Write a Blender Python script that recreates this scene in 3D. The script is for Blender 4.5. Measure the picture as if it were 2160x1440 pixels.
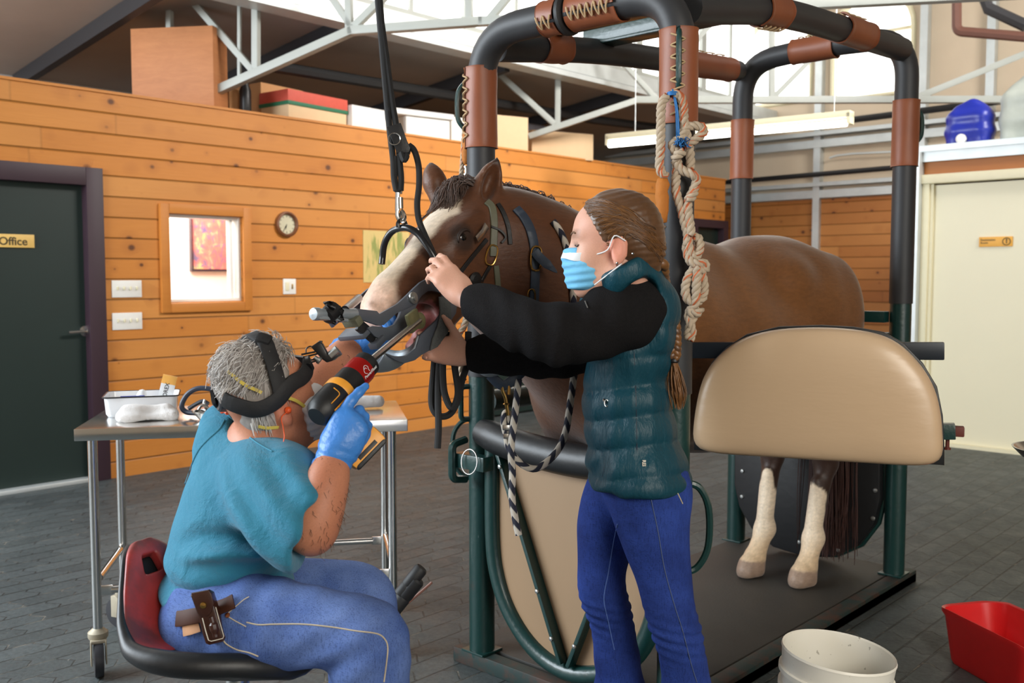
import bpy, bmesh, math, random
import numpy as np
from math import sin, cos, pi, atan, radians, sqrt
from mathutils import Vector, Matrix, noise as mnoise
random.seed(7); np.random.seed(7)
for _o in list(bpy.data.objects): bpy.data.objects.remove(_o)
scene = bpy.context.scene
COL = scene.collection

# ---------------------------------------------------------------- camera
CAM_H, FPX = 1.40, 2040.0
PITCH = atan((720 - 583) / FPX)
YAW = atan((2967 - 1080) / FPX)
F0 = np.array([-sin(YAW), cos(YAW), 0.0]); RV = np.array([cos(YAW), sin(YAW), 0.0]); ZV = np.array([0, 0, 1.0])
FV = F0 * cos(PITCH) - ZV * sin(PITCH); UV_ = ZV * cos(PITCH) + F0 * sin(PITCH)
CC = np.array([0, 0, CAM_H])
cam = bpy.data.cameras.new('camera'); cam_ob = bpy.data.objects.new('camera', cam); COL.objects.link(cam_ob)
cam.sensor_width = 36.0; cam.lens = FPX / 2160 * 36.0
cam_ob.location = CC; cam_ob.rotation_euler = (pi / 2 - PITCH, 0, YAW)
cam.dof.use_dof = True; cam.dof.focus_distance = 2.65; cam.dof.aperture_fstop = 4.5
cam.clip_start = 0.05
scene.camera = cam_ob

# ---------------------------------------------------------------- world, light, exposure
scene.view_settings.view_transform = 'Standard'; scene.view_settings.look = 'None'
scene.view_settings.gamma = 1.0; scene.view_settings.use_curve_mapping = False
scene.view_settings.exposure = 0.45
try: scene.cycles.use_denoising = True
except Exception: pass
scene.cycles.max_bounces = 6; scene.cycles.diffuse_bounces = 4; scene.cycles.glossy_bounces = 3
scene.cycles.sample_clamp_indirect = 6.0
world = bpy.data.worlds.new('sky'); scene.world = world; world.use_nodes = True
bg = world.node_tree.nodes['Background']; bg.inputs[0].default_value = (1.0, 0.985, 0.96, 1); bg.inputs[1].default_value = 1.7

def area(name, loc, target, sx, sy, power, col=(1, 1, 1), spread=180):
    l = bpy.data.lights.new(name, 'AREA'); l.shape = 'RECTANGLE'; l.size = sx; l.size_y = sy; l.energy = power; l.color = col
    l.spread = radians(spread)
    o = bpy.data.objects.new(name, l); COL.objects.link(o); o.location = loc
    d = Vector(target) - Vector(loc); o.rotation_euler = d.to_track_quat('-Z', 'Y').to_euler()
    return o
# daylight through the big barn door on the left, through the high windows opposite, and from the open yard behind
area('barn_door_daylight', (-5.4, -1.6, 2.7), (-3.2, 2.0, 0.0), 3.4, 2.6, 330, (0.82, 0.92, 1.0))
area('clerestory_daylight', (-0.5, 7.2, 5.2), (-6.5, 6.0, 2.0), 3.4, 1.2, 88, (1.0, 0.95, 0.90), 75)
area('yard_daylight', (2.4, 0.3, 2.5), (-1.0, 3.2, 0.2), 2.0, 1.6, 36, (1.0, 0.94, 0.82), 110)
area('loft_ceiling_fill', (-7.9, 0.5, 2.92), (-7.9, 6.0, 3.25), 2.4, 0.45, 42, (0.93, 0.96, 1.0))  # added fill from the loft end, lifts the dim low ceiling
area('far_wall_fill', (2.5, 6.5, 5.6), (-4.5, 12.0, 2.2), 3.0, 1.2, 85, (1.0, 0.97, 0.92), 90)  # extra unseen light, added to brighten the taupe far wall
area('office_light', (-7.6, 3.9, 2.35), (-7.9, 3.9, 0.0), 1.6, 1.2, 60, (1.0, 0.97, 0.93))

# ---------------------------------------------------------------- pixel helpers
def ray(px, py): return FV + RV * ((px - 1080) / FPX) - UV_ * ((py - 720) / FPX)
def P(px, py, d): return CC + ray(px, py) * d
def G(px, py, z=0.0): r = ray(px, py); return CC + r * ((z - CAM_H) / r[2])
def AX(px, py, x): r = ray(px, py); return CC + r * (x / r[0])
def AY(px, py, y): r = ray(px, py); return CC + r * (y / r[1])
def APL(px, py, p0, n): r = ray(px, py); p0 = np.asarray(p0, float); n = np.asarray(n, float); return CC + r * (((p0 - CC) @ n) / (r @ n))
def nrm(v): v = np.asarray(v, float); return v / max(1e-9, np.linalg.norm(v))
A = lambda *v: np.array(v, float)

# ---------------------------------------------------------------- materials
def s2l(c): return tuple(((x / 255) / 12.92 if x / 255 <= 0.04045 else ((x / 255 + 0.055) / 1.055) ** 2.4) for x in c)
class NT:
    def __init__(s, name):
        s.m = bpy.data.materials.new(name); s.m.use_nodes = True; s.t = s.m.node_tree
        s.b = s.t.nodes['Principled BSDF']
    def n(s, typ, ins=None, **props):
        nd = s.t.nodes.new(typ)
        for k, v in props.items(): setattr(nd, k, v)
        for k, v in (ins or {}).items():
            if isinstance(v, bpy.types.NodeSocket): s.t.links.new(v, nd.inputs[k])
            else: nd.inputs[k].default_value = v
        return nd
    def math(s, op, a, b=0.0, c=0.0):
        nd = s.n('ShaderNodeMath', {0: a, 1: b, 2: c}, operation=op); return nd.outputs[0]
    def mix(s, f, a, b, bt='MIX'):
        nd = s.t.nodes.new('ShaderNodeMix'); nd.data_type = 'RGBA'; nd.blend_type = bt; nd.clamp_factor = True
        for sock, v in ((nd.inputs[0], f), (nd.inputs[6], a), (nd.inputs[7], b)):
            if isinstance(v, bpy.types.NodeSocket): s.t.links.new(v, sock)
            else: sock.default_value = (v if not isinstance(v, tuple) or len(v) == 4 else (*v, 1))
        return nd.outputs[2]
    def ramp(s, f, stops):
        nd = s.n('ShaderNodeValToRGB', {0: f}); e = nd.color_ramp.elements
        while len(e) < len(stops): e.new(0.5)
        for i, (p, c) in enumerate(stops): e[i].position = p; e[i].color = (*c, 1) if len(c) == 3 else c
        return nd.outputs[0]
    def pos(s): return s.n('ShaderNodeNewGeometry').outputs['Position']
    def obj(s): return s.n('ShaderNodeTexCoord').outputs['Object']
    def noise(s, vec, scale, detail=3, rough=0.5, dist=0.0):
        return s.n('ShaderNodeTexNoise', {'Vector': vec, 'Scale': scale, 'Detail': detail, 'Roughness': rough, 'Distortion': dist}).outputs['Fac']
    def mapping(s, vec, scale=(1, 1, 1), rot=(0, 0, 0), loc=(0, 0, 0)):
        return s.n('ShaderNodeMapping', {'Vector': vec, 'Scale': scale, 'Rotation': rot, 'Location': loc}).outputs[0]
    def set(s, **k):
        for n_, v in k.items():
            n_ = n_.replace('_', ' ')
            if isinstance(v, bpy.types.NodeSocket): s.t.links.new(v, s.b.inputs[n_])
            elif n_.endswith('Color') or n_ in ('Base Color',): s.b.inputs[n_].default_value = (*v, 1) if len(v) == 3 else v
            else: s.b.inputs[n_].default_value = v
        return s
    def bump(s, h, strength=0.3, dist=0.01):
        nd = s.n('ShaderNodeBump', {'Strength': strength, 'Distance': dist, 'Height': h}); s.t.links.new(nd.outputs[0], s.b.inputs['Normal']); return s

def simple(name, rgb, rough=0.5, metal=0.0, var=0.08, scale=30, bump=0.0, bscale=60, spec=0.5, coat=0.0, sheen=0.0):
    m = NT(name); c = s2l(rgb); v = m.obj()
    f = m.noise(v, scale, 4)
    lo = tuple(x * (1 - var) for x in c); hi = tuple(min(1, x * (1 + var)) for x in c)
    m.set(Base_Color=m.mix(f, lo, hi), Roughness=rough, Metallic=metal, Specular_IOR_Level=spec)
    if coat: m.set(Coat_Weight=coat, Coat_Roughness=0.15)
    if sheen: m.set(Sheen_Weight=sheen)
    if bump: m.bump(m.noise(v, bscale, 4), bump)
    return m.m
def emit(name, rgb, strength):
    m = NT(name); m.set(Base_Color=(0.8, 0.8, 0.8), Emission_Color=rgb, Emission_Strength=strength); return m.m
def vcol(name, rough=0.6, spec=0.3, bump=0.0, bscale=200, stretch=(1, 1, 1), sheen=0.0, var=0.12, sss=0.0):
    m = NT(name); a = m.n('ShaderNodeAttribute', attribute_name='Col').outputs['Color']
    v = m.mapping(m.obj(), stretch); f = m.noise(v, bscale, 5, 0.6)
    col = m.mix(1.0, a, m.ramp(f, [(0.25, (1 - var,) * 3), (0.75, (1 + var,) * 3)]), 'MULTIPLY')
    m.set(Base_Color=col, Roughness=rough, Specular_IOR_Level=spec)
    if sheen: m.set(Sheen_Weight=sheen)
    if sss: m.set(Subsurface_Weight=sss, Subsurface_Radius=(0.012, 0.005, 0.003), Subsurface_Scale=0.6)
    if bump: m.bump(f, bump, 0.004)
    return m.m

# ---------------------------------------------------------------- mesh builders (each returns verts, faces, uv-or-None)
class MB:
    def __init__(s): s.v = []; s.f = []; s.uv = {}
    def add(s, vs, fs, uv=None):
        o = len(s.v); s.v.extend([tuple(map(float, q)) for q in vs])
        for i, f in enumerate(fs):
            if uv is not None: s.uv[len(s.f)] = uv[i]
            s.f.append([o + k for k in f])
        return s
    def box(s, c, size, ax=None, bev=0.0):
        c = A(*c); hx, hy, hz = [x / 2 for x in size]
        M = np.eye(3) if ax is None else np.array(ax, float)   # rows = local axes
        bev = min(bev, 0.45 * min(size))
        bm = bmesh.new(); bmesh.ops.create_cube(bm, size=1.0)
        for v in bm.verts: v.co = Vector((v.co.x * size[0], v.co.y * size[1], v.co.z * size[2]))
        if bev > 0: bmesh.ops.bevel(bm, geom=bm.edges[:], offset=bev, segments=2, profile=0.6, affect='EDGES')
        bm.verts.index_update()
        vs = [c + np.array(v.co) @ M for v in bm.verts]; fs = [[v.index for v in f.verts] for f in bm.faces]; bm.free()
        return s.add(vs, fs)
    def box2(s, a, b, bev=0.0):
        a = A(*a); b = A(*b); return s.box((a + b) / 2, np.abs(b - a), None, bev)
    def bar(s, a, b, w, h, up=(0, 0, 1), bev=0.0):
        a = A(*a); b = A(*b); x = nrm(b - a); y = nrm(np.cross(up, x)); z = np.cross(x, y)
        return s.box((a + b) / 2, (np.linalg.norm(b - a), w, h), [x, y, z], bev)
    def tube(s, pts, r, n=10, closed=False, cap=True, flat=1.0, up=None, vscale=1.0):
        pts = [A(*p) for p in pts]; m = len(pts)
        rs = [r] * m if np.isscalar(r) else list(r)
        tang = []
        for i in range(m):
            a = pts[(i - 1) % m] if (closed or i > 0) else pts[i]; b = pts[(i + 1) % m] if (closed or i < m - 1) else pts[i]
            tang.append(nrm(b - a))
        u = A(*up) if up is not None else (A(0, 0, 1) if abs(tang[0][2]) < 0.9 else A(1, 0, 0))
        u = nrm(u - tang[0] * (u @ tang[0])); vs = []; L = 0; Ls = []
        for i in range(m):
            if i: L += np.linalg.norm(pts[i] - pts[i - 1])
            Ls.append(L)
            if up is not None: u = A(*up)
            u = nrm(u - tang[i] * (u @ tang[i])); w = np.cross(tang[i], u)
            for k in range(n):
                t = 2 * pi * k / n; vs.append(pts[i] + (u * cos(t) * flat + w * sin(t)) * rs[i])
        fs = []; uv = []
        for i in range(m if closed else m - 1):
            j = (i + 1) % m
            for k in range(n):
                q = (k + 1) % n; fs.append([i * n + k, i * n + q, j * n + q, j * n + k])
                l0, l1 = Ls[i] * vscale, (Ls[j] if j else L) * vscale
                uv.append([(k / n, l0), ((k + 1) / n, l0), ((k + 1) / n, l1), (k / n, l1)])
        if cap and not closed:
            fs.append(list(range(n))[::-1]); uv.append([(0, 0)] * n); fs.append([(m - 1) * n + k for k in range(n)]); uv.append([(0, L * vscale)] * n)
        return s.add(vs, fs, uv)
    def lathe(s, prof, c, ax=(0, 0, 1), n=24, sx=1.0, sy=1.0, xd=None):
        ax = nrm(ax); u = A(*xd) if xd is not None else (A(1, 0, 0) if abs(ax[0]) < 0.9 else A(0, 1, 0)); u = nrm(u - ax * (u @ ax)); w = np.cross(ax, u); c = A(*c)
        vs = []; m = len(prof)
        for (r, h) in prof:
            for k in range(n):
                t = 2 * pi * k / n; vs.append(c + ax * h + (u * cos(t) * sx + w * sin(t) * sy) * r)
        fs = [[i * n + k, i * n + (k + 1) % n, (i + 1) * n + (k + 1) % n, (i + 1) * n + k] for i in range(m - 1) for k in range(n)]
        if prof[0][0] > 1e-5: fs.append(list(range(n))[::-1])
        if prof[-1][0] > 1e-5: fs.append([(m - 1) * n + k for k in range(n)])
        return s.add(vs, fs)
    def cyl(s, a, b, r, n=16, r2=None):
        a = A(*a); b = A(*b); h = np.linalg.norm(b - a); r2 = r if r2 is None else r2
        return s.lathe([(r, 0), (r2, h)], a, b - a, n)
    def prism(s, poly, t, bev=0.0):
        """poly: 3-D points in a plane; t: thickness vector"""
        t = A(*t); vs = [A(*p) for p in poly]; m = len(vs)
        bm = bmesh.new(); a = [bm.verts.new(p - t / 2) for p in vs]; b = [bm.verts.new(p + t / 2) for p in vs]
        bm.faces.new(a[::-1]); bm.faces.new(b)
        for i in range(m): j = (i + 1) % m; bm.faces.new((a[i], a[j], b[j], b[i]))
        bm.normal_update(); bmesh.ops.recalc_face_normals(bm, faces=bm.faces[:])
        if bev > 0:
            ed = [e for e in bm.edges if len(e.link_faces) == 2 and any(len(f.verts) == m for f in e.link_faces)]
            bmesh.ops.bevel(bm, geom=ed, offset=bev, segments=2, profile=0.5, affect='EDGES')
        bmesh.ops.triangulate(bm, faces=[f for f in bm.faces if len(f.verts) > 4])
        bm.verts.index_update(); s.add([tuple(v.co) for v in bm.verts], [[v.index for v in f.verts] for f in bm.faces]); bm.free(); return s
    def strip(s, pts, nrms, w, th):
        """flat strap along pts lying on normals"""
        pts = [A(*p) for p in pts]; m = len(pts); vs = []
        ws = [w] * m if np.isscalar(w) else w
        for i in range(m):
            t = nrm(pts[min(m - 1, i + 1)] - pts[max(0, i - 1)]); n_ = nrm(nrms[i]); b = nrm(np.cross(n_, t)); n_ = np.cross(t, b); h = ws[i] / 2
            for (x, y) in ((-h, 0), (-h, th * .7), (-h * .8, th), (h * .8, th), (h, th * .7), (h, 0)): vs.append(pts[i] + b * x + n_ * y)
        fs = [[i * 6 + k, i * 6 + (k + 1) % 6, (i + 1) * 6 + (k + 1) % 6, (i + 1) * 6 + k] for i in range(m - 1) for k in range(6)]
        fs += [[5, 4, 3, 2, 1, 0], [(m - 1) * 6 + k for k in range(6)]]
        return s.add(vs, fs)

def spline(pts, n=8, closed=False):
    pts = [A(*p) for p in pts]; m = len(pts); out = []
    rng = range(m if closed else m - 1)
    for i in rng:
        p0 = pts[(i - 1) % m] if (closed or i > 0) else 2 * pts[0] - pts[1]
        p1 = pts[i]; p2 = pts[(i + 1) % m]
        p3 = pts[(i + 2) % m] if (closed or i < m - 2) else 2 * pts[-1] - pts[-2]
        for k in range(n):
            t = k / n
            out.append(0.5 * ((2 * p1) + (-p0 + p2) * t + (2 * p0 - 5 * p1 + 4 * p2 - p3) * t * t + (-p0 + 3 * p1 - 3 * p2 + p3) * t ** 3))
    if not closed: out.append(pts[-1])
    return out
def fillet(pts, r, n=6):
    """polyline with rounded corners"""
    pts = [A(*p) for p in pts]; out = [pts[0]]
    for i in range(1, len(pts) - 1):
        a, b, c = pts[i - 1], pts[i], pts[i + 1]; u = a - b; v = c - b; rr = min(r, 0.45 * np.linalg.norm(u), 0.45 * np.linalg.norm(v)); p = b + nrm(u) * rr; q = b + nrm(v) * rr
        for k in range(n + 1): t = k / n; out.append(p * (1 - t) ** 2 + 2 * b * t * (1 - t) + q * t * t)
    out.append(pts[-1]); return out

ORIG = {}
def link_mesh(name, me, m, parent=None, origin=None):
    o = bpy.data.objects.new(name, me); COL.objects.link(o)
    if m is not None: me.materials.append(m)
    if parent is not None: o.parent = parent; ORIG[o] = ORIG[parent]
    else: o.location = origin; ORIG[o] = A(*origin)
    return o
def obj(name, mb, m, parent=None, smooth=True, ang=35, col=None):
    v = np.array(mb.v, float)
    if parent is not None: og = ORIG[parent]
    else: og = A((v[:, 0].min() + v[:, 0].max()) / 2, (v[:, 1].min() + v[:, 1].max()) / 2, v[:, 2].min())
    me = bpy.data.meshes.new(name); me.from_pydata((v - og).tolist(), [], mb.f)
    if mb.uv:
        uvl = me.uv_layers.new(name='UVMap')
        for p in me.polygons:
            q = mb.uv.get(p.index)
            if q is not None:
                for li, c in zip(p.loop_indices, q): uvl.data[li].uv = c
    bm = bmesh.new(); bm.from_mesh(me); bmesh.ops.recalc_face_normals(bm, faces=bm.faces[:]); bm.to_mesh(me); bm.free()
    if col is not None: set_col(me, col)
    o = link_mesh(name, me, m, parent, og)
    if smooth:
        me.shade_smooth()
        if ang < 180:
            try: me.set_sharp_from_angle(angle=radians(ang))
            except Exception: pass
    return o
def set_col(me, cols):
    a = me.color_attributes.new('Col', 'FLOAT_COLOR', 'POINT'); c = np.ones((len(me.vertices), 4)); c[:, :3] = cols; a.data.foreach_set('color', c.ravel())
def empty(name, loc):
    o = bpy.data.objects.new(name, None); COL.objects.link(o); o.location = loc; o.empty_display_size = 0.1; ORIG[o] = A(*loc); return o
def tag(o, label, cat, group=None):
    o['label'] = label; o['category'] = cat
    if group: o['group'] = group
    return o
def thing(name, label, cat, loc=(0, 0, 0), group=None): return tag(empty(name, loc), label, cat, group)
def struct(o): o['kind'] = 'structure'; return o
def text_mb(s, size, origin, xdir, ydir, depth=0.002, bold=0.0, align='LEFT'):
    cu = bpy.data.curves.new('t', 'FONT'); cu.body = s; cu.size = size; cu.extrude = depth; cu.offset = bold; cu.align_x = align; cu.resolution_u = 3
    ob = bpy.data.objects.new('t', cu); COL.objects.link(ob)
    dg = bpy.context.evaluated_depsgraph_get(); me = bpy.data.meshes.new_from_object(ob.evaluated_get(dg))
    x = nrm(xdir); y = nrm(ydir); z = np.cross(x, y); o = A(*origin); mb = MB()
    mb.add([o + x * v.co.x + y * v.co.y + z * v.co.z for v in me.vertices], [list(p.vertices) for p in me.polygons])
    bpy.data.objects.remove(ob); bpy.data.meshes.remove(me); bpy.data.curves.remove(cu); return mb

# ---------------------------------------------------------------- signed-distance sculpting
class Sdf:
    def __init__(s): s.pr = []; s.post = []
    def cap(s, a, b, r1, r2=None, k=0.03, op='u'):
        a = A(*a); b = A(*b); r2 = r1 if r2 is None else r2; ba = b - a; L = max(1e-9, ba @ ba)
        def f(p):
            q = p - a; t = np.clip((q @ ba) / L, 0, 1); q = q - t[..., None] * ba; return np.sqrt((q * q).sum(-1)) - (r1 + (r2 - r1) * t)
        R = max(r1, r2); s.pr.append((f, np.minimum(a, b) - R, np.maximum(a, b) + R, k, op)); return s
    def ell(s, c, r, ax=None, k=0.03, op='u'):
        c = A(*c); r = A(*r); M = np.eye(3) if ax is None else np.array([nrm(x) for x in ax])
        def f(p):
            q = ((p - c) @ M.T) / r; k0 = np.sqrt((q * q).sum(-1)); q = q / r; k1 = np.sqrt((q * q).sum(-1)) + 1e-9; return k0 * (k0 - 1) / k1
        e = np.sqrt(((M.T * r) ** 2).sum(1)); s.pr.append((f, c - e, c + e, k, op)); return s
    def chain(s, pts, rs, k=0.03, sub=4):
        if sub > 1:
            q = spline([tuple(A(*p)) + (r,) for p, r in zip(pts, rs)], sub) if False else None
        P_ = [np.append(A(*p), r) for p, r in zip(pts, rs)]
        m = len(P_); out = []
        for i in range(m - 1):
            p0 = P_[i - 1] if i else 2 * P_[0] - P_[1]; p1 = P_[i]; p2 = P_[i + 1]; p3 = P_[i + 2] if i < m - 2 else 2 * P_[-1] - P_[-2]
            for j in range(sub):
                t = j / sub; out.append(0.5 * ((2 * p1) + (-p0 + p2) * t + (2 * p0 - 5 * p1 + 4 * p2 - p3) * t * t + (-p0 + 3 * p1 - 3 * p2 + p3) * t ** 3))
        out.append(P_[-1])
        for a, b in zip(out[:-1], out[1:]): s.cap(a[:3], b[:3], abs(a[3]), abs(b[3]), k)
        return s
    def half(s, p0, n, lo, hi, k=0.0):          # keep the side with (p-p0).n < 0 inside box lo..hi
        p0 = A(*p0); n = nrm(n); s.pr.append((lambda p: (p - p0) @ n, None if lo is None else A(*lo), None if hi is None else A(*hi), k, 'i')); return s
    def bounds(s):
        lo = np.min([q[1] for q in s.pr if q[4] == 'u'], 0); hi = np.max([q[2] for q in s.pr if q[4] == 'u'], 0); return lo - 0.04, hi + 0.04
    @staticmethod
    def _op(d, e, k, op):
        if op == 'u':
            if k <= 0: return np.minimum(d, e)
            h = np.maximum(k - np.abs(d - e), 0) / k; return np.minimum(d, e) - h * h * k / 4
        if op == 's': e = -e
        if k <= 0: return np.maximum(d, e)
        h = np.maximum(k - np.abs(d - e), 0) / k; return np.maximum(d, e) + h * h * k / 4
    def ev(s, p):
        p = np.asarray(p, float); d = np.full(p.shape[:-1], 1.0)
        for f, lo, hi, k, op in s.pr:
            if op == 'i' and lo is not None:
                m = np.all((p >= lo) & (p <= hi), -1); d = np.where(m, s._op(d, f(p), k, op), d)
            else: d = s._op(d, f(p), k, op)
        for g in s.post: d = g(p, d)
        return d
    def grad(s, p, e=0.002):
        p = np.asarray(p, float); g = np.stack([s.ev(p + A(*q)) - s.ev(p - A(*q)) for q in ((e, 0, 0), (0, e, 0), (0, 0, e))], -1)
        return g / (np.linalg.norm(g, axis=-1, keepdims=True) + 1e-9)
    def evb(s, p, mg):
        """field at many points, each primitive only near its own box"""
        d = np.full(len(p), 1.0)
        for f, lo, hi, k, op in s.pr:
            if lo is None: d = s._op(d, f(p), k, op); continue
            m_ = (k + mg) if op != 'i' else 0.0
            i = np.nonzero(np.all((p >= lo - m_) & (p <= hi + m_), 1))[0]
            if len(i): d[i] = s._op(d[i], f(p[i]), k, op)
        return d
    def hitn(s, pix, off=0.0, dmin=1.2, dmax=6.0):
        r = np.array([ray(*q) for q in pix]); L = np.linalg.norm(r, axis=1); t = np.full(len(r), dmin)
        for _ in range(70):
            d = s.ev(CC + r * t[:, None]) - off; t = np.where(t < dmax, t + np.where(d > .0006, np.maximum(d, .0005) / L * .85, 0), t)
        return CC + r * t[:, None], t < dmax
    def snapn(s, p, off=0.0):
        p = np.array(p, float)
        for _ in range(8): p = p - s.grad(p) * (s.ev(p) - off)[:, None] * .9
        return p
    def snap(s, p, off=0.0): return s.snapn([p], off)[0]
    def mesh(s, res):
        lo, hi = s.bounds(); K_ = 4; R = res * K_
        nc = np.ceil((hi - lo) / R).astype(int) + 2
        ax = [lo[i] + (np.arange(nc[i]) + .5) * R for i in range(3)]
        g = np.stack(np.meshgrid(*ax, indexing='ij'), -1).reshape(-1, 3)
        dc = s.evb(g, R * 3 + .04)
        for q in s.post: dc = q(g, dc)
        near = np.abs(dc) < R * 1.35 + .012
        V = np.repeat(np.repeat(np.repeat(dc.reshape(nc).astype(np.float32), K_, 0), K_, 1), K_, 2)
        ci = np.stack(np.unravel_index(np.nonzero(near)[0], nc), -1) * K_
        o = np.stack(np.meshgrid(*[np.arange(K_)] * 3, indexing='ij'), -1).reshape(-1, 3)
        fi = (ci[:, None, :] + o[None]).reshape(-1, 3); base = lo + R * .5 - res * (K_ - 1) / 2
        for c0 in range(0, len(fi), 400000):
            q = fi[c0:c0 + 400000]; pt = base + q * res; d = s.evb(pt, R + .03)
            for h in s.post: d = h(pt, d)
            V[q[:, 0], q[:, 1], q[:, 2]] = d
        return surfnet(V, base, res)
def surfnet(V, lo, res):
    S = V < 0; nx, ny, nz = V.shape
    def sb(o): return S[o[0]:o[0] + nx - 1, o[1]:o[1] + ny - 1, o[2]:o[2] + nz - 1]
    al = np.ones((nx - 1, ny - 1, nz - 1), bool); an = np.zeros_like(al)
    cor = [(a, b, c) for a in (0, 1) for b in (0, 1) for c in (0, 1)]
    for o in cor: q = sb(o); al &= q; an |= q
    cells = np.stack(np.nonzero(an & ~al), -1)
    val = {o: V[cells[:, 0] + o[0], cells[:, 1] + o[1], cells[:, 2] + o[2]].astype(float) for o in cor}
    acc = np.zeros((len(cells), 3)); cnt = np.zeros(len(cells))
    for ax in range(3):
        for o in cor:
            if o[ax]: continue
            e = list(o); e[ax] = 1; va, vb = val[o], val[tuple(e)]; m = (va < 0) != (vb < 0); t = np.where(m, va / np.where(m, va - vb, 1), 0)
            for i in range(3): acc[:, i] += m * (o[i] + (t if i == ax else 0))
            cnt += m
    verts = lo + (cells + acc / cnt[:, None]) * res
    idx = np.full((nx - 1, ny - 1, nz - 1), -1, np.int32); idx[cells[:, 0], cells[:, 1], cells[:, 2]] = np.arange(len(cells))
    faces = []
    for ax in range(3):
        u, w = [(1, 2), (2, 0), (0, 1)][ax]
        sl0 = [slice(1, d - 1) for d in V.shape]; sl0[ax] = slice(0, V.shape[ax] - 1); sl1 = list(sl0); sl1[ax] = slice(1, V.shape[ax])
        s0 = S[tuple(sl0)]; ch = np.stack(np.nonzero(s0 != S[tuple(sl1)]), -1); flip = s0[ch[:, 0], ch[:, 1], ch[:, 2]]
        off = np.array([1, 1, 1]); off[ax] = 0; c = ch + off
        def id_(du, dw):
            q = c.copy(); q[:, u] += du; q[:, w] += dw; return idx[q[:, 0], q[:, 1], q[:, 2]]
        q = np.stack([id_(-1, -1), id_(0, -1), id_(0, 0), id_(-1, 0)], -1)
        q[~flip] = q[~flip][:, ::-1]; faces.append(q)
    return verts, np.concatenate(faces)
def sdf_obj(name, sd, res, m, parent=None, colf=None, smooth_it=2, origin=None):
    v, f = sd.mesh(res)
    # light Laplacian smoothing removes grid stepping
    if smooth_it:
        e = np.concatenate([f[:, [0, 1]], f[:, [1, 2]], f[:, [2, 3]], f[:, [3, 0]]]); e = np.concatenate([e, e[:, ::-1]])
        deg = np.bincount(e[:, 0], minlength=len(v))[:, None].clip(1)
        for _ in range(smooth_it):
            a = np.stack([np.bincount(e[:, 0], weights=v[e[:, 1], i], minlength=len(v)) for i in range(3)], -1); v = v * 0.5 + 0.5 * a / deg
    if parent is not None: og = ORIG[parent]
    elif origin is not None: og = A(*origin)
    else: og = A((v[:, 0].min() + v[:, 0].max()) / 2, (v[:, 1].min() + v[:, 1].max()) / 2, v[:, 2].min())
    me = bpy.data.meshes.new(name); me.from_pydata((v - og).tolist(), [], f.tolist())
    if colf is not None: set_col(me, colf(v))
    me.shade_smooth()
    return link_mesh(name, me, m, parent, og)
def nz(p, sc, seed=0.0):
    """cheap vectorised smooth noise in about -1..1"""
    p = np.asarray(p) * sc + seed; x, y, z = p[..., 0], p[..., 1], p[..., 2]
    return (np.sin(x * 1.7 + 1.3 * np.sin(y * 1.1 + z * .7)) + np.sin(y * 1.9 + 1.2 * np.sin(z * 1.3 + x * .6) + 2.1) + np.sin(z * 1.6 + 1.4 * np.sin(x * 1.2 + y * .8) + 4.2)) / 3
def smst(a, b, x): t = np.clip((x - a) / (b - a), 0, 1); return t * t * (3 - 2 * t)
def pix_of(p):
    p = np.asarray(p) - CC; d = p @ FV; return 1080 + FPX * (p @ RV) / d, 720 - FPX * (p @ UV_) / d
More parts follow.
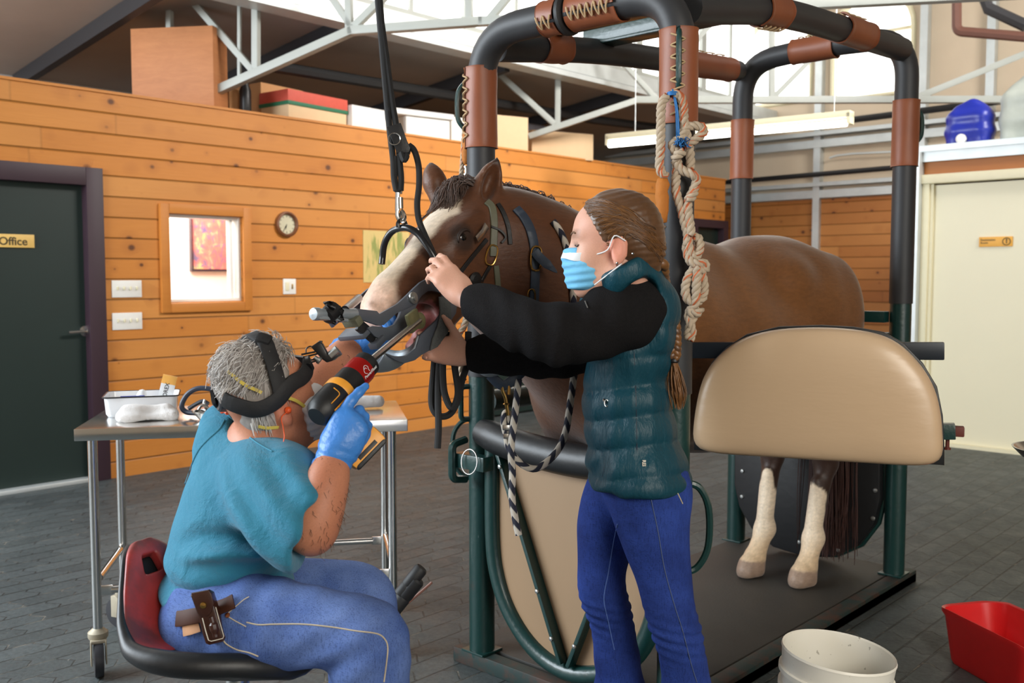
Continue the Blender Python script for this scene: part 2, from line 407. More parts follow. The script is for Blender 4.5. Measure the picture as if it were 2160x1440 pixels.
# ================================================================ materials of the place
def plank_mat(name, axis, pitch=0.141, z0=0.0, base=((0.70, 0.275, 0.050), (0.57, 0.205, 0.032)), knots=1.0):
    m = NT(name); p = m.pos(); sx = m.n('ShaderNodeSeparateXYZ', {0: p}); u = sx.outputs[axis]; z = sx.outputs[2]
    t = m.math('DIVIDE', m.math('ADD', z, z0 + 50 * pitch), pitch); row = m.math('FLOOR', t); fr = m.math('FRACT', t)
    # butt joints: each board has its own offset
    rnd = m.n('ShaderNodeTexWhiteNoise', {'W': row}, noise_dimensions='1D').outputs[0]
    bu = m.math('DIVIDE', m.math('ADD', u, m.math('MULTIPLY', rnd, 9.0)), 3.1); bid = m.math('FLOOR', bu); bf = m.math('FRACT', bu)
    cid = m.n('ShaderNodeCombineXYZ', {0: row, 1: bid, 2: 0.0}).outputs[0]
    rb = m.n('ShaderNodeTexWhiteNoise', {'Vector': cid}, noise_dimensions='3D').outputs[0]
    co = m.n('ShaderNodeCombineXYZ', {0: m.math('ADD', u, m.math('MULTIPLY', rb, 37.0)), 1: z, 2: m.math('MULTIPLY', rb, 11.0)}).outputs[0]
    grain = m.noise(m.mapping(co, (1.6, 26, 1)), 3.0, 5, 0.6, 0.6)
    col = m.mix(grain, base[0], base[1])
    col = m.mix(m.math('MULTIPLY', m.math('SUBTRACT', rb, 0.35), 0.9), col, (0.70, 0.34, 0.10))
    big = m.noise(m.mapping(co, (0.8, 2.5, 1)), 1.1, 2); col = m.mix(m.math('MULTIPLY', big, 0.55), col, (0.36, 0.115, 0.022))
    v = m.n('ShaderNodeTexVoronoi', {'Vector': m.mapping(co, (6.0, 7.2, 1)), 'Scale': 1.0, 'Randomness': 1.0})
    sz = m.math('ADD', 0.03, m.math('MULTIPLY', m.math('POWER', m.n('ShaderNodeSeparateColor', {0: v.outputs['Color']}).outputs[0], 1.6), 0.20))
    d = m.math('DIVIDE', v.outputs['Distance'], sz); kn = m.ramp(d, [(0.45, (1, 1, 1)), (1.0, (0, 0, 0))])
    halo = m.ramp(m.math('MULTIPLY', d, 0.35), [(0.3, (1, 1, 1)), (1.0, (0, 0, 0))])
    col = m.mix(m.math('MULTIPLY', halo, 0.28), col, (0.30, 0.085, 0.016)); col = m.mix(m.math('MULTIPLY', kn, 0.88 * knots), col, (0.075, 0.024, 0.010))
    ln = m.math('MINIMUM', fr, m.math('SUBTRACT', 1.0, fr)); gr = m.ramp(ln, [(0.0, (0.1, .1, .1)), (0.022, (0.35,) * 3), (0.06, (1, 1, 1))])
    jl = m.ramp(m.math('MINIMUM', bf, m.math('SUBTRACT', 1.0, bf)), [(0.0, (0.8,) * 3), (0.0012, (1, 1, 1))])
    col = m.mix(1.0, col, m.mix(0.62, (1, 1, 1), gr), 'MULTIPLY'); col = m.mix(1.0, col, jl, 'MULTIPLY')
    m.set(Base_Color=col, Roughness=0.5, Specular_IOR_Level=0.35)
    m.bump(m.math('ADD', gr, m.math('MULTIPLY', grain, 0.12)), 0.6, 0.012); return m.m
M_PLANKY = plank_mat('knotty_pine_boards', 1, z0=0.03)
M_PLANKX = plank_mat('knotty_pine_wainscot', 0, z0=0.05, base=((0.44, 0.165, 0.036), (0.35, 0.12, 0.024)))
M_PINE = plank_mat('pine_trim', 2, pitch=5.0, knots=1.0)
def paver_mat():
    m = NT('interlocking_pavers'); p = m.pos()
    wob = m.n('ShaderNodeTexWave', {'Vector': m.mapping(p, (1, 1, 1)), 'Scale': 1.6, 'Distortion': 1.5, 'Detail': 1}).outputs['Fac']
    sp = m.n('ShaderNodeSeparateXYZ', {0: p})
    # zig-zag edge of interlocking blocks
    zx = m.math('MULTIPLY', m.math('SUBTRACT', m.math('PINGPONG', m.math('MULTIPLY', sp.outputs[0], 1.0), 0.055), 0.0275), 0.75)
    zy = m.math('MULTIPLY', m.math('SUBTRACT', m.math('PINGPONG', m.math('MULTIPLY', sp.outputs[1], 1.0), 0.11), 0.055), 0.28)
    q = m.n('ShaderNodeCombineXYZ', {0: sp.outputs[0], 1: m.math('ADD', sp.outputs[1], zx), 2: 0.0}).outputs[0]
    br = m.n('ShaderNodeTexBrick', {'Vector': m.mapping(q, (1, 1, 1), (0, 0, pi / 2)), 'Scale': 1.0, 'Mortar Size': 0.0045, 'Mortar Smooth': 0.35, 'Brick Width': 0.22, 'Row Height': 0.112,
              'Color1': (0.040, 0.049, 0.051, 1), 'Color2': (0.064, 0.077, 0.080, 1), 'Mortar': (0.009, 0.010, 0.010, 1)}, offset=0.5)
    f = br.outputs['Fac']; n1 = m.noise(p, 0.9, 5, 0.65); n2 = m.noise(p, 55, 4, 0.7); n3 = m.noise(p, 7, 5, 0.7)
    col = m.mix(m.ramp(n1, [(0.35, (0, 0, 0)), (0.7, (1, 1, 1))]), br.outputs['Color'], m.mix(0.5, br.outputs['Color'], (0.092, 0.108, 0.106)))
    col = m.mix(1.0, col, m.ramp(n2, [(0.3, (0.72,) * 3), (0.7, (1.25,) * 3)]), 'MULTIPLY')
    sand = m.math('MULTIPLY', f, m.ramp(n3, [(0.52, (0, 0, 0)), (0.66, (1, 1, 1))])); col = m.mix(m.math('MULTIPLY', sand, 0.75), col, (0.24, 0.22, 0.18))
    sp_ = m.ramp(m.noise(p, 40, 2), [(0.735, (0, 0, 0)), (0.76, (1, 1, 1))]); col = m.mix(m.math('MULTIPLY', sp_, 0.5), col, (0.3, 0.29, 0.26))
    m.set(Base_Color=col, Roughness=m.ramp(n3, [(0.3, (0.42,) * 3), (0.75, (0.68,) * 3)]), Specular_IOR_Level=0.45)
    m.bump(m.math('SUBTRACT', m.math('MULTIPLY', n2, 0.35), f), 0.7, 0.008); return m.m
M_PAVER = paver_mat()
M_CEIL = simple('ceiling_panel', (160, 152, 144), 0.8, var=0.1, scale=3)
M_CEILDK = simple('dark_rafter', (38, 37, 40), 0.6)
M_TAUPE = simple('taupe_wall_panel', (206, 188, 164), 0.8, var=0.06, scale=4)
M_GALV = NT('galvanised_steel')
_v = M_GALV.n('ShaderNodeTexVoronoi', {'Vector': M_GALV.pos(), 'Scale': 24.0}).outputs['Color']
_f = M_GALV.noise(M_GALV.pos(), 6, 4)
M_GALV.set(Base_Color=M_GALV.mix(_f, (0.50, 0.53, 0.53), (0.70, 0.74, 0.74)), Metallic=0.55, Roughness=0.5); M_GALV = M_GALV.m
M_WHITEST = simple('white_painted_steel', (176, 180, 174), 0.5, var=0.07, scale=8)
M_EGG = simple('egg_white_tube', (0, 0, 0), 0.4)
M_DOORGRN = simple('dark_green_door', (20, 38, 34), 0.5, var=0.1, scale=5)
M_PURPLE = simple('dark_plum_door_frame', (52, 32, 42), 0.5, var=0.12, scale=8)
M_WHITE = simple('white_plastic', (232, 230, 224), 0.4, var=0.03)
M_CREAM = simple('cream_door_panel', (226, 219, 190), 0.45, var=0.03, scale=2)
M_CREAMT = simple('cream_trim', (224, 216, 184), 0.5, var=0.04)
M_OFFWALL = simple('office_wall', (240, 232, 226), 0.8, var=0.02)
M_CHROME = simple('brushed_steel', (196, 196, 194), 0.25, 1.0, var=0.05)
M_BRASS = simple('brass', (196, 160, 84), 0.3, 1.0)
M_SIGN = simple('yellow_sign_plate', (226, 186, 104), 0.5, var=0.05, scale=40)
M_SIGN2 = simple('amber_sign_plate', (230, 168, 60), 0.5, var=0.05, scale=40)
M_INK = simple('dark_lettering', (70, 56, 24), 0.6)
M_GLASS = NT('clear_glass'); M_GLASS.set(Base_Color=(1, 1, 1), Transmission_Weight=1.0, Roughness=0.0, IOR=1.02, Alpha=0.12); M_GLASS = M_GLASS.m
M_GLASSB = NT('frosted_glazing'); M_GLASSB.set(Base_Color=(0.9, 0.93, 0.95), Emission_Color=(1, 0.99, 0.96), Emission_Strength=1.6); M_GLASSB = M_GLASSB.m
M_BLACK = simple('black_plastic', (20, 20, 22), 0.4)
M_RUBBER = simple('black_rubber', (24, 24, 25), 0.6)
M_CARD = simple('cardboard', (190, 140, 92), 0.8, var=0.08, scale=14)
M_CARDL = simple('pale_cardboard', (222, 190, 150), 0.8, var=0.06, scale=14)
M_CARDW = simple('white_cardboard', (228, 226, 220), 0.7, var=0.03)

WX = -6.55; WT = 2.64; FY = 12.0; WY = 8.245
# ---------------------------------------------------------------- floor
struct(obj('floor', MB().box2((-12, -6, -0.1), (9, 14, 0.0)), M_PAVER))
# ---------------------------------------------------------------- left wall with door and window openings
yd0, yd1, zd = 1.86, 2.90, 2.06       # door opening
yw0, yw1, zw0, zw1 = 3.445, 4.045, 1.215, 1.85
mb = MB(); t = 0.14
def lw(y0, y1, z0, z1): mb.box2((WX - t, y0, z0), (WX, y1, z1))
lw(0.2, yd0, 0, WT); lw(yd0, yd1, zd, WT); lw(yd1, yw0, 0, WT); lw(yw0, yw1, 0, zw0); lw(yw0, yw1, zw1, WT); lw(yw1, 6.62, 0, WT); lw(6.62, 7.60, 2.06, WT); lw(7.60, 10.43, 0, WT); lw(10.43, 11.15, 2.06, WT)
struct(obj('wall_left', mb, M_PLANKY))
# loft floor and wall behind, ceiling
struct(obj('trim_1', MB().box2((WX - 0.15, 0.2, WT), (WX + 0.012, 11.16, WT + 0.018)), M_PINE))
struct(obj('floor_loft', MB().box2((-9.2, 0.2, WT - 0.08), (WX - 0.145, 11.1, WT)), M_CARD))
struct(obj('wall_outer_left', MB().box2((-9.3, 0.2, 0), (-9.2, FY, 3.4)), M_GALV))
c0, c1 = A(-9.3, 0, 3.17), A(-6.35, 0, 3.50)
mb = MB()
for (y0, y1) in ((-4.0, FY),):
    mb.add([(c0[0], y0, c0[2]), (c1[0], y0, c1[2]), (c1[0], y1, c1[2]), (c0[0], y1, c0[2]), (c0[0], y0, c0[2] + .1), (c1[0], y0, c1[2] + .1), (c1[0], y1, c1[2] + .1), (c0[0], y1, c0[2] + .1)],
           [[3, 2, 1, 0], [4, 5, 6, 7], [0, 1, 5, 4], [1, 2, 6, 5], [2, 3, 7, 6], [3, 0, 4, 7]])
struct(obj('ceiling_low', mb, M_CEIL))
# upper roof over the hall
struct(obj('ceiling', MB().box2((-6.5, -4.0, 6.3), (7.0, FY, 6.4)), M_CEIL))
# clerestory: sill beam, glazing, mullions, head
clz0, clz1 = 3.6, 5.2
struct(obj('trim_2', MB().box2((-6.42, -4, 3.46), (-6.28, FY, clz0)).box2((-6.40, -4, 3.38), (-6.20, FY, 3.43)), M_GALV))
struct(obj('wall_clerestory', MB().box2((-6.45, -4, clz1), (-6.3, FY, 6.3)), M_TAUPE))
for k, yy in enumerate(np.arange(-3.0, 11.5, 1.32)):
    w = struct(obj('window_%d' % (k + 4), MB().box2((-6.37, yy + 0.05, clz0), (-6.35, yy + 1.27, clz1)), M_GLASSB))
    obj('window_frame', MB().box2((-6.41, yy - 0.05, clz0), (-6.30, yy + 0.05, clz1)).box2((-6.395, yy + 0.05, clz0), (-6.31, yy + 1.27, clz0 + .05)).box2((-6.385, yy + .64, clz0 + .05), (-6.32, yy + .68, clz1)), M_WHITEST, w)
# rafters under the low ceiling
def rafter(y, x0=-9.15, x1=-6.45, dy=0.0):
    a = A(x0, y, 3.17 + (x0 + 9.3) * .112 - 0.065); b = A(x1, y + dy, 3.17 + (x1 + 9.3) * .112 - 0.065)
    o = obj('roof_rafter', MB().bar(a, b, 0.07, 0.12), M_CEILDK); return o
_rl = ['dark rafter under the low ceiling, nearest the office door', 'dark rafter above the plywood box on the loft', 'dark rafter above the cardboard boxes on the loft', 'dark rafter under the low ceiling beyond the boxes']
for i, y in enumerate((3.42, 4.95, 6.9, 8.9)):
    tag(rafter(y), _rl[i], 'rafter', 'dark rafters under the low ceiling')
# ---------------------------------------------------------------- far wall, arched windows
mb = MB(); arcs = [(-6.79, -5.83, 3.71, 4.36, 4.84), (-5.50, -4.53, 3.66, 4.42, 4.90)]
def archpoly(x0, x1, z0, zs, zt, g=0.0, n=14):
    cx = (x0 + x1) / 2; r = (x1 - x0) / 2 + g; p = [(x0 - g, z0 - g), (x1 + g, z0 - g)]
    for k in range(n + 1): a = pi * k / n; p.append((cx + r * cos(a), zs + (zt - zs + g) * sin(a)))
    return p
def farwall(y, x0, x1, z0, z1):
    """wall slab with arched holes, built as columns of quads"""
    xs = sorted({x0, x1} | {a for q in arcs for a in np.linspace(q[0], q[1], 17)})
    for a, b in zip(xs[:-1], xs[1:]):
        q = next((q for q in arcs if q[0] - 1e-6 <= a and b <= q[1] + 1e-6), None)
        if q is None: mb.box2((a, y, z0), (b, y + .15, z1)); continue
        mb.box2((a, y, z0), (b, y + .15, q[2]))
        h = []
        for x in (a, b): cx = (q[0] + q[1]) / 2; r = (q[1] - q[0]) / 2; h.append(q[3] + (q[4] - q[3]) * sqrt(max(0, 1 - ((x - cx) / r) ** 2)))
        vs = []
        for yy in (y, y + .15): vs += [(a, yy, h[0]), (b, yy, h[1]), (b, yy, z1), (a, yy, z1)]
        mb.add(vs, [[0, 1, 2, 3], [7, 6, 5, 4], [0, 4, 5, 1], [1, 5, 6, 2], [2, 6, 7, 3], [3, 7, 4, 0]])
farwall(FY, -9.3, 7.0, 0, 6.4)
struct(obj('wall_back', mb, M_TAUPE, smooth=False))
for k, q in enumerate(arcs):
    po = archpoly(*q)
    w = struct(obj('window_%d' % (k + 2), MB().prism([(x, FY + .10, z) for x, z in po], (0, .012, 0)), M_GLASSB))
    fr = MB().tube([(x, FY - 0.005, z) for x, z in archpoly(*q, g=0.02)], 0.035, 6, closed=True)
    fr.box2(((q[0] + q[1]) / 2 - .02, FY + .05, q[2]), ((q[0] + q[1]) / 2 + .02, FY + .09, q[4])) if False else None
    fr.box2((q[0], FY + .05, q[3] - .02), (q[1], FY + .09, q[3] + .02))
    obj('window_frame', fr, M_CREAMT, w)
# pine wainscot, rails and posts on the far wall
struct(obj('trim_3', MB().box2((-9.0, FY - 0.05, 0), (-2.9, FY - 0.002, 2.40)), M_PLANKX))
def on_far(px, py): return AY(px, py, FY)
g = MB()
for (z, h, d) in ((2.46, 0.10, .10), (2.58, .05, .16), (3.10, .10, .12), (3.22, .05, .2)):
    g.box2((-9.0, FY - d, z - h / 2), (-2.9, FY - .001, z + h / 2))
struct(obj('trim_4', g, M_GALV))
for k, x in enumerate((-7.6, -5.66, -4.35, -3.6)):
    struct(obj('trim_%d' % (k + 5), MB().box2((x - .045, FY - .11, 0.0), (x + .045, FY - .001, 6.2)), M_GALV))
p = MB().tube([(-7.0, FY - .26, 2.68), (-3.0, FY - .26, 2.72)], 0.032, 8)
tag(obj('wall_pipe', p, M_RUBBER), 'dark horizontal pipe low on the taupe far wall', 'pipe')
p = MB().tube([(-7.4, FY - .26, 3.30), (-3.0, FY - .26, 3.36)], 0.04, 8)
tag(obj('wall_pipe', p, M_RUBBER), 'dark horizontal pipe just under the arched windows', 'pipe')
pts = [AY(1790, 305, FY - .1), AY(1850, 301, FY - .1), AY(1878, 297, FY - .1)]
tag(obj('conduit', MB().tube([AY(1750, 333, FY - .1), AY(1765, 328, FY - .1), AY(1800, 324, FY - .1), AY(1900, 319, FY - .1)], 0.014, 6), M_GALV), 'thin steel conduit on the taupe wall below the lamp', 'pipe')
# ---------------------------------------------------------------- cream door block on the right
zb = 2.47
mb = MB().box2((-2.98, WY, 2.235), (5.0, WY + .12, zb - .05)).box2((-2.98, WY, 0), (-2.93, WY + .12, 2.235)).box2((-1.2, WY, 0), (5.0, WY + .12, 2.235)).box2((-3.0, WY + .12, 0), (-2.88, FY, zb - .05))
struct(obj('wall_right_inner', mb, M_PLANKX))
struct(obj('floor_shelf', MB().box2((-3.02, WY - .06, zb - .05), (5.0, FY, zb)).box2((-3.0, WY - .04, zb - .13), (5.0, WY - .002, zb - .05)), M_GALV))
struct(obj('trim_9', MB().box2((-3.10, WY - .1, 0), (-2.985, WY + .02, zb - .05)), M_GALV))
d3 = struct(obj('door_3', MB().box2((-2.925, WY + .03, 0.03), (-1.2, WY + .08, 2.15)), M_CREAM))
obj('door_frame', MB().box2((-2.985, WY - .03, 0), (-2.925, WY + .03, 2.16), .005).box2((-3.0, WY - .05, 2.16), (-1.1, WY + .03, 2.235), .008).box2((-2.925, WY - .005, 0.0), (-2.90, WY + .03, 2.16)).box2((-2.98, WY - .01, 0), (-1.1, WY + .03, .03)), M_CREAMT, d3)
s0 = A(-2.541, WY + .024, 1.637)
sg = tag(obj('door_sign', MB().box((-2.418, WY + .023, 1.676), (0.247, .012, .078), None, .002), M_SIGN2), 'small amber sign with two lines and a ring on the cream door', 'sign')
for s, zz in (('Examination', 1.684), ('Room', 1.661)):
    obj('lettering', text_mb(s, .0225, (-2.53, WY + .0165, zz), (1, 0, 0), (0, 0, 1), .0008, .0004), M_INK, sg)
e = MB().tube([(-2.337 + .028 * cos(a), WY + .0165, 1.676 + .028 * sin(a)) for a in np.linspace(0, 2 * pi, 28, endpoint=False)], .0035, 6, closed=True)
e.box((-2.337, WY + .0165, 1.673), (.008, .002, .024)).lathe([(0, 0), (.006, .0005), (.006, .002)], (-2.337, WY + .0175, 1.691), (0, -1, 0), 10)
obj('emblem', e, M_INK, sg)
# cart handle just entering the frame at the right edge
hp = P(2160, 945, 2.6)
c = thing('instrument_tray', 'chrome tray corner on a stand at the right edge', 'tray', G(2210, 1400, 0))
b0 = P(2252, 946, 2.5); b0z = b0[2]
obj('tray', MB().lathe([(.0, -.02), (.10, -.02), (.125, 0), (.13, 0), (.105, -.026), (0, -.026)], b0, n=28), M_CHROME, c)
obj('pole', MB().cyl((b0[0], b0[1], 0.02), b0 - A(0, 0, .026), .012), M_CHROME, c)
obj('base', MB().lathe([(.16, 0), (.16, .015), (.02, .03), (0, .03)], (b0[0], b0[1], 0), n=24), M_CHROME, c)
# ---------------------------------------------------------------- other walls of the barn (behind and right of the camera)
struct(obj('wall_right', MB().box2((7.0, 1.5, 0), (7.12, FY, 6.4)), M_TAUPE))
struct(obj('wall_front', MB().box2((-3.2, -4.1, 0), (7.0, -4.0, 6.4)).box2((-9.3, -4.1, 3.6), (-3.2, -4.0, 6.4)), M_TAUPE))
# ---------------------------------------------------------------- office door (door_1)
d1 = struct(obj('door_1', MB().box2((WX - .10, yd0 + .03, 0.03), (WX - .055, yd1 - .04, zd - .05)), M_DOORGRN))
obj('door_frame', MB().box2((WX - .13, yd1 - .04, 0), (WX + .02, yd1 + .075, zd + .07), .004).box2((WX - .13, yd0 - .075, 0), (WX + .02, yd0 + .03, zd + .07), .004).box2((WX - .13, yd0 + .03, zd - .05), (WX + .02, yd1 - .04, zd + .07), .004), M_PURPLE, d1)
obj('threshold', MB().box2((WX - .12, yd0 + .03, 0), (WX + .015, yd1 - .04, .03), .006), M_GALV, d1)
hp = AX(178, 698, WX - .055); hd = A(WX - .055, hp[1], hp[2])
obj('door_handle', MB().lathe([(.036, 0), (.036, .012), (.014, .016), (.013, .055), (0, .055)], hd, (1, 0, 0), 20).tube(fillet([hd + A(.05, 0, 0), hd + A(.055, -.02, 0), hd + A(.05, -.125, -.004)], .02), .0105, 10), M_CHROME, d1)
so = AX(72, 509, WX - .05)
sg = tag(obj('door_sign', MB().box((WX - .048, so[1] - .125, so[2]), (.012, .25, .086), None, .004), M_SIGN), 'tan Office nameplate on the dark green door', 'sign')
obj('lettering', text_mb('Office', .072, (WX - .0415, so[1] - .222, so[2] - .026), (0, 1, 0), (0, 0, 1), .001, .0012), M_INK, sg)
# ---------------------------------------------------------------- interior window (window_1) and the office behind it
w1 = struct(obj('window_1', MB().box2((WX - .075, yw0 + .02, zw0 + .02), (WX - .07, yw1 - .02, zw1 - .02)), M_GLASS))
f = .02
def ring(y0, y1, z0, z1, w, x0, x1, bev=.003):
    m_ = MB(); m_.box2((x0, y0, z0), (x1, y0 + w, z1), bev).box2((x0, y1 - w, z0), (x1, y1, z1), bev).box2((x0, y0 + w, z0), (x1, y1 - w, z0 + w), bev).box2((x0, y0 + w, z1 - w), (x1, y1 - w, z1), bev); return m_
obj('window_sash', ring(yw0, yw1, zw0, zw1, .022, WX - .11, WX - .02).box2((WX - .1, yw1 - .075, zw0 + .022), (WX - .05, yw1 - .05, zw1 - .022), .003), M_WHITE, w1)
obj('window_casing', ring(yw0 - .068, yw1 + .068, zw0 - .075, zw1 + .07, .068, WX - .01, WX + .028, .004), M_PINE, w1)
# office room behind the window
struct(obj('wall_office', MB().box2((-8.25, 3.0, 0.0), (-8.2, 5.6, 2.5)).box2((-8.2, 5.55, 0), (WX - t - .005, 5.6, 2.5)).box2((-8.2, 3.0, 0), (WX - t - .005, 3.05, 2.5)), M_OFFWALL))
struct(obj('ceiling_office', MB().box2((-8.25, 3.0, 2.5), (WX - t - .005, 5.6, 2.54)), M_OFFWALL))
m = NT('abstract_painting'); pp = m.pos(); n1 = m.noise(m.mapping(pp, (3, 5.5, 3.2)), 2.3, 3, .6, 1.2); n2 = m.noise(m.mapping(pp, (3, 7, 3)), 2.6, 2, .5, .8)
zz = m.n('ShaderNodeSeparateXYZ', {0: pp}).outputs[2]
pink = m.ramp(n1, [(.36, (.16, .13, .22)), (.42, (.75, .16, .13)), (.56, (.85, .22, .17)), (.60, (.9, .42, .25)), (.66, (.42, .40, .08)), (.74, (.85, .6, .55))])
pt = m.mix(m.ramp(n2, [(.56, (0, 0, 0)), (.60, (1, 1, 1))]), pink, (.13, .12, .26)); m.set(Base_Color=pt, Roughness=.5); M_PAINT = m.m
pc = AX(455, 512, -8.2); q0 = AX(405, 462, -8.17); q1 = AX(483, 568, -8.17)
pa = tag(obj('painting', MB().box2((-8.195, q0[1], q1[2]), (-8.165, q0[1] + .62, q1[2] + .78)), M_PAINT), 'coral and violet abstract painting seen through the office window', 'painting')
obj('picture_frame', ring(q0[1] - .02, q0[1] + .64, q1[2] - .02, q1[2] + .80, .022, -8.198, -8.155, .002), M_PURPLE, pa)
# ---------------------------------------------------------------- small fittings on the pine wall
def switchplate(px, py, n, label, kind='switch_plate', toggles=(0, 1, 1, 0)):
    c = AX(px, py, WX); w = .03 + n * .046
    o = tag(obj(kind, MB().box((WX + .004, c[1], c[2]), (.008, w, .118), None, .003), M_WHITE), label, 'switch plate')
    for i in range(n):
        y = c[1] + (i - (n - 1) / 2) * .046
        obj('toggle', MB().box((WX + .012, y, c[2] + .004), (.014, .010, .024), None, .002), M_CREAMT, o)
    return o
switchplate(267, 609, 4, 'upper white four-gang switch plate beside the office door frame')
switchplate(268, 677, 4, 'lower white four-gang switch plate beside the office door frame')
c = AX(610, 604, WX)
o = tag(obj('outlet_plate', MB().box((WX + .004, c[1], c[2]), (.008, .118, .122), None, .003), M_WHITE), 'white two-gang outlet plate on pine wall below the clock', 'outlet')
obj('socket', MB().box((WX + .010, c[1] - .024, c[2]), (.006, .034, .068), None, .002), M_CREAMT, o); obj('switch', MB().box((WX + .010, c[1] + .024, c[2]), (.006, .012, .04), None, .002), M_BRASS, o)
c = AX(603, 473, WX); R_ = .102
ck = tag(obj('wall_clock', MB().lathe([(R_ * .98, 0), (R_, .012), (R_ * .97, .03), (R_ * .85, .036), (R_ * .76, .026), (R_ * .74, .010), (0, .010)], (WX, c[1], c[2]), (1, 0, 0), 40), simple('walnut', (112, 66, 38), .4, coat=.4)), 'round walnut wall clock right of the interior window', 'clock')
obj('clock_face', MB().lathe([(R_ * .75, .0105), (0, .0107)], (WX, c[1], c[2]), (1, 0, 0), 32), simple('clock_paper', (214, 208, 178), .5), ck)
hm = MB()
for k in range(12): a = 2 * pi * k / 12; hm.box((WX + .0125, c[1] + sin(a) * R_ * .62, c[2] + cos(a) * R_ * .62), (.002, .004, .010 if k % 3 else .014), [(1, 0, 0), (0, cos(a), -sin(a)), (0, sin(a), cos(a))])
obj('hour_marks', hm, M_INK, ck)
obj('hand', MB().bar((WX + .014, c[1], c[2]), (WX + .014, c[1] - .012, c[2] - .04), .004, .002, (1, 0, 0)), M_BLACK, ck)
obj('hand', MB().bar((WX + .014, c[1], c[2]), (WX + .014, c[1] - .03, c[2] - .05), .003, .002, (1, 0, 0)), M_BLACK, ck)
obj('glass', MB().lathe([(R_ * .75, .027), (R_ * .5, .034), (0, .037)], (WX, c[1], c[2]), (1, 0, 0), 32), M_GLASS, ck)
m = NT('poster_print'); pp = m.pos(); n1 = m.noise(m.mapping(pp, (1, 9, 2.2)), 1.6, 3, .6); m.set(Base_Color=m.mix(m.ramp(n1, [(.5, (0, 0, 0)), (.6, (1, 1, 1))]), (.62, .46, .17), (.25, .28, .07)), Roughness=.6)
a = AX(765, 485, WX); b = AX(850, 595, WX)
tag(obj('poster', MB().box2((WX + .001, a[1], b[2]), (WX + .006, a[1] + .52, a[2])), m.m), 'yellowed poster of green figures pinned on the pine wall', 'poster')
# two more dark doors along the pine wall
for k, (y0, y1) in enumerate(((6.62, 7.60), (10.43, 11.15))):
    d = struct(obj('door_%d' % (k + 4), MB().box2((WX - .11, y0, .02), (WX - .07, y1, 2.06)), M_DOORGRN))
    obj('door_frame', MB().box2((WX - .13, y1 - .05, 0), (WX + .02, y1 + .06, 2.12)).box2((WX - .13, y0 - .06, 0), (WX + .02, y0 + .05, 2.12)).box2((WX - .13, y0 + .05, 2.02), (WX + .02, y1 - .05, 2.12)), M_PURPLE, d)
a = AX(1490, 533, WX - .06); tag(obj('door_sign', MB().box((WX - .06, a[1], a[2]), (.02, .24, .09)), M_SIGN2), 'small amber sign on the far dark doorway behind the hanging rope', 'sign')
# ---------------------------------------------------------------- fluorescent lamp
l0, l1 = G(1283, 300, 2.72), G(1797, 252, 2.72); ld = nrm(l1 - l0); lm = (l0 + l1) / 2
lamp = thing('fluorescent_lamp', 'long white fluorescent strip lamp hanging before the far wall', 'lamp', lm)
lz = A(0, 0, 1)
obj('housing', MB().bar(l0 + lz * .045, l1 + lz * .045, .12, .055, bev=.004).bar(l0 + lz * .01, l0 + ld * .03 + lz * .01, .12, .09).bar(l1 - ld * .03 + lz * .01, l1 + lz * .01, .12, .09), M_CREAMT, lamp)
obj('tube_light', MB().cyl(l0 + ld * .03 - lz * .03 + A(0, -.03, 0), l1 - ld * .03 - lz * .03 + A(0, -.03, 0), .028, 12), emit('lit_tube', (1.0, .97, .86), 7.0), lamp)
ch = MB()
for q in (l0 + ld * .3, l1 - ld * .15): ch.cyl(q + lz * .07, A(q[0], q[1], 6.3), .004, 6)
obj('chain', ch, M_GALV, lamp)
# ---------------------------------------------------------------- trusses
def on_vert(px, py, p0, d):
    """point on the vertical plane through p0 along horizontal direction d"""
    n = A(-d[1], d[0], 0); return APL(px, py, p0, n)
def truss(name, label, pl, dr, members, w=.07, h=.07):
    t_ = thing(name, label, 'truss', (pl[0], pl[1], 0)); t_['group'] = 'galvanised roof trusses'
    for (nm, a, b, ww) in members:
        obj(nm, MB().bar(on_vert(*a, pl, dr), on_vert(*b, pl, dr), ww, ww * .8, bev=.004), M_WHITEST, t_)
    return t_
pa = G(740, 65, 3.2); pb = G(1760, 8, 3.2); dr = nrm(pb - pa)
truss('roof_truss', 'near white scissor truss passing over the plywood box', pa, dr, [
    ('chord', (395, 219), (745, 64), .075), ('chord', (735, 66), (1020, 45), .075), ('chord', (1010, 46), (2160, -14), .075),
    ('strut', (358, -10), (358, 205), .05), ('strut', (540, -10), (540, 150), .06), ('diagonal', (395, -10), (535, 150), .06), ('strut', (505, -10), (505, 168), .03),
    ('strut', (737, 62), (735, -30), .06), ('diagonal', (742, 62), (835, -30), .06), ('strut', (990, 46), (990, -30), .06), ('diagonal', (745, 62), (690, -20), .06), ('diagonal', (1030, 44), (1075, -10), .06)])
pa = G(1350, 210, 3.2); pb = G(2160, 210, 3.2); dr = nrm(pb - pa)
truss('roof_truss', 'far white scissor truss ending above the blue jug', pa, dr, [
    ('chord', (1115, 288), (1352, 209), .075), ('chord', (1340, 211), (2200, 210), .085),
    ('strut', (1178, 50), (1176, 265), .07), ('diagonal', (1040, 145), (1170, 262), .07), ('diagonal', (1295, 112), (1385, 210), .06),
    ('strut', (1628, 25), (1628, 206), .07), ('diagonal', (1460, 95), (1520, 30), .06), ('diagonal', (1632, 205), (1760, 75), .06), ('diagonal', (1930, 207), (2200, 98), .08), ('strut', (1395, 20), (1395, 210), .07)])
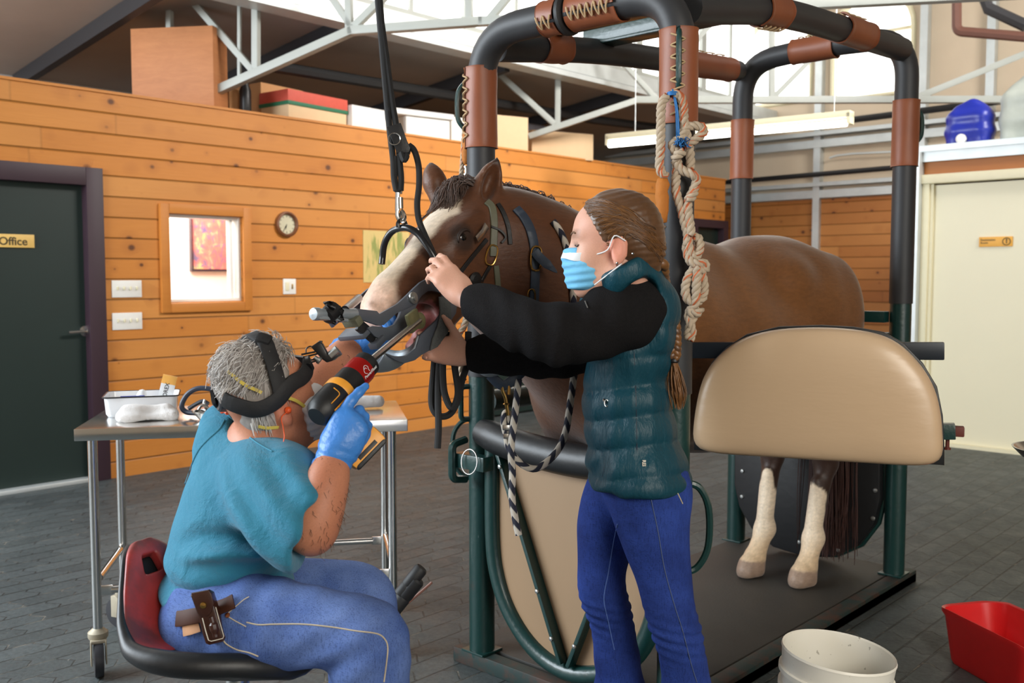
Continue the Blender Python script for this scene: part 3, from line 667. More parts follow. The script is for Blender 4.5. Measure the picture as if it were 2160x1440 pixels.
# pipes near the ceiling
def pipe(pts, r, m, label): return tag(obj('ceiling_pipe', MB().tube(pts, r, 8), m), label, 'pipe')
pipe([AX(575, 140, -6.9), AX(860, 186, -6.9), AX(1250, 252, -6.9), AX(1400, 271, -6.9)], .05, M_RUBBER, 'thick dark sprinkler pipe over the cardboard boxes')
M_RUST = simple('red_oxide_pipe', (112, 74, 62), .6)
pipe([AX(430, 5, -7.2), AX(720, 60, -7.2), AX(1000, 112, -7.2), AX(1420, 226, -7.2)], .016, M_RUST, 'upper thin rust-red pipe along the low ceiling')
pipe([AX(1000, 130, -7.0), AX(1100, 152, -7.0), AX(1420, 246, -7.0)], .016, M_RUST, 'lower thin rust-red pipe right of the stocks post')
pipe(fillet([AY(2018, -10, 9.5), AY(2018, 66, 9.5), AY(2165, 78, 9.5)], .06), .045, M_RUST, 'rust-brown elbow pipe over the cream door')
pipe([AY(2075, -10, 9.0), AY(2085, 18, 9.0), AY(2165, 55, 9.0)], .05, M_CEILDK, 'dark sloping pipe in the top right corner')
pipe(spline([AY(1445, 203, 11.8), AY(1480, 200, 11.8), AY(1512, 207, 11.8), AY(1522, 235, 11.8), AY(1520, 268, 11.8)], 5), .025, M_GALV, 'bent grey conduit left of the arched windows')
# ================================================================ things on the loft
def carton(name, label, px0, px1, pybot, pytop, x, depth, rot, mat, fn=None, group=None, cat='box'):
    """upright carton; its near bottom edge runs from px0 to px1 on the plane x"""
    a = AX(px0, pybot, x); b = AX(px1, pybot, x); w = abs(b[1] - a[1]); h = AX((px0 + px1) / 2, pytop, x)[2] - WT
    c = A(x - depth / 2, (a[1] + b[1]) / 2, WT); r = radians(rot); ax = [A(cos(r), sin(r), 0), A(-sin(r), cos(r), 0), A(0, 0, 1)]
    o = tag(obj(name, MB().box(c + A(0, 0, h / 2 + .003), (depth, w, h), ax, .006), mat), label, cat, group)
    return o, c, w, h, ax
G_ = 'boxes stored on the loft'
# plywood (strand board) box: a big open crate
m = NT('plywood'); pp = m.pos(); n1 = m.noise(m.mapping(pp, (2, 2, 9)), 3, 5, .65, .8); n2 = m.noise(pp, 3, 3)
m.set(Base_Color=m.mix(n1, m.mix(n2, (.62, .27, .10), (.50, .20, .07)), (.36, .13, .045)), Roughness=.6); M_PLY = m.m
L = AX(285, 200, -6.9); Rr = AX(455, 192, -6.62)
cc = A(-6.98, 3.80, WT + .0); r = radians(-56); ax = [A(cos(r), sin(r), 0), A(-sin(r), cos(r), 0), A(0, 0, 1)]
pl = thing('plywood_box', 'big tilted-looking plywood box behind the truss on the loft', 'box', cc, G_)
hb = .62
for nm, off, sz in (('panel', (.11, 0, hb / 2 + .01), (.02, .66, hb)), ('panel', (-.11, 0, hb / 2 + .01), (.02, .66, hb)), ('panel', (0, .32, hb / 2 + .01), (.20, .02, hb)), ('panel', (0, -.32, hb / 2 + .01), (.20, .02, hb)), ('panel', (0, 0, .02), (.20, .62, .02))):
    o_ = A(*off) @ np.array(ax); obj(nm, MB().box(cc + o_, sz, ax, .003), M_PLY, pl)
carton('cardboard_box', 'large brown box beside the red-lidded box', 540, 640, 243, 182, -7.02, .40, 8, M_CARD, group=G_)
o, c, w, h, ax = carton('cardboard_box', 'small brown box left of the large brown box', 484, 520, 238, 190, -6.80, .30, 0, M_CARD, group=G_)
tag(obj('thermos', MB().lathe([(.04, 0), (.045, .01), (.045, .2), (.03, .24), (.03, .28), (0, .28)], AX(518, 238, -6.72) * A(1, 1, 0) + A(0, 0, WT + .003)), M_BLACK), 'dark bottle with red cap between two brown boxes', 'bottle')
# red and green lidded carton
o, c, w, h, ax = carton('lidded_box', 'tan box with red and green lid on loft edge', 600, 733, 264, 228, -6.62, .34, 6, M_CARDL, group=G_)
obj('lid', MB().box(c + A(0, 0, h + .058), (.355, w + .02, .11), ax, .006), simple('red_lid', (205, 84, 66), .6, var=.1), o)
obj('lid_band', MB().box(c + A(0, 0, h + .008), (.362, w + .026, .03), ax, .003), simple('green_band', (38, 110, 78), .6), o)
carton('file_box', 'plain white box right of the red-lidded box', 738, 826, 272, 228, -6.62, .34, 4, M_CARDW, group=G_)
o, c, w, h, ax = carton('file_box', 'white archive box with loose lid and hand hole', 868, 948, 297, 250, -6.60, .32, -10, M_CARDW, group=G_)
obj('lid', MB().box(c + A(0, -.05, h + .03), (.36, w + .16, .05), ax, .005), M_CARDW, o)
obj('hand_hole', MB().box(c + A(.165, .05, h * .75), (.012, .10, .03), ax, .004), M_BLACK, o)
carton('file_box', 'grey-white box tucked left of the wrapped stocks post', 952, 982, 298, 248, -6.70, .3, 0, M_CARDW, group=G_)
carton('cardboard_box', 'tan box with round logo right of the stocks post', 1035, 1112, 318, 245, -6.62, .35, -18, M_CARDL, group=G_)
carton('cardboard_box', 'dark box in the gap between two tan boxes', 1112, 1150, 318, 262, -7.12, .3, 0, simple('dark_card', (66, 62, 66), .7), group=G_)
o, c, w, h, ax = carton('cardboard_box', 'last tan box at the far end of the loft', 1150, 1245, 338, 280, -6.62, .42, -20, M_CARDL, group=G_)
# jugs on the shelf above the cream door
def jug(label, c, w, d, h, mat, ax, capm, capside):
    t_ = thing('water_jug', label, 'jug', c, 'jugs on the shelf')
    s = Sdf(); x, y = ax
    M_ = [x, y, A(0, 0, 1)]
    for sx in (-1, 1):
        for sy in (-1, 1):
            s.cap(c + x * sx * (w / 2 - .05) + y * sy * (d / 2 - .05) + A(0, 0, .055), c + x * sx * (w / 2 - .06) + y * sy * (d / 2 - .05) + A(0, 0, h * .68), .05, .05, .12)
    s.ell(c + A(0, 0, h * .40), (w / 2, d / 2, h * .42), M_, .1)
    s.ell(c + A(0, 0, h * .72), (w * .46, d * .42, h * .2), M_, .06)
    s.cap(c - x * w * .25 + A(0, 0, h * .8), c + x * w * .05 + A(0, 0, h * .96), .035, .035, .06)
    s.cap(c + x * w * .05 + A(0, 0, h * .96), c + x * w * .36 + A(0, 0, h * .76), .03, .03, .05)
    s.post.append(lambda p, dd: dd - .006 * np.cos((p[..., 2] - c[2]) / h * 2 * pi * 3))
    sdf_obj('body', s, .013, mat, t_)
    obj('cap', MB().lathe([(.038, 0), (.04, .008), (.04, .03), (.02, .036), (.02, .045), (0, .045)], c + capside[0], capside[1], 20), capm, t_)
    return t_
M_BLUEP = simple('blue_jug_plastic', (30, 44, 150), .35, var=.08); M_GREYP = simple('grey_jug_plastic', (176, 182, 174), .45, var=.06); M_TEALP = simple('teal_plastic', (60, 100, 116), .4)
xr = nrm(A(RV[0], RV[1], 0)); yr = nrm(A(F0[0], F0[1], 0))
c = A(-2.72, WY + .28, zb + .002); jug('blue water jug with white cap on the shelf', c, .33, .22, .36, M_BLUEP, (A(1, 0, 0), A(0, 1, 0)), M_WHITE, (A(-.03, -.10, .055), A(0, -1, 0)))
c = A(-2.30, WY + .30, zb + .002); jug('tall grey-white water jug right of the blue jug', c, .34, .24, .52, M_GREYP, (A(1, 0, 0), A(0, 1, 0)), M_GREYP, (A(.12, 0, .44), A(.5, 0, 1)))
tag(obj('cap', MB().lathe([(.05, 0), (.05, .02), (0, .025)], A(-2.13, WY + .06, zb + .001)), M_WHITE), 'loose white cap lying before the grey jug', 'cap')['category'] = 'cap'
bt = thing('bottle', 'teal bottle lying on its side at the shelf end', 'bottle', A(-1.85, WY + .25, zb))
obj('body', MB().lathe([(0, 0), (.09, 0), (.11, .04), (.11, .25), (.05, .32), (.045, .36), (0, .36)], A(-1.62, WY + .25, zb + .34), (-1, 0, .12), 20), M_TEALP, bt)
obj('cap', MB().lathe([(.05, 0), (.05, .04), (0, .045)], A(-1.98, WY + .25, zb + .385), (-1, 0, .12), 16), M_TEALP, bt)
obj('support', MB().box2((-1.95, WY + .12, zb + .001), (-1.5, WY + .38, zb + .235), .02), M_TEALP, bt)
# ================================================================ examination stocks
M_GREEN = NT('green_painted_steel'); _p = M_GREEN.pos(); _n = M_GREEN.noise(_p, 9, 5, .7); _r = M_GREEN.noise(_p, 60, 3)
M_GREEN.set(Base_Color=M_GREEN.mix(M_GREEN.ramp(_n, [(.62, (0, 0, 0)), (.72, (1, 1, 1))]), (0.006, 0.036, 0.033), (0.020, 0.030, 0.026)), Roughness=.35, Coat_Weight=.2); M_GREEN.bump(_r, .12); M_GREEN = M_GREEN.m
M_TAPE = NT('black_tape_wrap'); _p = M_TAPE.pos(); _s = M_TAPE.n('ShaderNodeSeparateXYZ', {0: _p}).outputs[2]
_w = M_TAPE.math('FRACT', M_TAPE.math('MULTIPLY', M_TAPE.math('ADD', _s, M_TAPE.math('MULTIPLY', M_TAPE.noise(_p, 6, 2), .03)), 30.0))
M_TAPE.set(Base_Color=(0.030, 0.031, 0.034), Roughness=.5, Specular_IOR_Level=.4); M_TAPE.bump(_w, .35, .004); M_TAPE = M_TAPE.m
M_LEATH = NT('brown_leather'); _p = M_LEATH.obj(); _n = M_LEATH.noise(_p, 7, 4, .6); _n2 = M_LEATH.noise(_p, 160, 3)
M_LEATH.set(Base_Color=M_LEATH.mix(_n, (.30, .088, .032), (.19, .052, .022)), Roughness=.48); M_LEATH.bump(_n2, .15, .002); M_LEATH = M_LEATH.m
M_LACE = simple('hemp_lace', (176, 148, 112), .85)
M_PAD = NT('tan_vinyl'); _p = M_PAD.obj(); M_PAD.set(Base_Color=M_PAD.mix(M_PAD.noise(_p, 3, 3), (.50, .35, .22), (.56, .40, .255)), Roughness=.33, Specular_IOR_Level=.5); M_PAD.bump(M_PAD.noise(M_PAD.mapping(_p, (1, 1, 3)), 7, 3), .10, .02); M_PAD = M_PAD.m
M_MAT = NT('rubber_floor_mat'); _p = M_MAT.pos(); _n = M_MAT.noise(_p, 2.2, 5, .65); _n2 = M_MAT.noise(_p, 120, 3)
M_MAT.set(Base_Color=M_MAT.mix(_n, (.020, .019, .018), (.055, .050, .042)), Roughness=.6); M_MAT.bump(_n2, .3, .003); M_MAT = M_MAT.m
M_RUSTD = NT('rusty_green_steel'); _p = M_RUSTD.pos(); _n = M_RUSTD.noise(_p, 12, 5, .7)
M_RUSTD.set(Base_Color=M_RUSTD.mix(M_RUSTD.ramp(_n, [(.45, (0, 0, 0)), (.62, (1, 1, 1))]), (.010, .028, .026), (.055, .026, .018)), Roughness=.6); M_RUSTD = M_RUSTD.m
M_BLKPAD = simple('black_vinyl', (22, 23, 25), .45, var=.1, bump=.1, bscale=30)
M_SILVER = simple('bolt_zinc', (170, 172, 170), .35, .9)
FL = A(-2.395, 2.43, 0); FR = A(-1.603, 2.455, 0); RLp = A(-2.47, 4.36, 0); RR = A(-1.655, 4.34, 0)
PZ = .055
st = thing('examination_stocks', 'green steel horse stocks with leather-wrapped top rails around the horse', 'stocks', (-2.02, 3.42, 0))
pf = obj('platform', MB().box2((-2.50, 2.40, 0), (-1.60, 4.47, PZ - .012), .004).box2((-1.665, 2.40, .0), (-1.60, 4.47, PZ), .004).box2((-2.50, 2.385, 0), (-1.585, 2.44, PZ), .006), M_RUSTD, st)
obj('rubber_mat', MB().box2((-2.49, 2.46, PZ - .014), (-1.672, 4.45, PZ), .004), M_MAT, pf)
bl = MB()
def sleeve(par, a, b, r, lace_dir=None, nl=6):
    """leather sleeve around the tube from a to b, laced along lace_dir"""
    a = A(*a); b = A(*b); L = np.linalg.norm(b - a); d = nrm(b - a); rr = r + .007
    ld = nrm(lace_dir if lace_dir is not None else A(0, 0, -1)); ld = nrm(ld - d * (ld @ d)); w = np.cross(d, ld)
    gap = .22; n = 26; m_ = MB(); vs = []; fs = []
    ring_ = [(gap / 2 + (2 * pi - gap) * k / n) for k in range(n + 1)]
    H = [0, .02, .12, .5, .88, .98, 1]
    for h in H:
        for rad in (rr, rr - .005):
            for t in ring_:
                bul = rad + .0015 * sin(5 * t + h * 9) + (.002 if h in (0, 1) else 0); vs.append(a + d * (L * h) + (ld * cos(t) + w * sin(t)) * bul)
    N = n + 1
    for i in range(len(H) - 1):
        for s_ in (0, 1):
            for k in range(n): q = (i * 2 + s_) * N + k; u = ((i + 1) * 2 + s_) * N + k; fs.append([q, q + 1, u + 1, u] if s_ == 0 else [q + 1, q, u, u + 1])
        for k in (0, n): q = i * 2 * N + k; u = (i + 1) * 2 * N + k; fs.append([q, q + N, u + N, u])
    for i in (0, len(H) - 1):
        for k in range(n): q = i * 2 * N + k; fs.append([q, q + 1, q + 1 + N, q + N])
    m_.add(vs, fs); sl = obj('leather_sleeve', m_, M_LEATH, par)
    lc = MB(); pts = []
    def sp(h, t): return a + d * (L * h) + (ld * cos(t) + w * sin(t)) * (rr + .004)
    zz = []
    for k in range(nl * 2 + 1):
        h = .08 + .84 * k / (nl * 2); zz.append(sp(h, .34 if k % 2 else -.34))
        if k < nl * 2: zz.append(sp(h + .42 / (nl * 2), 0) + ld * .003)
    lc.tube(spline(zz, 3), .0032, 5)
    obj('lacing', lc, M_LACE, sl); return sl
R_ = .046
def post(base, bend_pts, z_tape, name='post'):
    b = A(*base); p = obj(name, MB().tube([b + A(0, 0, PZ - .015), b + A(0, 0, z_tape + .02)], R_, 20).box(b + A(0, 0, PZ + .004), (.105, .105, .008), None, .002), M_GREEN, st)
    pts = fillet([b + A(0, 0, z_tape)] + [A(*q) for q in bend_pts], .30, 10)
    obj('tape_wrap', MB().tube(pts, R_ + .004, 20), M_TAPE, p); return p
zf, zr = 2.235, 2.45
fm = A(-1.98, 2.435, zf)
pFL = post(FL, [A(FL[0], FL[1], zf), fm], 1.05)
pFR = post(FR, [A(FR[0], FR[1], zf), fm], 1.05)
rm = A(-2.06, 4.35, zr + .02)
pRL = post(RLp, [A(RLp[0], RLp[1], zr), rm], 1.25)
pRR = post(RR, [A(RR[0], RR[1], zr), rm], 1.28)
up = A(0, 0, 1)
camdir = lambda p: nrm((CC - A(*p)) * A(1, 1, 0))
sleeve(pFL, FL + up * 1.845, FL + up * 2.12, R_ + .004, camdir(FL) * .35 - RV * .9)
sleeve(pFR, FR + up * 1.845, FR + up * 2.12, R_ + .004, camdir(FR) - RV * .05, 7)
sleeve(pRR, RR + up * 1.883, RR + up * 2.17, R_ + .004, -camdir(RR))
sleeve(pRL, RLp + up * 1.885, RLp + up * 2.175, R_ + .004, -camdir(RLp))
# long side rails
def rail(a, b, c, sl):
    pts = spline([a, b, c], 8); r_ = obj('rail', MB().tube(pts, R_ + .003, 18), M_TAPE, st)
    for (t0, t1, ld) in sl:
        q = lambda t: pts[int(round(t * (len(pts) - 1)))]
        A0 = a + (c - a) * t0; A1 = a + (c - a) * t1
        sag = (b - (a + c) / 2)
        A0 = A0 + sag * 4 * t0 * (1 - t0); A1 = A1 + sag * 4 * t1 * (1 - t1); sleeve(r_, A0, A1, R_ + .003, ld, 4)
    return r_
r0 = rail(A(-2.20, 2.47, zf), A(-2.42, 3.25, 2.315), A(-2.46, 4.28, zr - .02), []) if False else None
rail(A(-2.385, 2.50, 2.20), A(-2.40, 3.15, 2.295), A(-2.45, 4.27, 2.40), [(.22, .33, up), (.78, .97, up)])
rail(A(-1.615, 2.52, 2.20), A(-1.635, 3.20, 2.315), A(-1.655, 4.27, 2.38), [(.36, .46, up * -1), (.72, .84, up)])
# leather sleeves on the front and rear arches
sleeve(pFL, A(-2.10, 2.433, zf), A(-2.03, 2.434, zf), R_ + .004, A(0, -1, -.5), 2)
sleeve(pFL, A(-1.985, 2.434, zf), A(-1.80, 2.444, zf), R_ + .004, A(0, -1, -.3), 6)
sleeve(pRR, A(-2.20, 4.353, zr + .014), A(-1.985, 4.349, zr + .014), R_ + .005, up, 5)
# rubber collar rings and green cross bars
cb = MB().box((-2.02, 3.10, 2.345), (.86, .075, .05), None, .004).box((-2.02, 3.10, 2.315), (.88, .085, .012), None, .003)
obj('cross_bar', cb, M_GREEN, st)
obj('cross_bar', MB().box((-2.02, 2.78, 2.31), (.86, .06, .045), None, .004), M_GREEN, st)
for p_, q_ in ((A(-2.007, 2.434, zf), A(1, 0, 0)),):
    obj('collar', MB().lathe([(.058, -.012), (.068, -.006), (.068, .006), (.058, .012)], p_, q_, 20), M_RUBBER, st)
# ring handles
def ring_handle(par, z0, z1, base, dr, out, r=.0085, m=M_GREEN):
    b = A(base[0], base[1], 0); dr = nrm(dr)
    pts = spline([b + up * z1 + dr * (R_ - .01), b + up * (z1 - .02) + dr * (R_ + out * .55), b + up * (z0 * .3 + z1 * .7) + dr * (R_ + out), b + up * (z0 * .7 + z1 * .3) + dr * (R_ + out), b + up * (z0 + .02) + dr * (R_ + out * .5), b + up * z0 + dr * (R_ - .01)], 6)
    return obj('ring_handle', MB().tube(pts, r, 8), m, par)
ring_handle(pFL, 1.90, 2.08, FL, -RV, .035)
ring_handle(pFR, 1.93, 2.12, FR, camdir(FR), .02)
ring_handle(pRR, 1.98, 2.14, RR, RV, .025, .010)
ring_handle(pFL, .68, .90, FL, -RV, .055)
ring_handle(pFR, .50, .78, FR, RV, .06, .011)
# small D handle on front left post
hz0 = AY(1000, 812, 2.43)[2]; hz1 = AY(1000, 880, 2.43)[2]; dl = -RV * .9 + camdir(FL) * .3; dl = nrm(dl)
obj('latch_handle', MB().tube(fillet([FL + up * hz0 + dl * (R_ - .01), FL + up * hz0 + dl * (R_ + .03), FL + up * hz1 + dl * (R_ + .03), FL + up * hz1 + dl * (R_ - .01)], .025), .010, 8), M_GREEN, pFL)
# ---------------- front gate (beige board in a U-shaped tube)
gy = 2.375
gate = obj('front_gate', MB().prism([(-2.27, gy + .01, .84), (-1.62, gy + .01, .84)] + [(x, gy + .01, z) for x, z in [(-1.62, .50), (-1.64, .36), (-1.70, .25), (-1.80, .17), (-1.95, .135), (-2.08, .17), (-2.19, .26), (-2.25, .38), (-2.27, .52)]], (0, .018, 0)), simple('beige_gate_board', (150, 122, 92), .5, var=.06, scale=4), st)
up_ = [(-2.285, gy, .86)] + [(x, gy, z) for x, z in [(-2.285, .52), (-2.262, .37), (-2.20, .25), (-2.09, .155), (-1.95, .118), (-1.80, .155), (-1.69, .235), (-1.625, .35), (-1.60, .50), (-1.60, .86)]]
obj('tube_frame', MB().tube(spline(up_, 5), .030, 12), M_GREEN, gate)
for a, b in (((-2.235, gy - .012, .80), (-1.955, gy - .012, .15)), ((-1.655, gy - .012, .80), (-1.925, gy - .012, .15))):
    br = obj('brace', MB().bar(a, b, .016, .046, (1, 0, 0), .002) if False else MB().bar(a, b, .014, .05, (0, 1, 0), .002), M_GREEN, gate)
    bt = MB()
    for t in (.06, .36, .66, .88):
        q = A(*a) * (1 - t) + A(*b) * t - A(0, .026, 0); bt = MB().lathe([(.008, 0), (.007, .004), (0, .006)], q, (0, -1, 0), 8); obj('bolt', bt, M_SILVER, br)
tp = spline([(-2.33, gy - .01, .865), (-2.15, gy - .015, .835), (-1.9, gy - .015, .82), (-1.66, gy - .01, .835)], 6)
obj('padded_top_bar', MB().tube(tp, [.045, .05, .054] + [.055] * (len(tp) - 5) + [.05, .045], 16), M_BLKPAD, gate)
lt = MB().box((-2.335, gy - .05, .765), (.15, .05, .05), nrm_ax if False else None, .004)
obj('latch_bar', lt, M_GREEN, gate)
obj('latch_bracket', MB().tube(fillet([(-2.40, gy - .02, .83), (-2.40, gy - .085, .82), (-2.40, gy - .085, .70), (-2.40, gy - .02, .69)], .02), .014, 8), M_GREEN, gate)
rg = A(-2.315, gy - .082, .772)
obj('latch_ring', MB().tube([rg + A(.012 * cos(t) * .3, -.004 + .006 * sin(t), 0) + A(cos(t) * .034, 0, sin(t) * .042) for t in np.linspace(0, 2 * pi, 24, endpoint=False)], .0022, 6, closed=True), M_CHROME, gate)
# ---------------- rear gate (black rounded panel with rivets)
ry = 4.30
rp = [(-2.44, ry, 1.0), (-1.715, ry, 1.0), (-1.70, ry, .40), (-1.725, ry, .28), (-1.80, ry, .165), (-1.92, ry, .09), (-2.06, ry, .065), (-2.22, ry, .08), (-2.34, ry, .15), (-2.41, ry, .25), (-2.44, ry, .36)]
rg_ = obj('rear_gate', MB().prism(rp, (0, .05, 0), .012), M_BLKPAD, st)
for (px, py) in ((1566, 993), (1565, 1047), (1686, 1143), (1768, 1160), (1846, 1034), (1841, 1093)):
    q = AY(px, py, ry - .026); obj('rivet', MB().lathe([(.011, 0), (.008, .005), (0, .006)], q, (0, -1, 0), 10), M_SILVER, rg_)
obj('gate_edge', MB().tube([A(x, y + .035, z) for x, y, z in rp[1:8]], .012, 8), M_GREEN, rg_)
# horizontal bars at the back and far side
obj('side_bar', MB().tube([(-2.43, 2.5, .95), (-2.46, 4.3, .95)], .04, 14), M_GREEN, st)
obj('rear_bar', MB().tube([(-2.46, 4.36, 1.12), (-1.66, 4.34, 1.12)], .03, 12).box((-1.76, 4.30, 1.22), (.12, .06, .05), None, .004), M_GREEN, st)
# ---------------- side pad gate, swung open from the front right post
d0 = P(1460, 950, 3.06); d1_ = P(1990, 985, 2.79); hx = nrm((d1_ - d0) * A(1, 1, 0)); nx = A(hx[1], -hx[0], 0); nx = nx if nx @ (CC - d0) > 0 else -nx
def onpad(px, py, off=0.0): return APL(px, py, d0 + nx * off, nx)
outl = [(1461, 952), (1462, 900), (1470, 845), (1480, 802), (1500, 765), (1530, 735), (1572, 708), (1640, 692), (1730, 689), (1800, 693), (1862, 704), (1905, 728), (1945, 770), (1975, 820), (1987, 880), (1990, 935), (1990, 985)]
pts = [onpad(*q) for q in outl]; ctr = onpad(1725, 850)
# puffed cushion: rings shrinking toward the middle while rising toward the viewer
base_ring = pts + [pts[-1] * (1 - t) + pts[0] * t for t in (.2, .4, .6, .8)]
N = len(base_ring); vs = []; lev = [(1.0, -.035), (1.0, .0), (.992, .022), (.965, .040), (.90, .052), (.75, .062), (.45, .068), (.0, .070)]
for s_, h in lev:
    for q in base_ring: vs.append(ctr + (q - ctr) * s_ + nx * (h - .0))
fs = [[i * N + k, i * N + (k + 1) % N, (i + 1) * N + (k + 1) % N, (i + 1) * N + k] for i in range(len(lev) - 1) for k in range(N)] + [list(range(N))[::-1]]
sg_ = obj('side_gate', MB().prism([q - nx * .055 for q in [ctr + (b - ctr) * 1.012 for b in base_ring]], nx * .03, .004), M_BLKPAD, st)
cu = obj('cushion', MB().add(vs, fs), M_PAD, sg_, ang=180)
mod = cu.modifiers.new('sub', 'SUBSURF'); mod.levels = 2; mod.render_levels = 2
a_ = onpad(1428, 738, -.08); b_ = onpad(1992, 740, -.08)
obj('hinge_bar', MB().bar(a_, b_, .03, .052, bev=.004), simple('dark_blue_steel', (30, 36, 44), .35, .3), sg_)
a_ = onpad(1900, 909, -.08); b_ = onpad(2015, 909, -.08); c_ = onpad(2034, 910, -.08)
lt = obj('latch_tube', MB().bar(a_, b_, .045, .045, bev=.003), M_GREEN, sg_)
obj('latch_bolt', MB().bar(b_ - hx * .02, c_, .03, .03, bev=.004).cyl(b_ - hx * .02 - up * .02, b_ - hx * .02 - up * .052, .006, 8).lathe([(.010, 0), (.010, .006)], b_ - hx * .02 - up * .056, n=10), simple('rusted_bolt', (96, 40, 30), .6), sg_)
# puckers along the cushion rim
for q in ((1571, 703), (1860, 702), (1476, 803), (1975, 810)):
    pass

# ================================================================ bucket and tub
M_BKT = NT('white_bucket_plastic'); _p = M_BKT.obj(); _d = M_BKT.ramp(M_BKT.noise(_p, 60, 2), [(.70, (0, 0, 0)), (.74, (1, 1, 1))]); _n = M_BKT.noise(_p, 5, 4)
M_BKT.set(Base_Color=M_BKT.mix(M_BKT.math('MULTIPLY', _d, .5), M_BKT.mix(_n, (.80, .79, .74), (.70, .66, .55)), (.10, .08, .05)), Roughness=.42); M_BKT = M_BKT.m
bc = (G(1648, 1365, .39) + G(1895, 1380, .39)) / 2 - RV * .036; br_ = np.linalg.norm((G(1895, 1380, .39) - G(1648, 1365, .39))[:2]) / 2 * .985
def bucket(z0, label, r, rings, tilt=A(0, 0, 1)):
    k = r; pr = [(0, .004), (k * .80, .004), (k * .82, .0), (k * .84, .01)]
    for zr_ in rings: pr += [(k * (.84 + .14 * (zr_ - .012) / .37), zr_ - .012), (k * (.88 + .15 * zr_ / .37), zr_ - .008), (k * (.88 + .15 * zr_ / .37), zr_ + .004), (k * (.84 + .14 * zr_ / .37), zr_ + .006)]
    pr += [(k * .985, .365), (k * 1.0, .372), (k * .985, .378), (k * .955, .374), (k * .80, .02), (0, .018)]
    t_ = thing('bucket', label, 'bucket', (bc[0], bc[1], z0)); b = obj('body', MB().lathe(pr, A(bc[0], bc[1], z0), tilt, 48), M_BKT, t_)
    tabs = MB()
    for an in (0.0, pi):
        a0 = atan2_(RV) + an
        for dz in (.31, .29): pass
    return t_
def atan2_(v): return math.atan2(v[1], v[0])
tl = nrm(A(0, 0, 1) + RV * .085 + F0 * -.02)
b1 = bucket(.018, 'white plastic bucket with rim tilted right, in front of the stocks mat', br_, (.27, .315), tl)
lowz = .02
bh = MB(); hang = -RV * .9 - F0 * .45
pv = A(bc[0], bc[1], 0) + nrm(hang) * (br_ * .99) + up * .285
obj('handle', MB().tube(spline([pv, pv - RV * .012 - up * .05, pv - RV * .02 - up * .12 + F0 * -.06, A(bc[0], bc[1], .13) - F0 * (br_ * 1.03), pv + RV * (2 * br_ * .93) - up * .12 - F0 * .02, pv + RV * (2 * br_ * .96)], 8), .0035, 6), M_BLACK, b1)
# red tub
M_TUB = simple('red_tub_plastic', (214, 34, 36), .32, var=.06)
zt = .19
tc = [G(1990, 1276, zt), G(2165, 1362, zt)]
u_ = nrm(tc[1] - tc[0]); w_ = nrm(np.cross(up, u_)); w_ = w_ if w_ @ F0 > 0 else -w_
tub_c = G(2085, 1300, zt); 
def rrect(c, lx, ly, z, r, n=6):
    out = []
    for (sx, sy, a0) in ((1, 1, 0), (-1, 1, pi / 2), (-1, -1, pi), (1, -1, 1.5 * pi)):
        for k in range(n + 1): a = a0 + pi / 2 * k / n; out.append(c * A(1, 1, 0) + u_ * (sx * (lx - r) + r * cos(a)) + w_ * (sy * (ly - r) + r * sin(a)) + up * z)
    return out
lx, ly = .245, .135
cx_ = tc[0] + u_ * lx + w_ * ly - RV * .04
prof = [(.80, .78, .0, .05), (.84, .83, .012, .06), (.95, .94, zt - .03, .07), (1.0, 1.0, zt - .012, .075), (1.0, 1.0, zt, .075), (.955, .94, zt - .004, .07), (.80, .78, .02, .05), (.76, .74, .016, .05)]
vs = []; 
for sx, sy, z, r in prof: vs += rrect(cx_, lx * sx, ly * sy, z, r)
N = 28
for i, v in enumerate(vs):
    if prof[i // N][2] > .15:   # wavy lip dips at the ends of the long sides
        t = (v - cx_) @ u_ / lx; s_ = (v - cx_) @ w_ / ly
        vs[i] = v + up * (.016 * math.exp(-((t + .62) / .3) ** 2) + .016 * math.exp(-((t - .62) / .3) ** 2) - .004) * (1 if abs(s_) > .6 else .3)
fs = [[i * N + k, i * N + (k + 1) % N, (i + 1) * N + (k + 1) % N, (i + 1) * N + k] for i in range(len(prof) - 1) for k in range(N)] + [list(range(N))[::-1], [(len(prof) - 1) * N + k for k in range(N)]]
tag(obj('tub', MB().add(vs, fs), M_TUB, ang=50), 'red plastic wash tub on the pavers right of the bucket', 'tub')

# ================================================================ steel table
M_SS = NT('stainless_steel'); _p = M_SS.pos(); M_SS.set(Base_Color=(.72, .72, .71), Metallic=1.0, Roughness=M_SS.ramp(M_SS.noise(_p, 6, 3), [(.3, (.17,) * 3), (.7, (.24,) * 3)])); M_SS = M_SS.m
T0 = A(-3.322, 1.387, .88); T1 = A(-2.651, 2.307, .88); tu = nrm(T1 - T0); tw = A(-tu[1], tu[0], 0); TL = np.linalg.norm(T1 - T0); TD = .56
tp_ = lambda x, y, z: T0 + tu * x + tw * y + up * (z - .88)
tb = thing('instrument_table', 'stainless steel wheeled table behind the seated man', 'table', tp_(TL / 2, TD / 2, 0))
obj('table_top', MB().box(tp_(TL / 2, TD / 2, .880 - .021), (TL, TD, .042), [tu, tw, up], .003), M_SS, tb)
lr = .0165
M_CAST = simple('caster_housing', (170, 160, 140), .55, .3, var=.15, scale=40); M_TYRE = simple('caster_tyre', (40, 40, 44), .5)
legp = {}
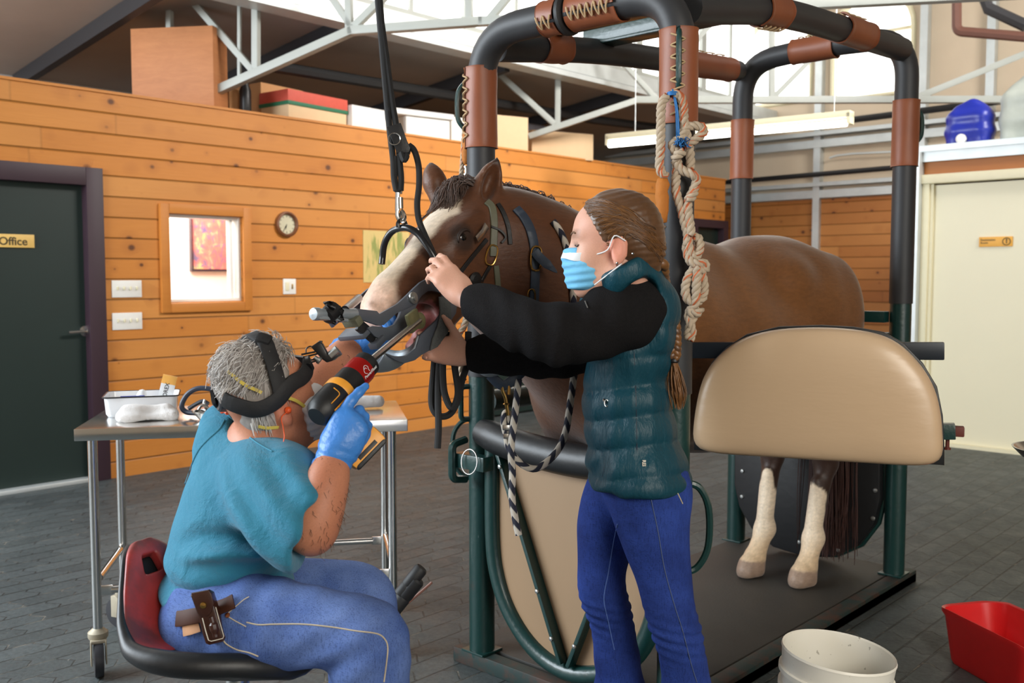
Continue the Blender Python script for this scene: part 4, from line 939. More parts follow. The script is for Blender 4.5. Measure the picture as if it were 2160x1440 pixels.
for (ix, x) in ((0, .048), (1, TL - .055)):
    for (iy, y) in ((0, .05), (1, TD - .05)):
        l_ = obj('leg', MB().cyl(tp_(x, y, .158), tp_(x, y, .842), lr, 18), M_SS, tb); legp[ix, iy] = (x, y)
        fd = nrm(tu * (.25 if iy == 0 else -.7) + tw * (-1 if iy == 0 else .5)); sd = np.cross(up, fd)
        bpt = tp_(x, y, 0)
        cs = obj('caster', MB().lathe([(.030, .128), (.034, .135), (.034, .152), (.024, .16), (.018, .166)], bpt, n=18).box(bpt + up * .127 + fd * .008, (.066, .052, .012), [fd, sd, up], .004).box(bpt + sd * .024 + fd * .018 + up * .088, (.055, .005, .085), [fd, sd, up], .002).box(bpt - sd * .024 + fd * .018 + up * .088, (.055, .005, .085), [fd, sd, up], .002), M_CAST, tb)
        wc = bpt + fd * .026 + up * .062
        obj('wheel', MB().lathe([(.045, -.016), (.06, -.014), (.062, 0), (.06, .014), (.045, .016)], wc, sd, 28), M_TYRE, cs)
def rail_(a, b, z):
    a = tp_(*a, z); b = tp_(*b, z); d = nrm(b - a)
    return obj('stretcher', MB().cyl(a + d * .05, b - d * .05, .0125, 12).box((a + d * .03), (.05, .010, .034), [d, nrm(np.cross(up, d)), up], .003).box((b - d * .03), (.05, .010, .034), [d, nrm(np.cross(up, d)), up], .003), M_SS, tb)
zs = .30
rail_(legp[0, 0], legp[1, 0], zs); rail_(legp[0, 1], legp[1, 1], zs); rail_(legp[0, 0], legp[0, 1], zs + .03); rail_(legp[1, 0], legp[1, 1], zs + .03)
# ================================================================ horse
HCX = -2.03
def H(x, y, z): return A(HCX + x + .03 * smst(3.2, 4.0, y) - .05 * (1 - smst(2.0, 2.8, y)), y, z)
hs = Sdf()
for s in (-1, 1):
    hs.ell(H(s * .13, 2.80, 1.12), (.16, .25, .34), k=.12)
    hs.ell(H(s * .10, 2.60, 1.02), (.13, .13, .20), k=.12)
hs.ell(H(0, 3.15, 1.13), (.30, .58, .36), k=.16)
hs.ell(H(0, 3.38, 1.05), (.29, .46, .33), k=.16)
hs.cap(H(0, 2.86, 1.43), H(0, 3.15, 1.42), .06, .06, .16)
hs.cap(H(0, 3.05, 1.36), H(0, 3.55, 1.40), .09, .10, .18)
hs.ell(H(0, 3.78, 1.29), (.275, .37, .285), k=.16)
for s in (-1, 1):
    hs.ell(H(s * .185, 3.60, 1.38), (.075, .10, .07), k=.09)
    hs.ell(H(s * .150, 3.93, 1.12), (.135, .24, .34), k=.12)
    hs.ell(H(s * .13, 4.06, 1.24), (.14, .15, .24), k=.10)
hs.cap(H(0, 4.08, 1.46), H(0, 4.20, 1.30), .055, .035, .08)
# hind legs (hoof spots measured on the mat)
HL = ((A(-1.882, 3.90, .055), 1), (A(-2.118, 3.875, .055), -1))
for hf, s in HL:
    hk = A(hf[0] + .012 * s, 4.085, .575); stf = H(s * .15, 3.86, .92); ft = A(hf[0], 4.0, .245)
    hs.cap(H(s * .15, 3.92, 1.0), hk + A(0, -.02, .07), .125, .058, .10)
    hs.cap(hk + A(0, -.015, .07), hk, .056, .050, .04); hs.ell(hk + A(0, .028, .04), (.022, .03, .055), k=.03)
    hs.cap(hk, ft + A(0, -.005, .06), .044, .036, .04)
    hs.cap(ft + A(0, .012, .25), ft + A(0, .020, .03), .022, .024, .03)
    hs.ell(ft, (.047, .052, .047), k=.03)
    hs.cap(ft, hf + A(0, .045, .088), .039, .044, .03)
    hs.cap(hf + A(0, .035, .075), hf + A(0, .010, .034), .050, .060, .012)
    hs.cap(hf + A(0, -.018, .055), hf + A(0, -.042, .03), .045, .044, .02)
    hs.half(hf + A(0, 0, .002), (0, 0, -1), hf - A(.16, .16, .09), hf + A(.16, .16, .06))
# fore legs, mostly behind the front gate
for s in (-1, 1):
    kn = H(s * .13, 2.63, .50); ft = H(s * .13, 2.65, .20)
    hs.cap(H(s * .14, 2.72, .95), kn + A(0, 0, .05), .11, .056, .09); hs.ell(kn, (.052, .052, .06), k=.04)
    hs.cap(kn, ft, .040, .036, .03); hs.ell(ft, (.046, .05, .045), k=.03); hs.cap(ft, ft + A(0, -.05, -.09), .038, .045, .03); hs.cap(ft + A(0, -.06, -.085), ft + A(0, -.08, -.11), .055, .058, .015)
    hf = ft + A(0, -.08, -.145); hs.half(A(0, 0, .057), (0, 0, -1), hf - A(.14, .14, .09), hf + A(.14, .14, .06))
# head frame
HO = P(983, 402, 2.96); HN = P(760, 632, 2.56)
ha = nrm(HN - HO); hl = nrm(A(.98, .10, .08) - ha * (A(.98, .10, .08) @ ha)); hn = np.cross(ha, hl); hn = hn if hn[2] > 0 else -hn
HS = np.linalg.norm(HN - HO) / .635
def K(s, l, n): return HO + (ha * s + hl * l + hn * n) * HS
HAX = [ha, hl, hn]
def hel(s, l, n, r, k): hs.ell(K(s, l, n), A(*r) * HS, HAX, k)
def hcap(a, b, r1, r2, k): hs.cap(K(*a), K(*b), r1 * HS, r2 * HS, k)
# neck
pk = K(.03, 0, -.06)
hs.chain([H(0, 2.95, 1.38), H(0, 2.72, 1.40), H(-.005, 2.45, 1.47), pk + (H(0, 2.45, 1.47) - pk) * .12], [.09, .08, .075, .07], .10, 3)
hs.chain([H(0, 2.80, 1.20), H(0, 2.55, 1.34), H(-.01, 2.36, 1.46), K(.07, 0, -.12)], [.19, .155, .13, .10], .12, 3)
hs.chain([H(0, 2.66, 1.05), H(0, 2.47, 1.17), H(-.015, 2.32, 1.30), K(.12, 0, -.23)], [.15, .125, .11, .085], .12, 3)
hel(.11, 0, -.085, (.135, .088, .088), .05); hel(.19, 0, -.06, (.14, .098, .06), .05)
for s in (-1, 1):
    hel(.236, s * .086, -.054, (.052, .024, .034), .03); hel(.185, s * .092, -.040, (.05, .018, .02), .03)
    hcap((.25, s * .050, -.10), (.47, s * .032, -.080), .046, .040, .05)
    hcap((.27, s * .082, -.105), (.40, s * .055, -.10), .012, .010, .03)       # facial crest
    hel(.165, s * .052, -.200, (.128, .036, .122), .05)
    hcap((.24, s * .042, -.235), (.45, s * .028, -.245), .042, .030, .03)      # open lower jaw
hcap((.20, 0, -.058), (.50, 0, -.046), .066, .047, .05)
for s in (-1, 1): hcap((.25, s * .050, -.165), (.41, s * .034, -.165), .048, .040, .05)
hel(.565, 0, -.110, (.070, .052, .045), .04)
hel(.20, 0, -.165, (.14, .072, .105), .06)
hel(.545, 0, -.068, (.080, .060, .066), .04)
hel(.605, 0, -.085, (.042, .052, .046), .03)
for s in (-1, 1):
    hel(.572, s * .046, -.058, (.036, .018, .030), .02)
    hs.ell(K(.578, s * .064, -.060), A(.020, .016, .013) * HS, [nrm(ha - hn * .5), hl, nrm(hn + ha * .5)], .012, 's')
hel(.485, 0, -.248, (.055, .042, .032), .03); hel(.53, 0, -.238, (.03, .038, .022), .02)
hs.ell(K(.51, 0, -.178), A(.11, .062, .034) * HS, HAX, .03, 's')               # mouth opening
hcap((.33, 0, -.215), (.49, 0, -.220), .026, .022, .015)                       # tongue
# ears
def ear(base, tip, fwd, w, dp, k=.02):
    base = A(*base); tip = A(*tip); d = nrm(tip - base); L = np.linalg.norm(tip - base); f = nrm(A(*fwd) - d * (A(*fwd) @ d)); sd = np.cross(d, f)
    hs.cap(base - d * .03, base + d * L * .30, w * .80, w * .98, .04); hs.cap(base + d * L * .28, base + d * L * .62, w * .98, w * .70, .02); hs.cap(base + d * L * .6, tip - d * .006, w * .70, .006, .02)
    hs.ell(base + d * L * .48 + f * dp, (L * .40, w * .55, dp * 1.25), [d, sd, f], .012, 's')
EL = (P(1012, 428, 2.93), P(1053, 328, 2.91)); ER = (P(922, 404, 3.04), P(906, 340, 3.06))
ear(*EL, RV * .45 - F0 * .75 - A(0, 0, .2) if False else hl * .55 - RV * .1 - F0 * .5 + A(0, 0, .0), .043, .034)
ear(*ER, -hl * .6 - ha * .4 + hn * .2, .037, .030)
# eye sockets
EYE = [K(.240, s * .102, -.050) for s in (1, -1)]
def horse_col(v):
    n = len(v); c = np.zeros((n, 3)); x, y, z = v[:, 0], v[:, 1], v[:, 2]
    body = A(*s2l((116, 74, 38))); dark = A(*s2l((66, 38, 22))); blk = A(*s2l((34, 24, 20)))
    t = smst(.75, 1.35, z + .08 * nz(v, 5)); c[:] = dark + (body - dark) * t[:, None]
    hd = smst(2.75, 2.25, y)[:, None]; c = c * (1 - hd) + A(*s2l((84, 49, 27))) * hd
    # lower legs dark, white stockings with pointed tops
    lg = smst(.80, .55, z)[:, None]; c = c * (1 - lg) + A(*s2l((50, 32, 24))) * lg
    W = A(*s2l((222, 204, 180)))
    for hf, s in HL:
        near = np.linalg.norm(v[:, :2] - hf[:2] - A(0, .1), axis=1) < .22
        top = .36 + .16 * smst(.03, -.045, y - 4.02 + .02 * nz(v, 30)) + .02 * nz(v, 40) + (.03 if s < 0 else 0)
        m = (smst(.012, -.012, z - top) * near)[:, None]; c = c * (1 - m) + W * m
        yel = (smst(.30, .15, z) * .5 * near)[:, None]; c = c * (1 - yel * m) + A(*s2l((196, 160, 112))) * yel * m
        hfm = (smst(.132, .122, z + .12 * (v[:, 1] - hf[1])) * near)[:, None]; c = c * (1 - hfm) + A(*s2l((150, 128, 112))) * (1 + .12 * nz(v, 60)[:, None]) * hfm
    # head markings
    q = (v - HO) / HS; s_ = q @ ha; l_ = q @ hl; n_ = q @ hn; onhead = (y < 2.5)
    w = np.interp(s_, [.05, .11, .16, .22, .35, .48, .56, .66], [.0, .050, .066, .044, .030, .038, .056, .066]) + .006 * nz(v, 45)
    m = smst(.008, -.008, np.abs(l_ - .004) - w) * smst(-.115, -.075, n_ + .05 * smst(.5, .6, s_)) * smst(.06, .09, s_) * onhead
    Wf = A(*s2l((204, 186, 164))); c = c * (1 - m[:, None]) + Wf * m[:, None]
    pk_ = (smst(.50, .60, s_ - .35 * (l_ < 0) * 0) * m)[:, None]; c = c * (1 - .75 * pk_) + A(*s2l((222, 178, 156))) * .75 * pk_
    # dark muzzle side, lips and eye rims
    lip = (smst(.50, .54, s_) * smst(-.055, -.09, n_) * smst(.02, .04, l_) + smst(.50, .54, s_) * smst(-.10, -.125, n_)) * onhead; lip = np.clip(lip, 0, 1)[:, None]; c = c * (1 - .85 * lip) + blk * .85 * lip
    mouth = (smst(.40, .43, s_) * smst(-.132, -.14, n_) * smst(-.238, -.226, n_) * (np.abs(l_) < .062) * onhead)[:, None]; c = c * (1 - mouth) + A(*s2l((150, 84, 78))) * mouth
    for e in EYE:
        m = smst(.055, .030, np.linalg.norm(v - e, axis=1))[:, None]; c = c * (1 - .8 * m) + blk * .8 * m
    for b, t_ in (EL, ER):
        d = nrm(t_ - b); h = (v - b) @ d / np.linalg.norm(t_ - b); rad = np.linalg.norm(v - b - np.outer((v - b) @ d, d), axis=1)
        m = (smst(.72, .95, h) * (rad < .05))[:, None]; c = c * (1 - m) + blk * m
    return np.clip(c * (1 + .10 * nz(v, 11)[:, None]), 0, 1)
horse = thing('horse', 'bay horse with white blaze and white hind stockings standing in the stocks', 'horse', (HCX, 3.3, PZ))
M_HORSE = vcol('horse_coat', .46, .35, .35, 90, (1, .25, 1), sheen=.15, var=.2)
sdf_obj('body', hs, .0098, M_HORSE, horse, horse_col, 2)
M_EYE = NT('dark_eye'); M_EYE.set(Base_Color=(.004, .003, .002), Roughness=.12, Specular_IOR_Level=.5); M_EYE = M_EYE.m
for s, e in zip((1, -1), EYE):
    q = K(.240, s * .091, -.050); obj('eye', MB().lathe([(0, -.024)] + [(.024 * sin(a), -.024 * cos(a)) for a in np.linspace(.2, pi - .2, 9)] + [(0, .024)], q, hl * s, 20), M_EYE, horse, ang=180)
    lid = [hs.snap(K(.240 + .030 * cos(a), s * .11, -.050 + .020 * sin(a)), -.001) for a in np.linspace(0, pi, 9)]
    obj('eyelid', MB().tube(lid, [.002, .004, .005, .006, .006, .006, .005, .004, .002], 6), simple('eyelid_skin', (40, 26, 20), .5), horse, ang=180)
def strands(mb, roots, fn, n, r0, r1, sides=3, seg=6):
    for i in range(n):
        pts = fn(i); m_ = len(pts); mb.tube(pts, [r0 + (r1 - r0) * k / (m_ - 1) for k in range(m_)], sides, cap=False)
    return mb
M_MANE = simple('dark_brown_mane', (66, 40, 25), .55, var=.3, scale=60, sheen=.2)
def tubes(paths, r0, r1, sides=3):
    mb = MB()
    for p in paths: m_ = len(p); mb.tube(p, [r0 + (r1 - r0) * k / (m_ - 1) for k in range(m_)], sides, cap=False)
    return mb
rr = random.Random(3); n = 330
a = hs.snapn([K(.005 + rr.uniform(-.02, .03), rr.uniform(-.05, .06), .005) for i in range(n)])
e = hs.snapn([K(.085 + rr.uniform(-.03, .05), rr.uniform(-.10, .055), .05) for i in range(n)], .008)
paths = []
for i in range(n):
    m = (a[i] + e[i]) / 2 + hn * rr.uniform(.018, .034) + A(0, 0, .012); paths.append(spline([a[i], m, e[i], e[i] + ha * rr.uniform(.015, .035) - hl * rr.uniform(-.01, .03) - A(0, 0, .012)], 3))
obj('forelock', tubes(paths, .0024, .0006), M_MANE, horse, ang=180)
rr = random.Random(5)
cr = spline([K(-.01, 0, -.02), H(-.005, 2.35, 1.58), H(0, 2.55, 1.55), H(0, 2.75, 1.50), H(0, 2.95, 1.48)], 10)
b = []
for i in range(420): t = rr.random() * (len(cr) - 1.01); k = int(t); b.append(cr[k] + (cr[k + 1] - cr[k]) * (t - k) + A(rr.uniform(-.012, .008), 0, .02))
b = hs.snapn(b, -.002); out = [A(-.05 - rr.random() * .06, rr.uniform(-.03, .03), rr.uniform(.0, .015)) for _ in b]
e = b + np.array(out) + np.array([A(-.04, 0, -rr.uniform(.08, .22)) for _ in b]); es = hs.snapn(e, .008); e = np.where((hs.ev(e) < .008)[:, None], es, e)
obj('mane', tubes([spline([b[i], b[i] + out[i] * .6 + A(0, 0, .008), e[i]], 4) for i in range(len(b))], .0026, .0008), M_MANE, horse, ang=180)
rr = random.Random(8)
M_TAIL = simple('dark_red_tail', (56, 26, 18), .6, var=.3, scale=40)
def tl_(i):
    a = H(rr.uniform(-.03, .03), 4.17 + rr.uniform(-.02, .03), 1.38 + rr.uniform(-.06, .05)); x1 = rr.gauss(.115, .045); y1 = 4.17 + rr.uniform(-.05, .06)
    return spline([a, H(a[0] - HCX - .03 + rr.uniform(-.03, .04), 4.235, 1.18), H(x1 * .8, y1 + .03, .80), H(x1, y1, .45), H(x1 + rr.uniform(-.02, .03), y1 - .02, .12 + abs(rr.gauss(0, .09)))], 4)
obj('tail', tubes([tl_(i) for i in range(330)], .0042, .0012), M_TAIL, horse, ang=180)
# ================================================================ tack, speculum, ropes
M_STEELG = simple('grey_steel_plate', (92, 97, 106), .38, .35, var=.08, bump=.05)
M_STEELL = simple('light_grey_steel', (150, 158, 164), .35, .4, var=.08, bump=.06)
M_WEB = simple('grey_webbing', (84, 86, 84), .8, var=.3, scale=120, bump=.3, bscale=200)
M_BLKSTEEL = simple('black_coated_steel', (26, 27, 30), .3, .2, coat=.3)
M_BLKLEATH = simple('black_leather', (20, 19, 20), .5, bump=.15)
M_BLUELEATH = simple('blue_black_leather', (44, 56, 72), .5, var=.15, bump=.15)
M_OLIVE = simple('olive_worn_strap', (92, 92, 74), .5, var=.25, scale=20, bump=.1)
M_BRASSB = simple('brass_fitting', (190, 150, 84), .25, 1.0)
def za(x, y): return (640 + x / 5.143, 540 + y / 5.143)
def zb_(x, y): return (640 + x / 5.143, 300 + y / 5.143)
def onl(px, py, l): return APL(px, py, K(0, l, 0), hl)
LW = .112
sp = thing('mouth_speculum', 'grey steel speculum gag holding the horse mouth open', 'speculum', K(.5, 0, -.15))
def mir(p): return p - hl * (2 * ((p - HO) @ hl))
def plates(nm, poly, l, th, m, both=True, conv=za):
    q = [onl(*conv(*c), l * HS) for c in poly]; o = obj(nm, MB().prism(q, hl * th, .0015), m, sp)
    if both: obj(nm, MB().prism([mir(c) for c in q], hl * th, .0015), m, sp)
    return q, o
UP = [(528, 600), (548, 568), (785, 595), (815, 628), (1010, 520), (1120, 420), (1190, 350), (1260, 285), (1340, 242), (1450, 235), (1570, 262), (1590, 330), (1560, 400), (1480, 402), (1400, 376), (1340, 382), (1275, 430), (1205, 522), (1100, 572), (1000, 622), (862, 748), (800, 752), (660, 705), (560, 682), (525, 640)]
plates('upper_arm', UP, LW, .009, M_STEELG, False)
UPF = [(830, 620), (1010, 520), (1120, 420), (1190, 350), (1260, 285), (1340, 242), (1450, 235), (1570, 262), (1590, 330), (1560, 400), (1480, 402), (1400, 376), (1340, 382), (1275, 430), (1205, 522), (1100, 572), (1000, 622), (890, 720)]
obj('upper_arm', MB().prism([mir(onl(*za(*c), LW * HS)) for c in UPF], hl * .009, .0015), M_STEELG, sp)
LO = [(1130, 500), (1245, 470), (1185, 620), (1135, 740), (1112, 800), (1040, 870), (940, 912), (850, 915), (760, 870), (680, 780), (740, 758), (900, 775), (975, 742), (1025, 665), (1050, 590)]
plates('lower_arm', LO, LW - .011, .009, M_STEELG, False)
CH = [(1440, 690), (1480, 630), (1500, 420), (1600, 400), (1665, 470), (1645, 620), (1592, 700), (1545, 830), (1480, 950), (1250, 1088), (1200, 1130), (1080, 1165), (990, 1130), (880, 1060), (1000, 1096), (1120, 1080), (1215, 1000), (1257, 862)]
q, o_ = plates('chin_plate', CH, LW - .004, .009, M_STEELG)
# curved chin tray joining both sides
tr = [(1255, 865), (1215, 1000), (1120, 1085), (1000, 1100), (880, 1062)]
a_ = spline([onl(*za(*c), (LW - .004) * HS) for c in tr], 4); vs = []; NW = 13
for t in np.linspace(0, 1, NW):
    w_ = 4 * t * (1 - t)
    for p in a_: vs.append(p * (1 - t) + mir(p) * t - hn * (.045 * w_))
m_ = len(a_); fs = [[i * m_ + k, i * m_ + k + 1, (i + 1) * m_ + k + 1, (i + 1) * m_ + k] for i in range(NW - 1) for k in range(m_ - 1)]
ct = obj('chin_tray', MB().add(vs, fs), M_STEELL, sp, ang=180); md = ct.modifiers.new('s', 'SOLIDIFY'); md.thickness = .005
ST = [(1472, 440), (1582, 440), (1600, 640), (1562, 830), (1450, 985), (1375, 1025), (1400, 900), (1462, 740), (1485, 620)]
plates('side_strap', ST, LW + .008, .006, M_WEB, False)
for s_ in (1, -1):
    pv = onl(*za(1182, 455), (LW + .006) * HS); nv = onl(*za(1450, 740), (LW + .002) * HS)
    if s_ < 0: pv = mir(pv); nv = mir(nv)
    obj('pivot_bolt', MB().lathe([(.016, 0), (.016, .006), (.007, .007), (.007, .012), (0, .012)], pv, hl * s_, 16), M_SILVER, sp)
    if s_ < 0: continue
    h0 = onl(*za(105, 628), LW * HS); h1 = onl(*za(560, 625), LW * HS)
    if s_ < 0: h0 = mir(h0); h1 = mir(h1)
    hd = obj('handle', MB().lathe([(.0, -.002), (.014, 0), (.016, .004), (.016, .016), (.0135, .018), (.0135, np.linalg.norm(h1 - h0))], h0, h1 - h0, 18), M_STEELL, sp)
# front bit bars across, lower jaw bar, beige stops
for (c, w_, m) in (((520, 690), .014, M_OLIVE),):
    p = onl(*za(*c), LW * HS); obj('stop_pad', MB().box(p - hn * .006, (.022, .05, .022), HAX, .003), m, sp)
p = onl(*za(450, 585), LW * HS); obj('cross_bar', MB().cyl(p, onl(*za(600, 455), -.02 * HS), .011, 12), M_BLKSTEEL, sp)
a_ = onl(*za(130, 668), LW * HS); b_ = onl(*za(450, 700), LW * HS); obj('handle_plate', MB().bar(a_, b_, .026, .008, hn, .002), M_STEELL, sp)
p = onl(*za(700, 830), (LW - .01) * HS); obj('bit_plate', MB().box(p - hl * .045, (.04, .09, .014), HAX, .003), M_STEELG, sp)
a_ = onl(*za(590, 740), (LW - .02) * HS); b_ = onl(*za(770, 890), (LW - .02) * HS); obj('bit_strap', MB().bar(a_, b_, .03, .012, hl, .002), M_BLKLEATH, sp)
p = onl(*za(800, 935), (LW - .012) * HS); obj('front_block', MB().box(p, (.042, .03, .018), HAX, .004), M_STEELG, sp)
# leather knot on the handle
kb = onl(*za(295, 612), LW * HS); k_ = MB()
for i in range(7):
    an = i * .9; d1 = ha * cos(an) * .6 + hl * .5 * sin(2 * an) + hn * sin(an)
    k_.strip([kb - ha * .016 + hn * .006 + d1 * .0, kb + d1 * .016, kb + d1 * .026 + hl * .01, kb + d1 * .02 - ha * .01], [hl, hl + d1, d1, d1 - ha], .026, .004)
k_.lathe([(.015, -.022), (.021, -.018), (.022, 0), (.021, .018), (.015, .022)], kb, ha, 14)
obj('leather_wrap', k_, M_BLKLEATH, sp)
fr_ = mir(onl(*za(380, 600), LW * HS))
# hinge ring where the bow ends
hg = onl(*za(1525, 290), (LW + .012) * HS)
obj('hinge_ring', MB().tube([hg + ha * .02 * cos(t) + hn * .026 * sin(t) for t in np.linspace(0, 2 * pi, 18, endpoint=False)], .0055, 8, closed=True).lathe([(.018, -.01), (.02, 0), (.018, .012), (0, .012)], onl(*za(1500, 300), LW * HS), hl, 16), M_BLKSTEEL, sp)
# ---------------- head hanger: black bow, swivel clip, rope
hgr = thing('head_hanger', 'black steel bow over the horse nose hanging from a swivel clip', 'hanger', K(.3, 0, .2))
bp = [((850, 1320), -1.0), ((858, 1240), -.98), ((872, 1130), -.86), ((905, 1040), -.66), ((965, 965), -.4), ((1060, 928), 0), ((1150, 935), .3), ((1250, 1000), .55), ((1340, 1120), .78), ((1420, 1250), .93), ((1480, 1370), 1.0), ((1522, 1500), 1.05)]
bow = spline([onl(*zb_(*c), w_ * (LW + .004) * HS) for c, w_ in bp], 5)
obj('bow', MB().tube(bow, .0098, 12), M_BLKSTEEL, hgr)
btop = onl(*zb_(1060, 928), 0)
lug = [onl(*zb_(*c), 0) for c in ((1030, 925), (1025, 880), (1045, 850), (1065, 840), (1090, 850), (1110, 885), (1115, 925))]
obj('lug', MB().tube(spline(lug, 3), .0058, 8), M_BLKSTEEL, hgr)
def pz(x, y, dd=0.0): px, py = zb_(x, y); d_ = (btop - CC) @ FV; return P(px, py, d_ + dd)
cl = obj('swivel_clip', MB().tube(spline([pz(1020, 540), pz(1012, 500), pz(1035, 485), pz(1058, 505), pz(1055, 560)], 4), .0042, 8).cyl(pz(1045, 600), pz(1048, 720), .0095, 14).tube([pz(1022, 545), pz(1020, 740)], .0068, 8), M_CHROME, hgr)
obj('snap_hook', MB().tube(spline([pz(1018, 735), pz(1018, 800), pz(1050, 855), pz(1080, 830), pz(1085, 770), pz(1060, 735)], 5), .0055, 8).tube(spline([pz(1055, 770, .01), pz(1045, 830, .0), pz(1075, 870, -.01), pz(1105, 820, 0), pz(1085, 760, .01)], 5, True), .0042, 6, closed=True), M_CHROME, hgr)
M_BLKROPE = NT('black_braided_rope'); _uv = M_BLKROPE.n('ShaderNodeTexCoord').outputs['UV']
_b = M_BLKROPE.n('ShaderNodeTexWave', {'Vector': M_BLKROPE.mapping(_uv, (3, 90, 1), (0, 0, .6)), 'Scale': 2.0}, wave_type='BANDS').outputs['Fac']
M_BLKROPE.set(Base_Color=M_BLKROPE.mix(_b, (.006, .006, .007), (.020, .020, .021)), Roughness=.75); M_BLKROPE.bump(_b, .5, .003); M_BLKROPE = M_BLKROPE.m
ro = thing('hanging_rope', 'black braided rope from the ceiling down to the swivel clip', 'rope', pz(1035, 500))
dR = (btop - CC) @ FV
def pr(px, py, dd=0.0): return P(px, py, dR + dd)
def upto(px, py, px0, py0, dd=0.0):
    """carry the slanting line on upward to the roof"""
    a = pr(px0, py0, dd); b = pr(px, py, dd); d = b - a; return a + d * ((6.28 - a[2]) / d[2])
obj('strand', MB().tube(spline([pr(836, 402), pr(831, 375), pr(829, 335), pr(822, 275), pr(818, 230), pr(815, 180), pr(805, 90), pr(797, 0), upto(797, 0, 805, 90)], 5), .0090, 10, vscale=1), M_BLKROPE, ro)
obj('strand', MB().tube(spline([pr(845, 402), pr(846, 375), pr(843, 340), pr(838, 280), pr(828, 220), pr(816, 130), pr(804, 40), pr(801, 0), upto(801, 0, 804, 40)], 5), .0090, 10), M_BLKROPE, ro)
obj('loop', MB().tube(spline([pr(834, 330), pr(833, 385), pr(839, 402), pr(846, 388), pr(843, 330)], 5), .0085, 10), M_BLKROPE, ro)
bk = obj('rope_lock', MB().prism([pr(*c) for c in ((816, 270), (846, 261), (858, 296), (867, 314), (864, 324), (838, 325), (829, 300))], FV * .03, .003), M_BLKLEATH, ro)
obj('lock_ring', MB().tube([pr(832, 293, -.02) + RV * .0165 * cos(t) + UV_ * .0165 * sin(t) for t in np.linspace(0, 2 * pi, 24, endpoint=False)], .0017, 6, closed=True), M_CHROME, ro)
nh = onl(*za(1480, 200), (LW + .012) * HS)
obj('tail', MB().tube(spline([pr(862, 306), pr(874, 318), pr(883, 350), pr(884, 390), pr(880, 430), pr(884, 465), pr(898, 500, -.01), pr(916, 540, -.03), onl(*za(1445, 100), (LW + .014) * HS)], 5), .0088, 10), M_BLKROPE, ro)
obj('knot', MB().tube(spline([pr(846, 322, -.01), pr(852, 338, -.015), pr(858, 330, -.01), pr(854, 318)], 4), .008, 8), M_BLKROPE, ro)
# ---------------- straps on the horse
def strap_px(par, nm, pix, w, th, m, off=.001, n=6):
    q = spline([(*c, 0) for c in pix], n); P_, ok = hs.hitn([(c[0], c[1]) for c in q], off); P_ = [p for p, k in zip(P_, ok) if k]
    N_ = hs.grad(np.array(P_)); return obj(nm, MB().strip(P_, N_, w, th), m, par), P_, N_
def px_ring(par, nm, px, py, rx, ry, r, m, off=.006, rot=0.0):
    c, _ = hs.hitn([(px, py)], off); c = c[0]; n_ = hs.grad(c); x = nrm(RV - n_ * (RV @ n_)); y = np.cross(n_, x); x, y = x * cos(rot) + y * sin(rot), y * cos(rot) - x * sin(rot)
    sq = lambda t: (np.sign(cos(t)) * abs(cos(t)) ** .7, np.sign(sin(t)) * abs(sin(t)) ** .7)
    return obj(nm, MB().tube([c + x * rx * sq(t)[0] + y * ry * sq(t)[1] for t in np.linspace(0, 2 * pi, 22, endpoint=False)], r, 8, closed=True), m, par)
hb = thing('halter', 'olive and black leather halter with brass rings on the horse head', 'halter', K(.1, .1, -.1))
strap_px(hb, 'crown_strap', [(1026, 425), (1038, 438), (1042, 470), (1041, 510), (1040, 540)], .022, .006, M_OLIVE)
strap_px(hb, 'throat_strap', [(1046, 560), (1050, 600), (1052, 640), (1054, 690)], .017, .006, M_OLIVE)
strap_px(hb, 'cheek_strap', [(1026, 505), (1005, 530), (985, 555), (962, 585)], .013, .005, M_BLKLEATH)
strap_px(hb, 'cheek_strap', [(1034, 560), (1022, 580), (1012, 600), (1006, 625)], .012, .005, M_BLKLEATH)
strap_px(hb, 'ear_strap', [(1050, 430), (1062, 450), (1072, 480), (1076, 515)], .014, .005, M_BLKLEATH)
strap_px(hb, 'keeper', [(1036, 478), (1055, 486), (1066, 500), (1058, 512)], .007, .004, M_BLKLEATH, .006)
px_ring(hb, 'brass_ring', 1037, 538, .016, .030, .0030, M_BRASSB, rot=-.3); px_ring(hb, 'brass_ring', 1004, 598, .020, .026, .0032, M_BRASSB, rot=.4)
a, _ = hs.hitn([(1005, 505), (1026, 476)], .012); n_ = hs.grad(a)
obj('metal_tab', MB().strip([a[0], (a[0] + a[1]) / 2 + n_[0] * .004, a[1]], [n_[0], n_[0], n_[1]], .022, .003), M_CHROME, hb)
a, _ = hs.hitn([(1000, 590)], .006); obj('round_boss', MB().lathe([(.022, 0), (.024, .006), (.018, .014), (0, .016)], a[0], hs.grad(a[0]), 18), M_BLKLEATH, hb)
ns = thing('neck_strap', 'blue-black leather neck strap with brass buckle behind the halter', 'strap', H(.1, 2.4, 1.3))
strap_px(ns, 'strap', [(1088, 440), (1104, 458), (1118, 485), (1126, 520), (1128, 560), (1127, 610), (1124, 660), (1122, 700)], .030, .007, M_BLUELEATH)
px_ring(ns, 'buckle', 1131, 545, .018, .036, .0035, M_BRASSB, .010, -.05); px_ring(ns, 'ring', 1121, 628, .012, .026, .0028, M_BRASSB, .010)
a, _ = hs.hitn([(1128, 530), (1136, 545)], .014); obj('strap_tip', MB().strip(spline([a[0], a[1] + hs.grad(a[1]) * .012, a[1] + RV * .022 - UV_ * .024 + hs.grad(a[1]) * .022, a[1] + RV * .045 - UV_ * .042 + hs.grad(a[1]) * .02], 4), [-FV] * 13, [.028] * 8 + [.022, .018, .014, .010, .004], .005), M_BLUELEATH, ns)
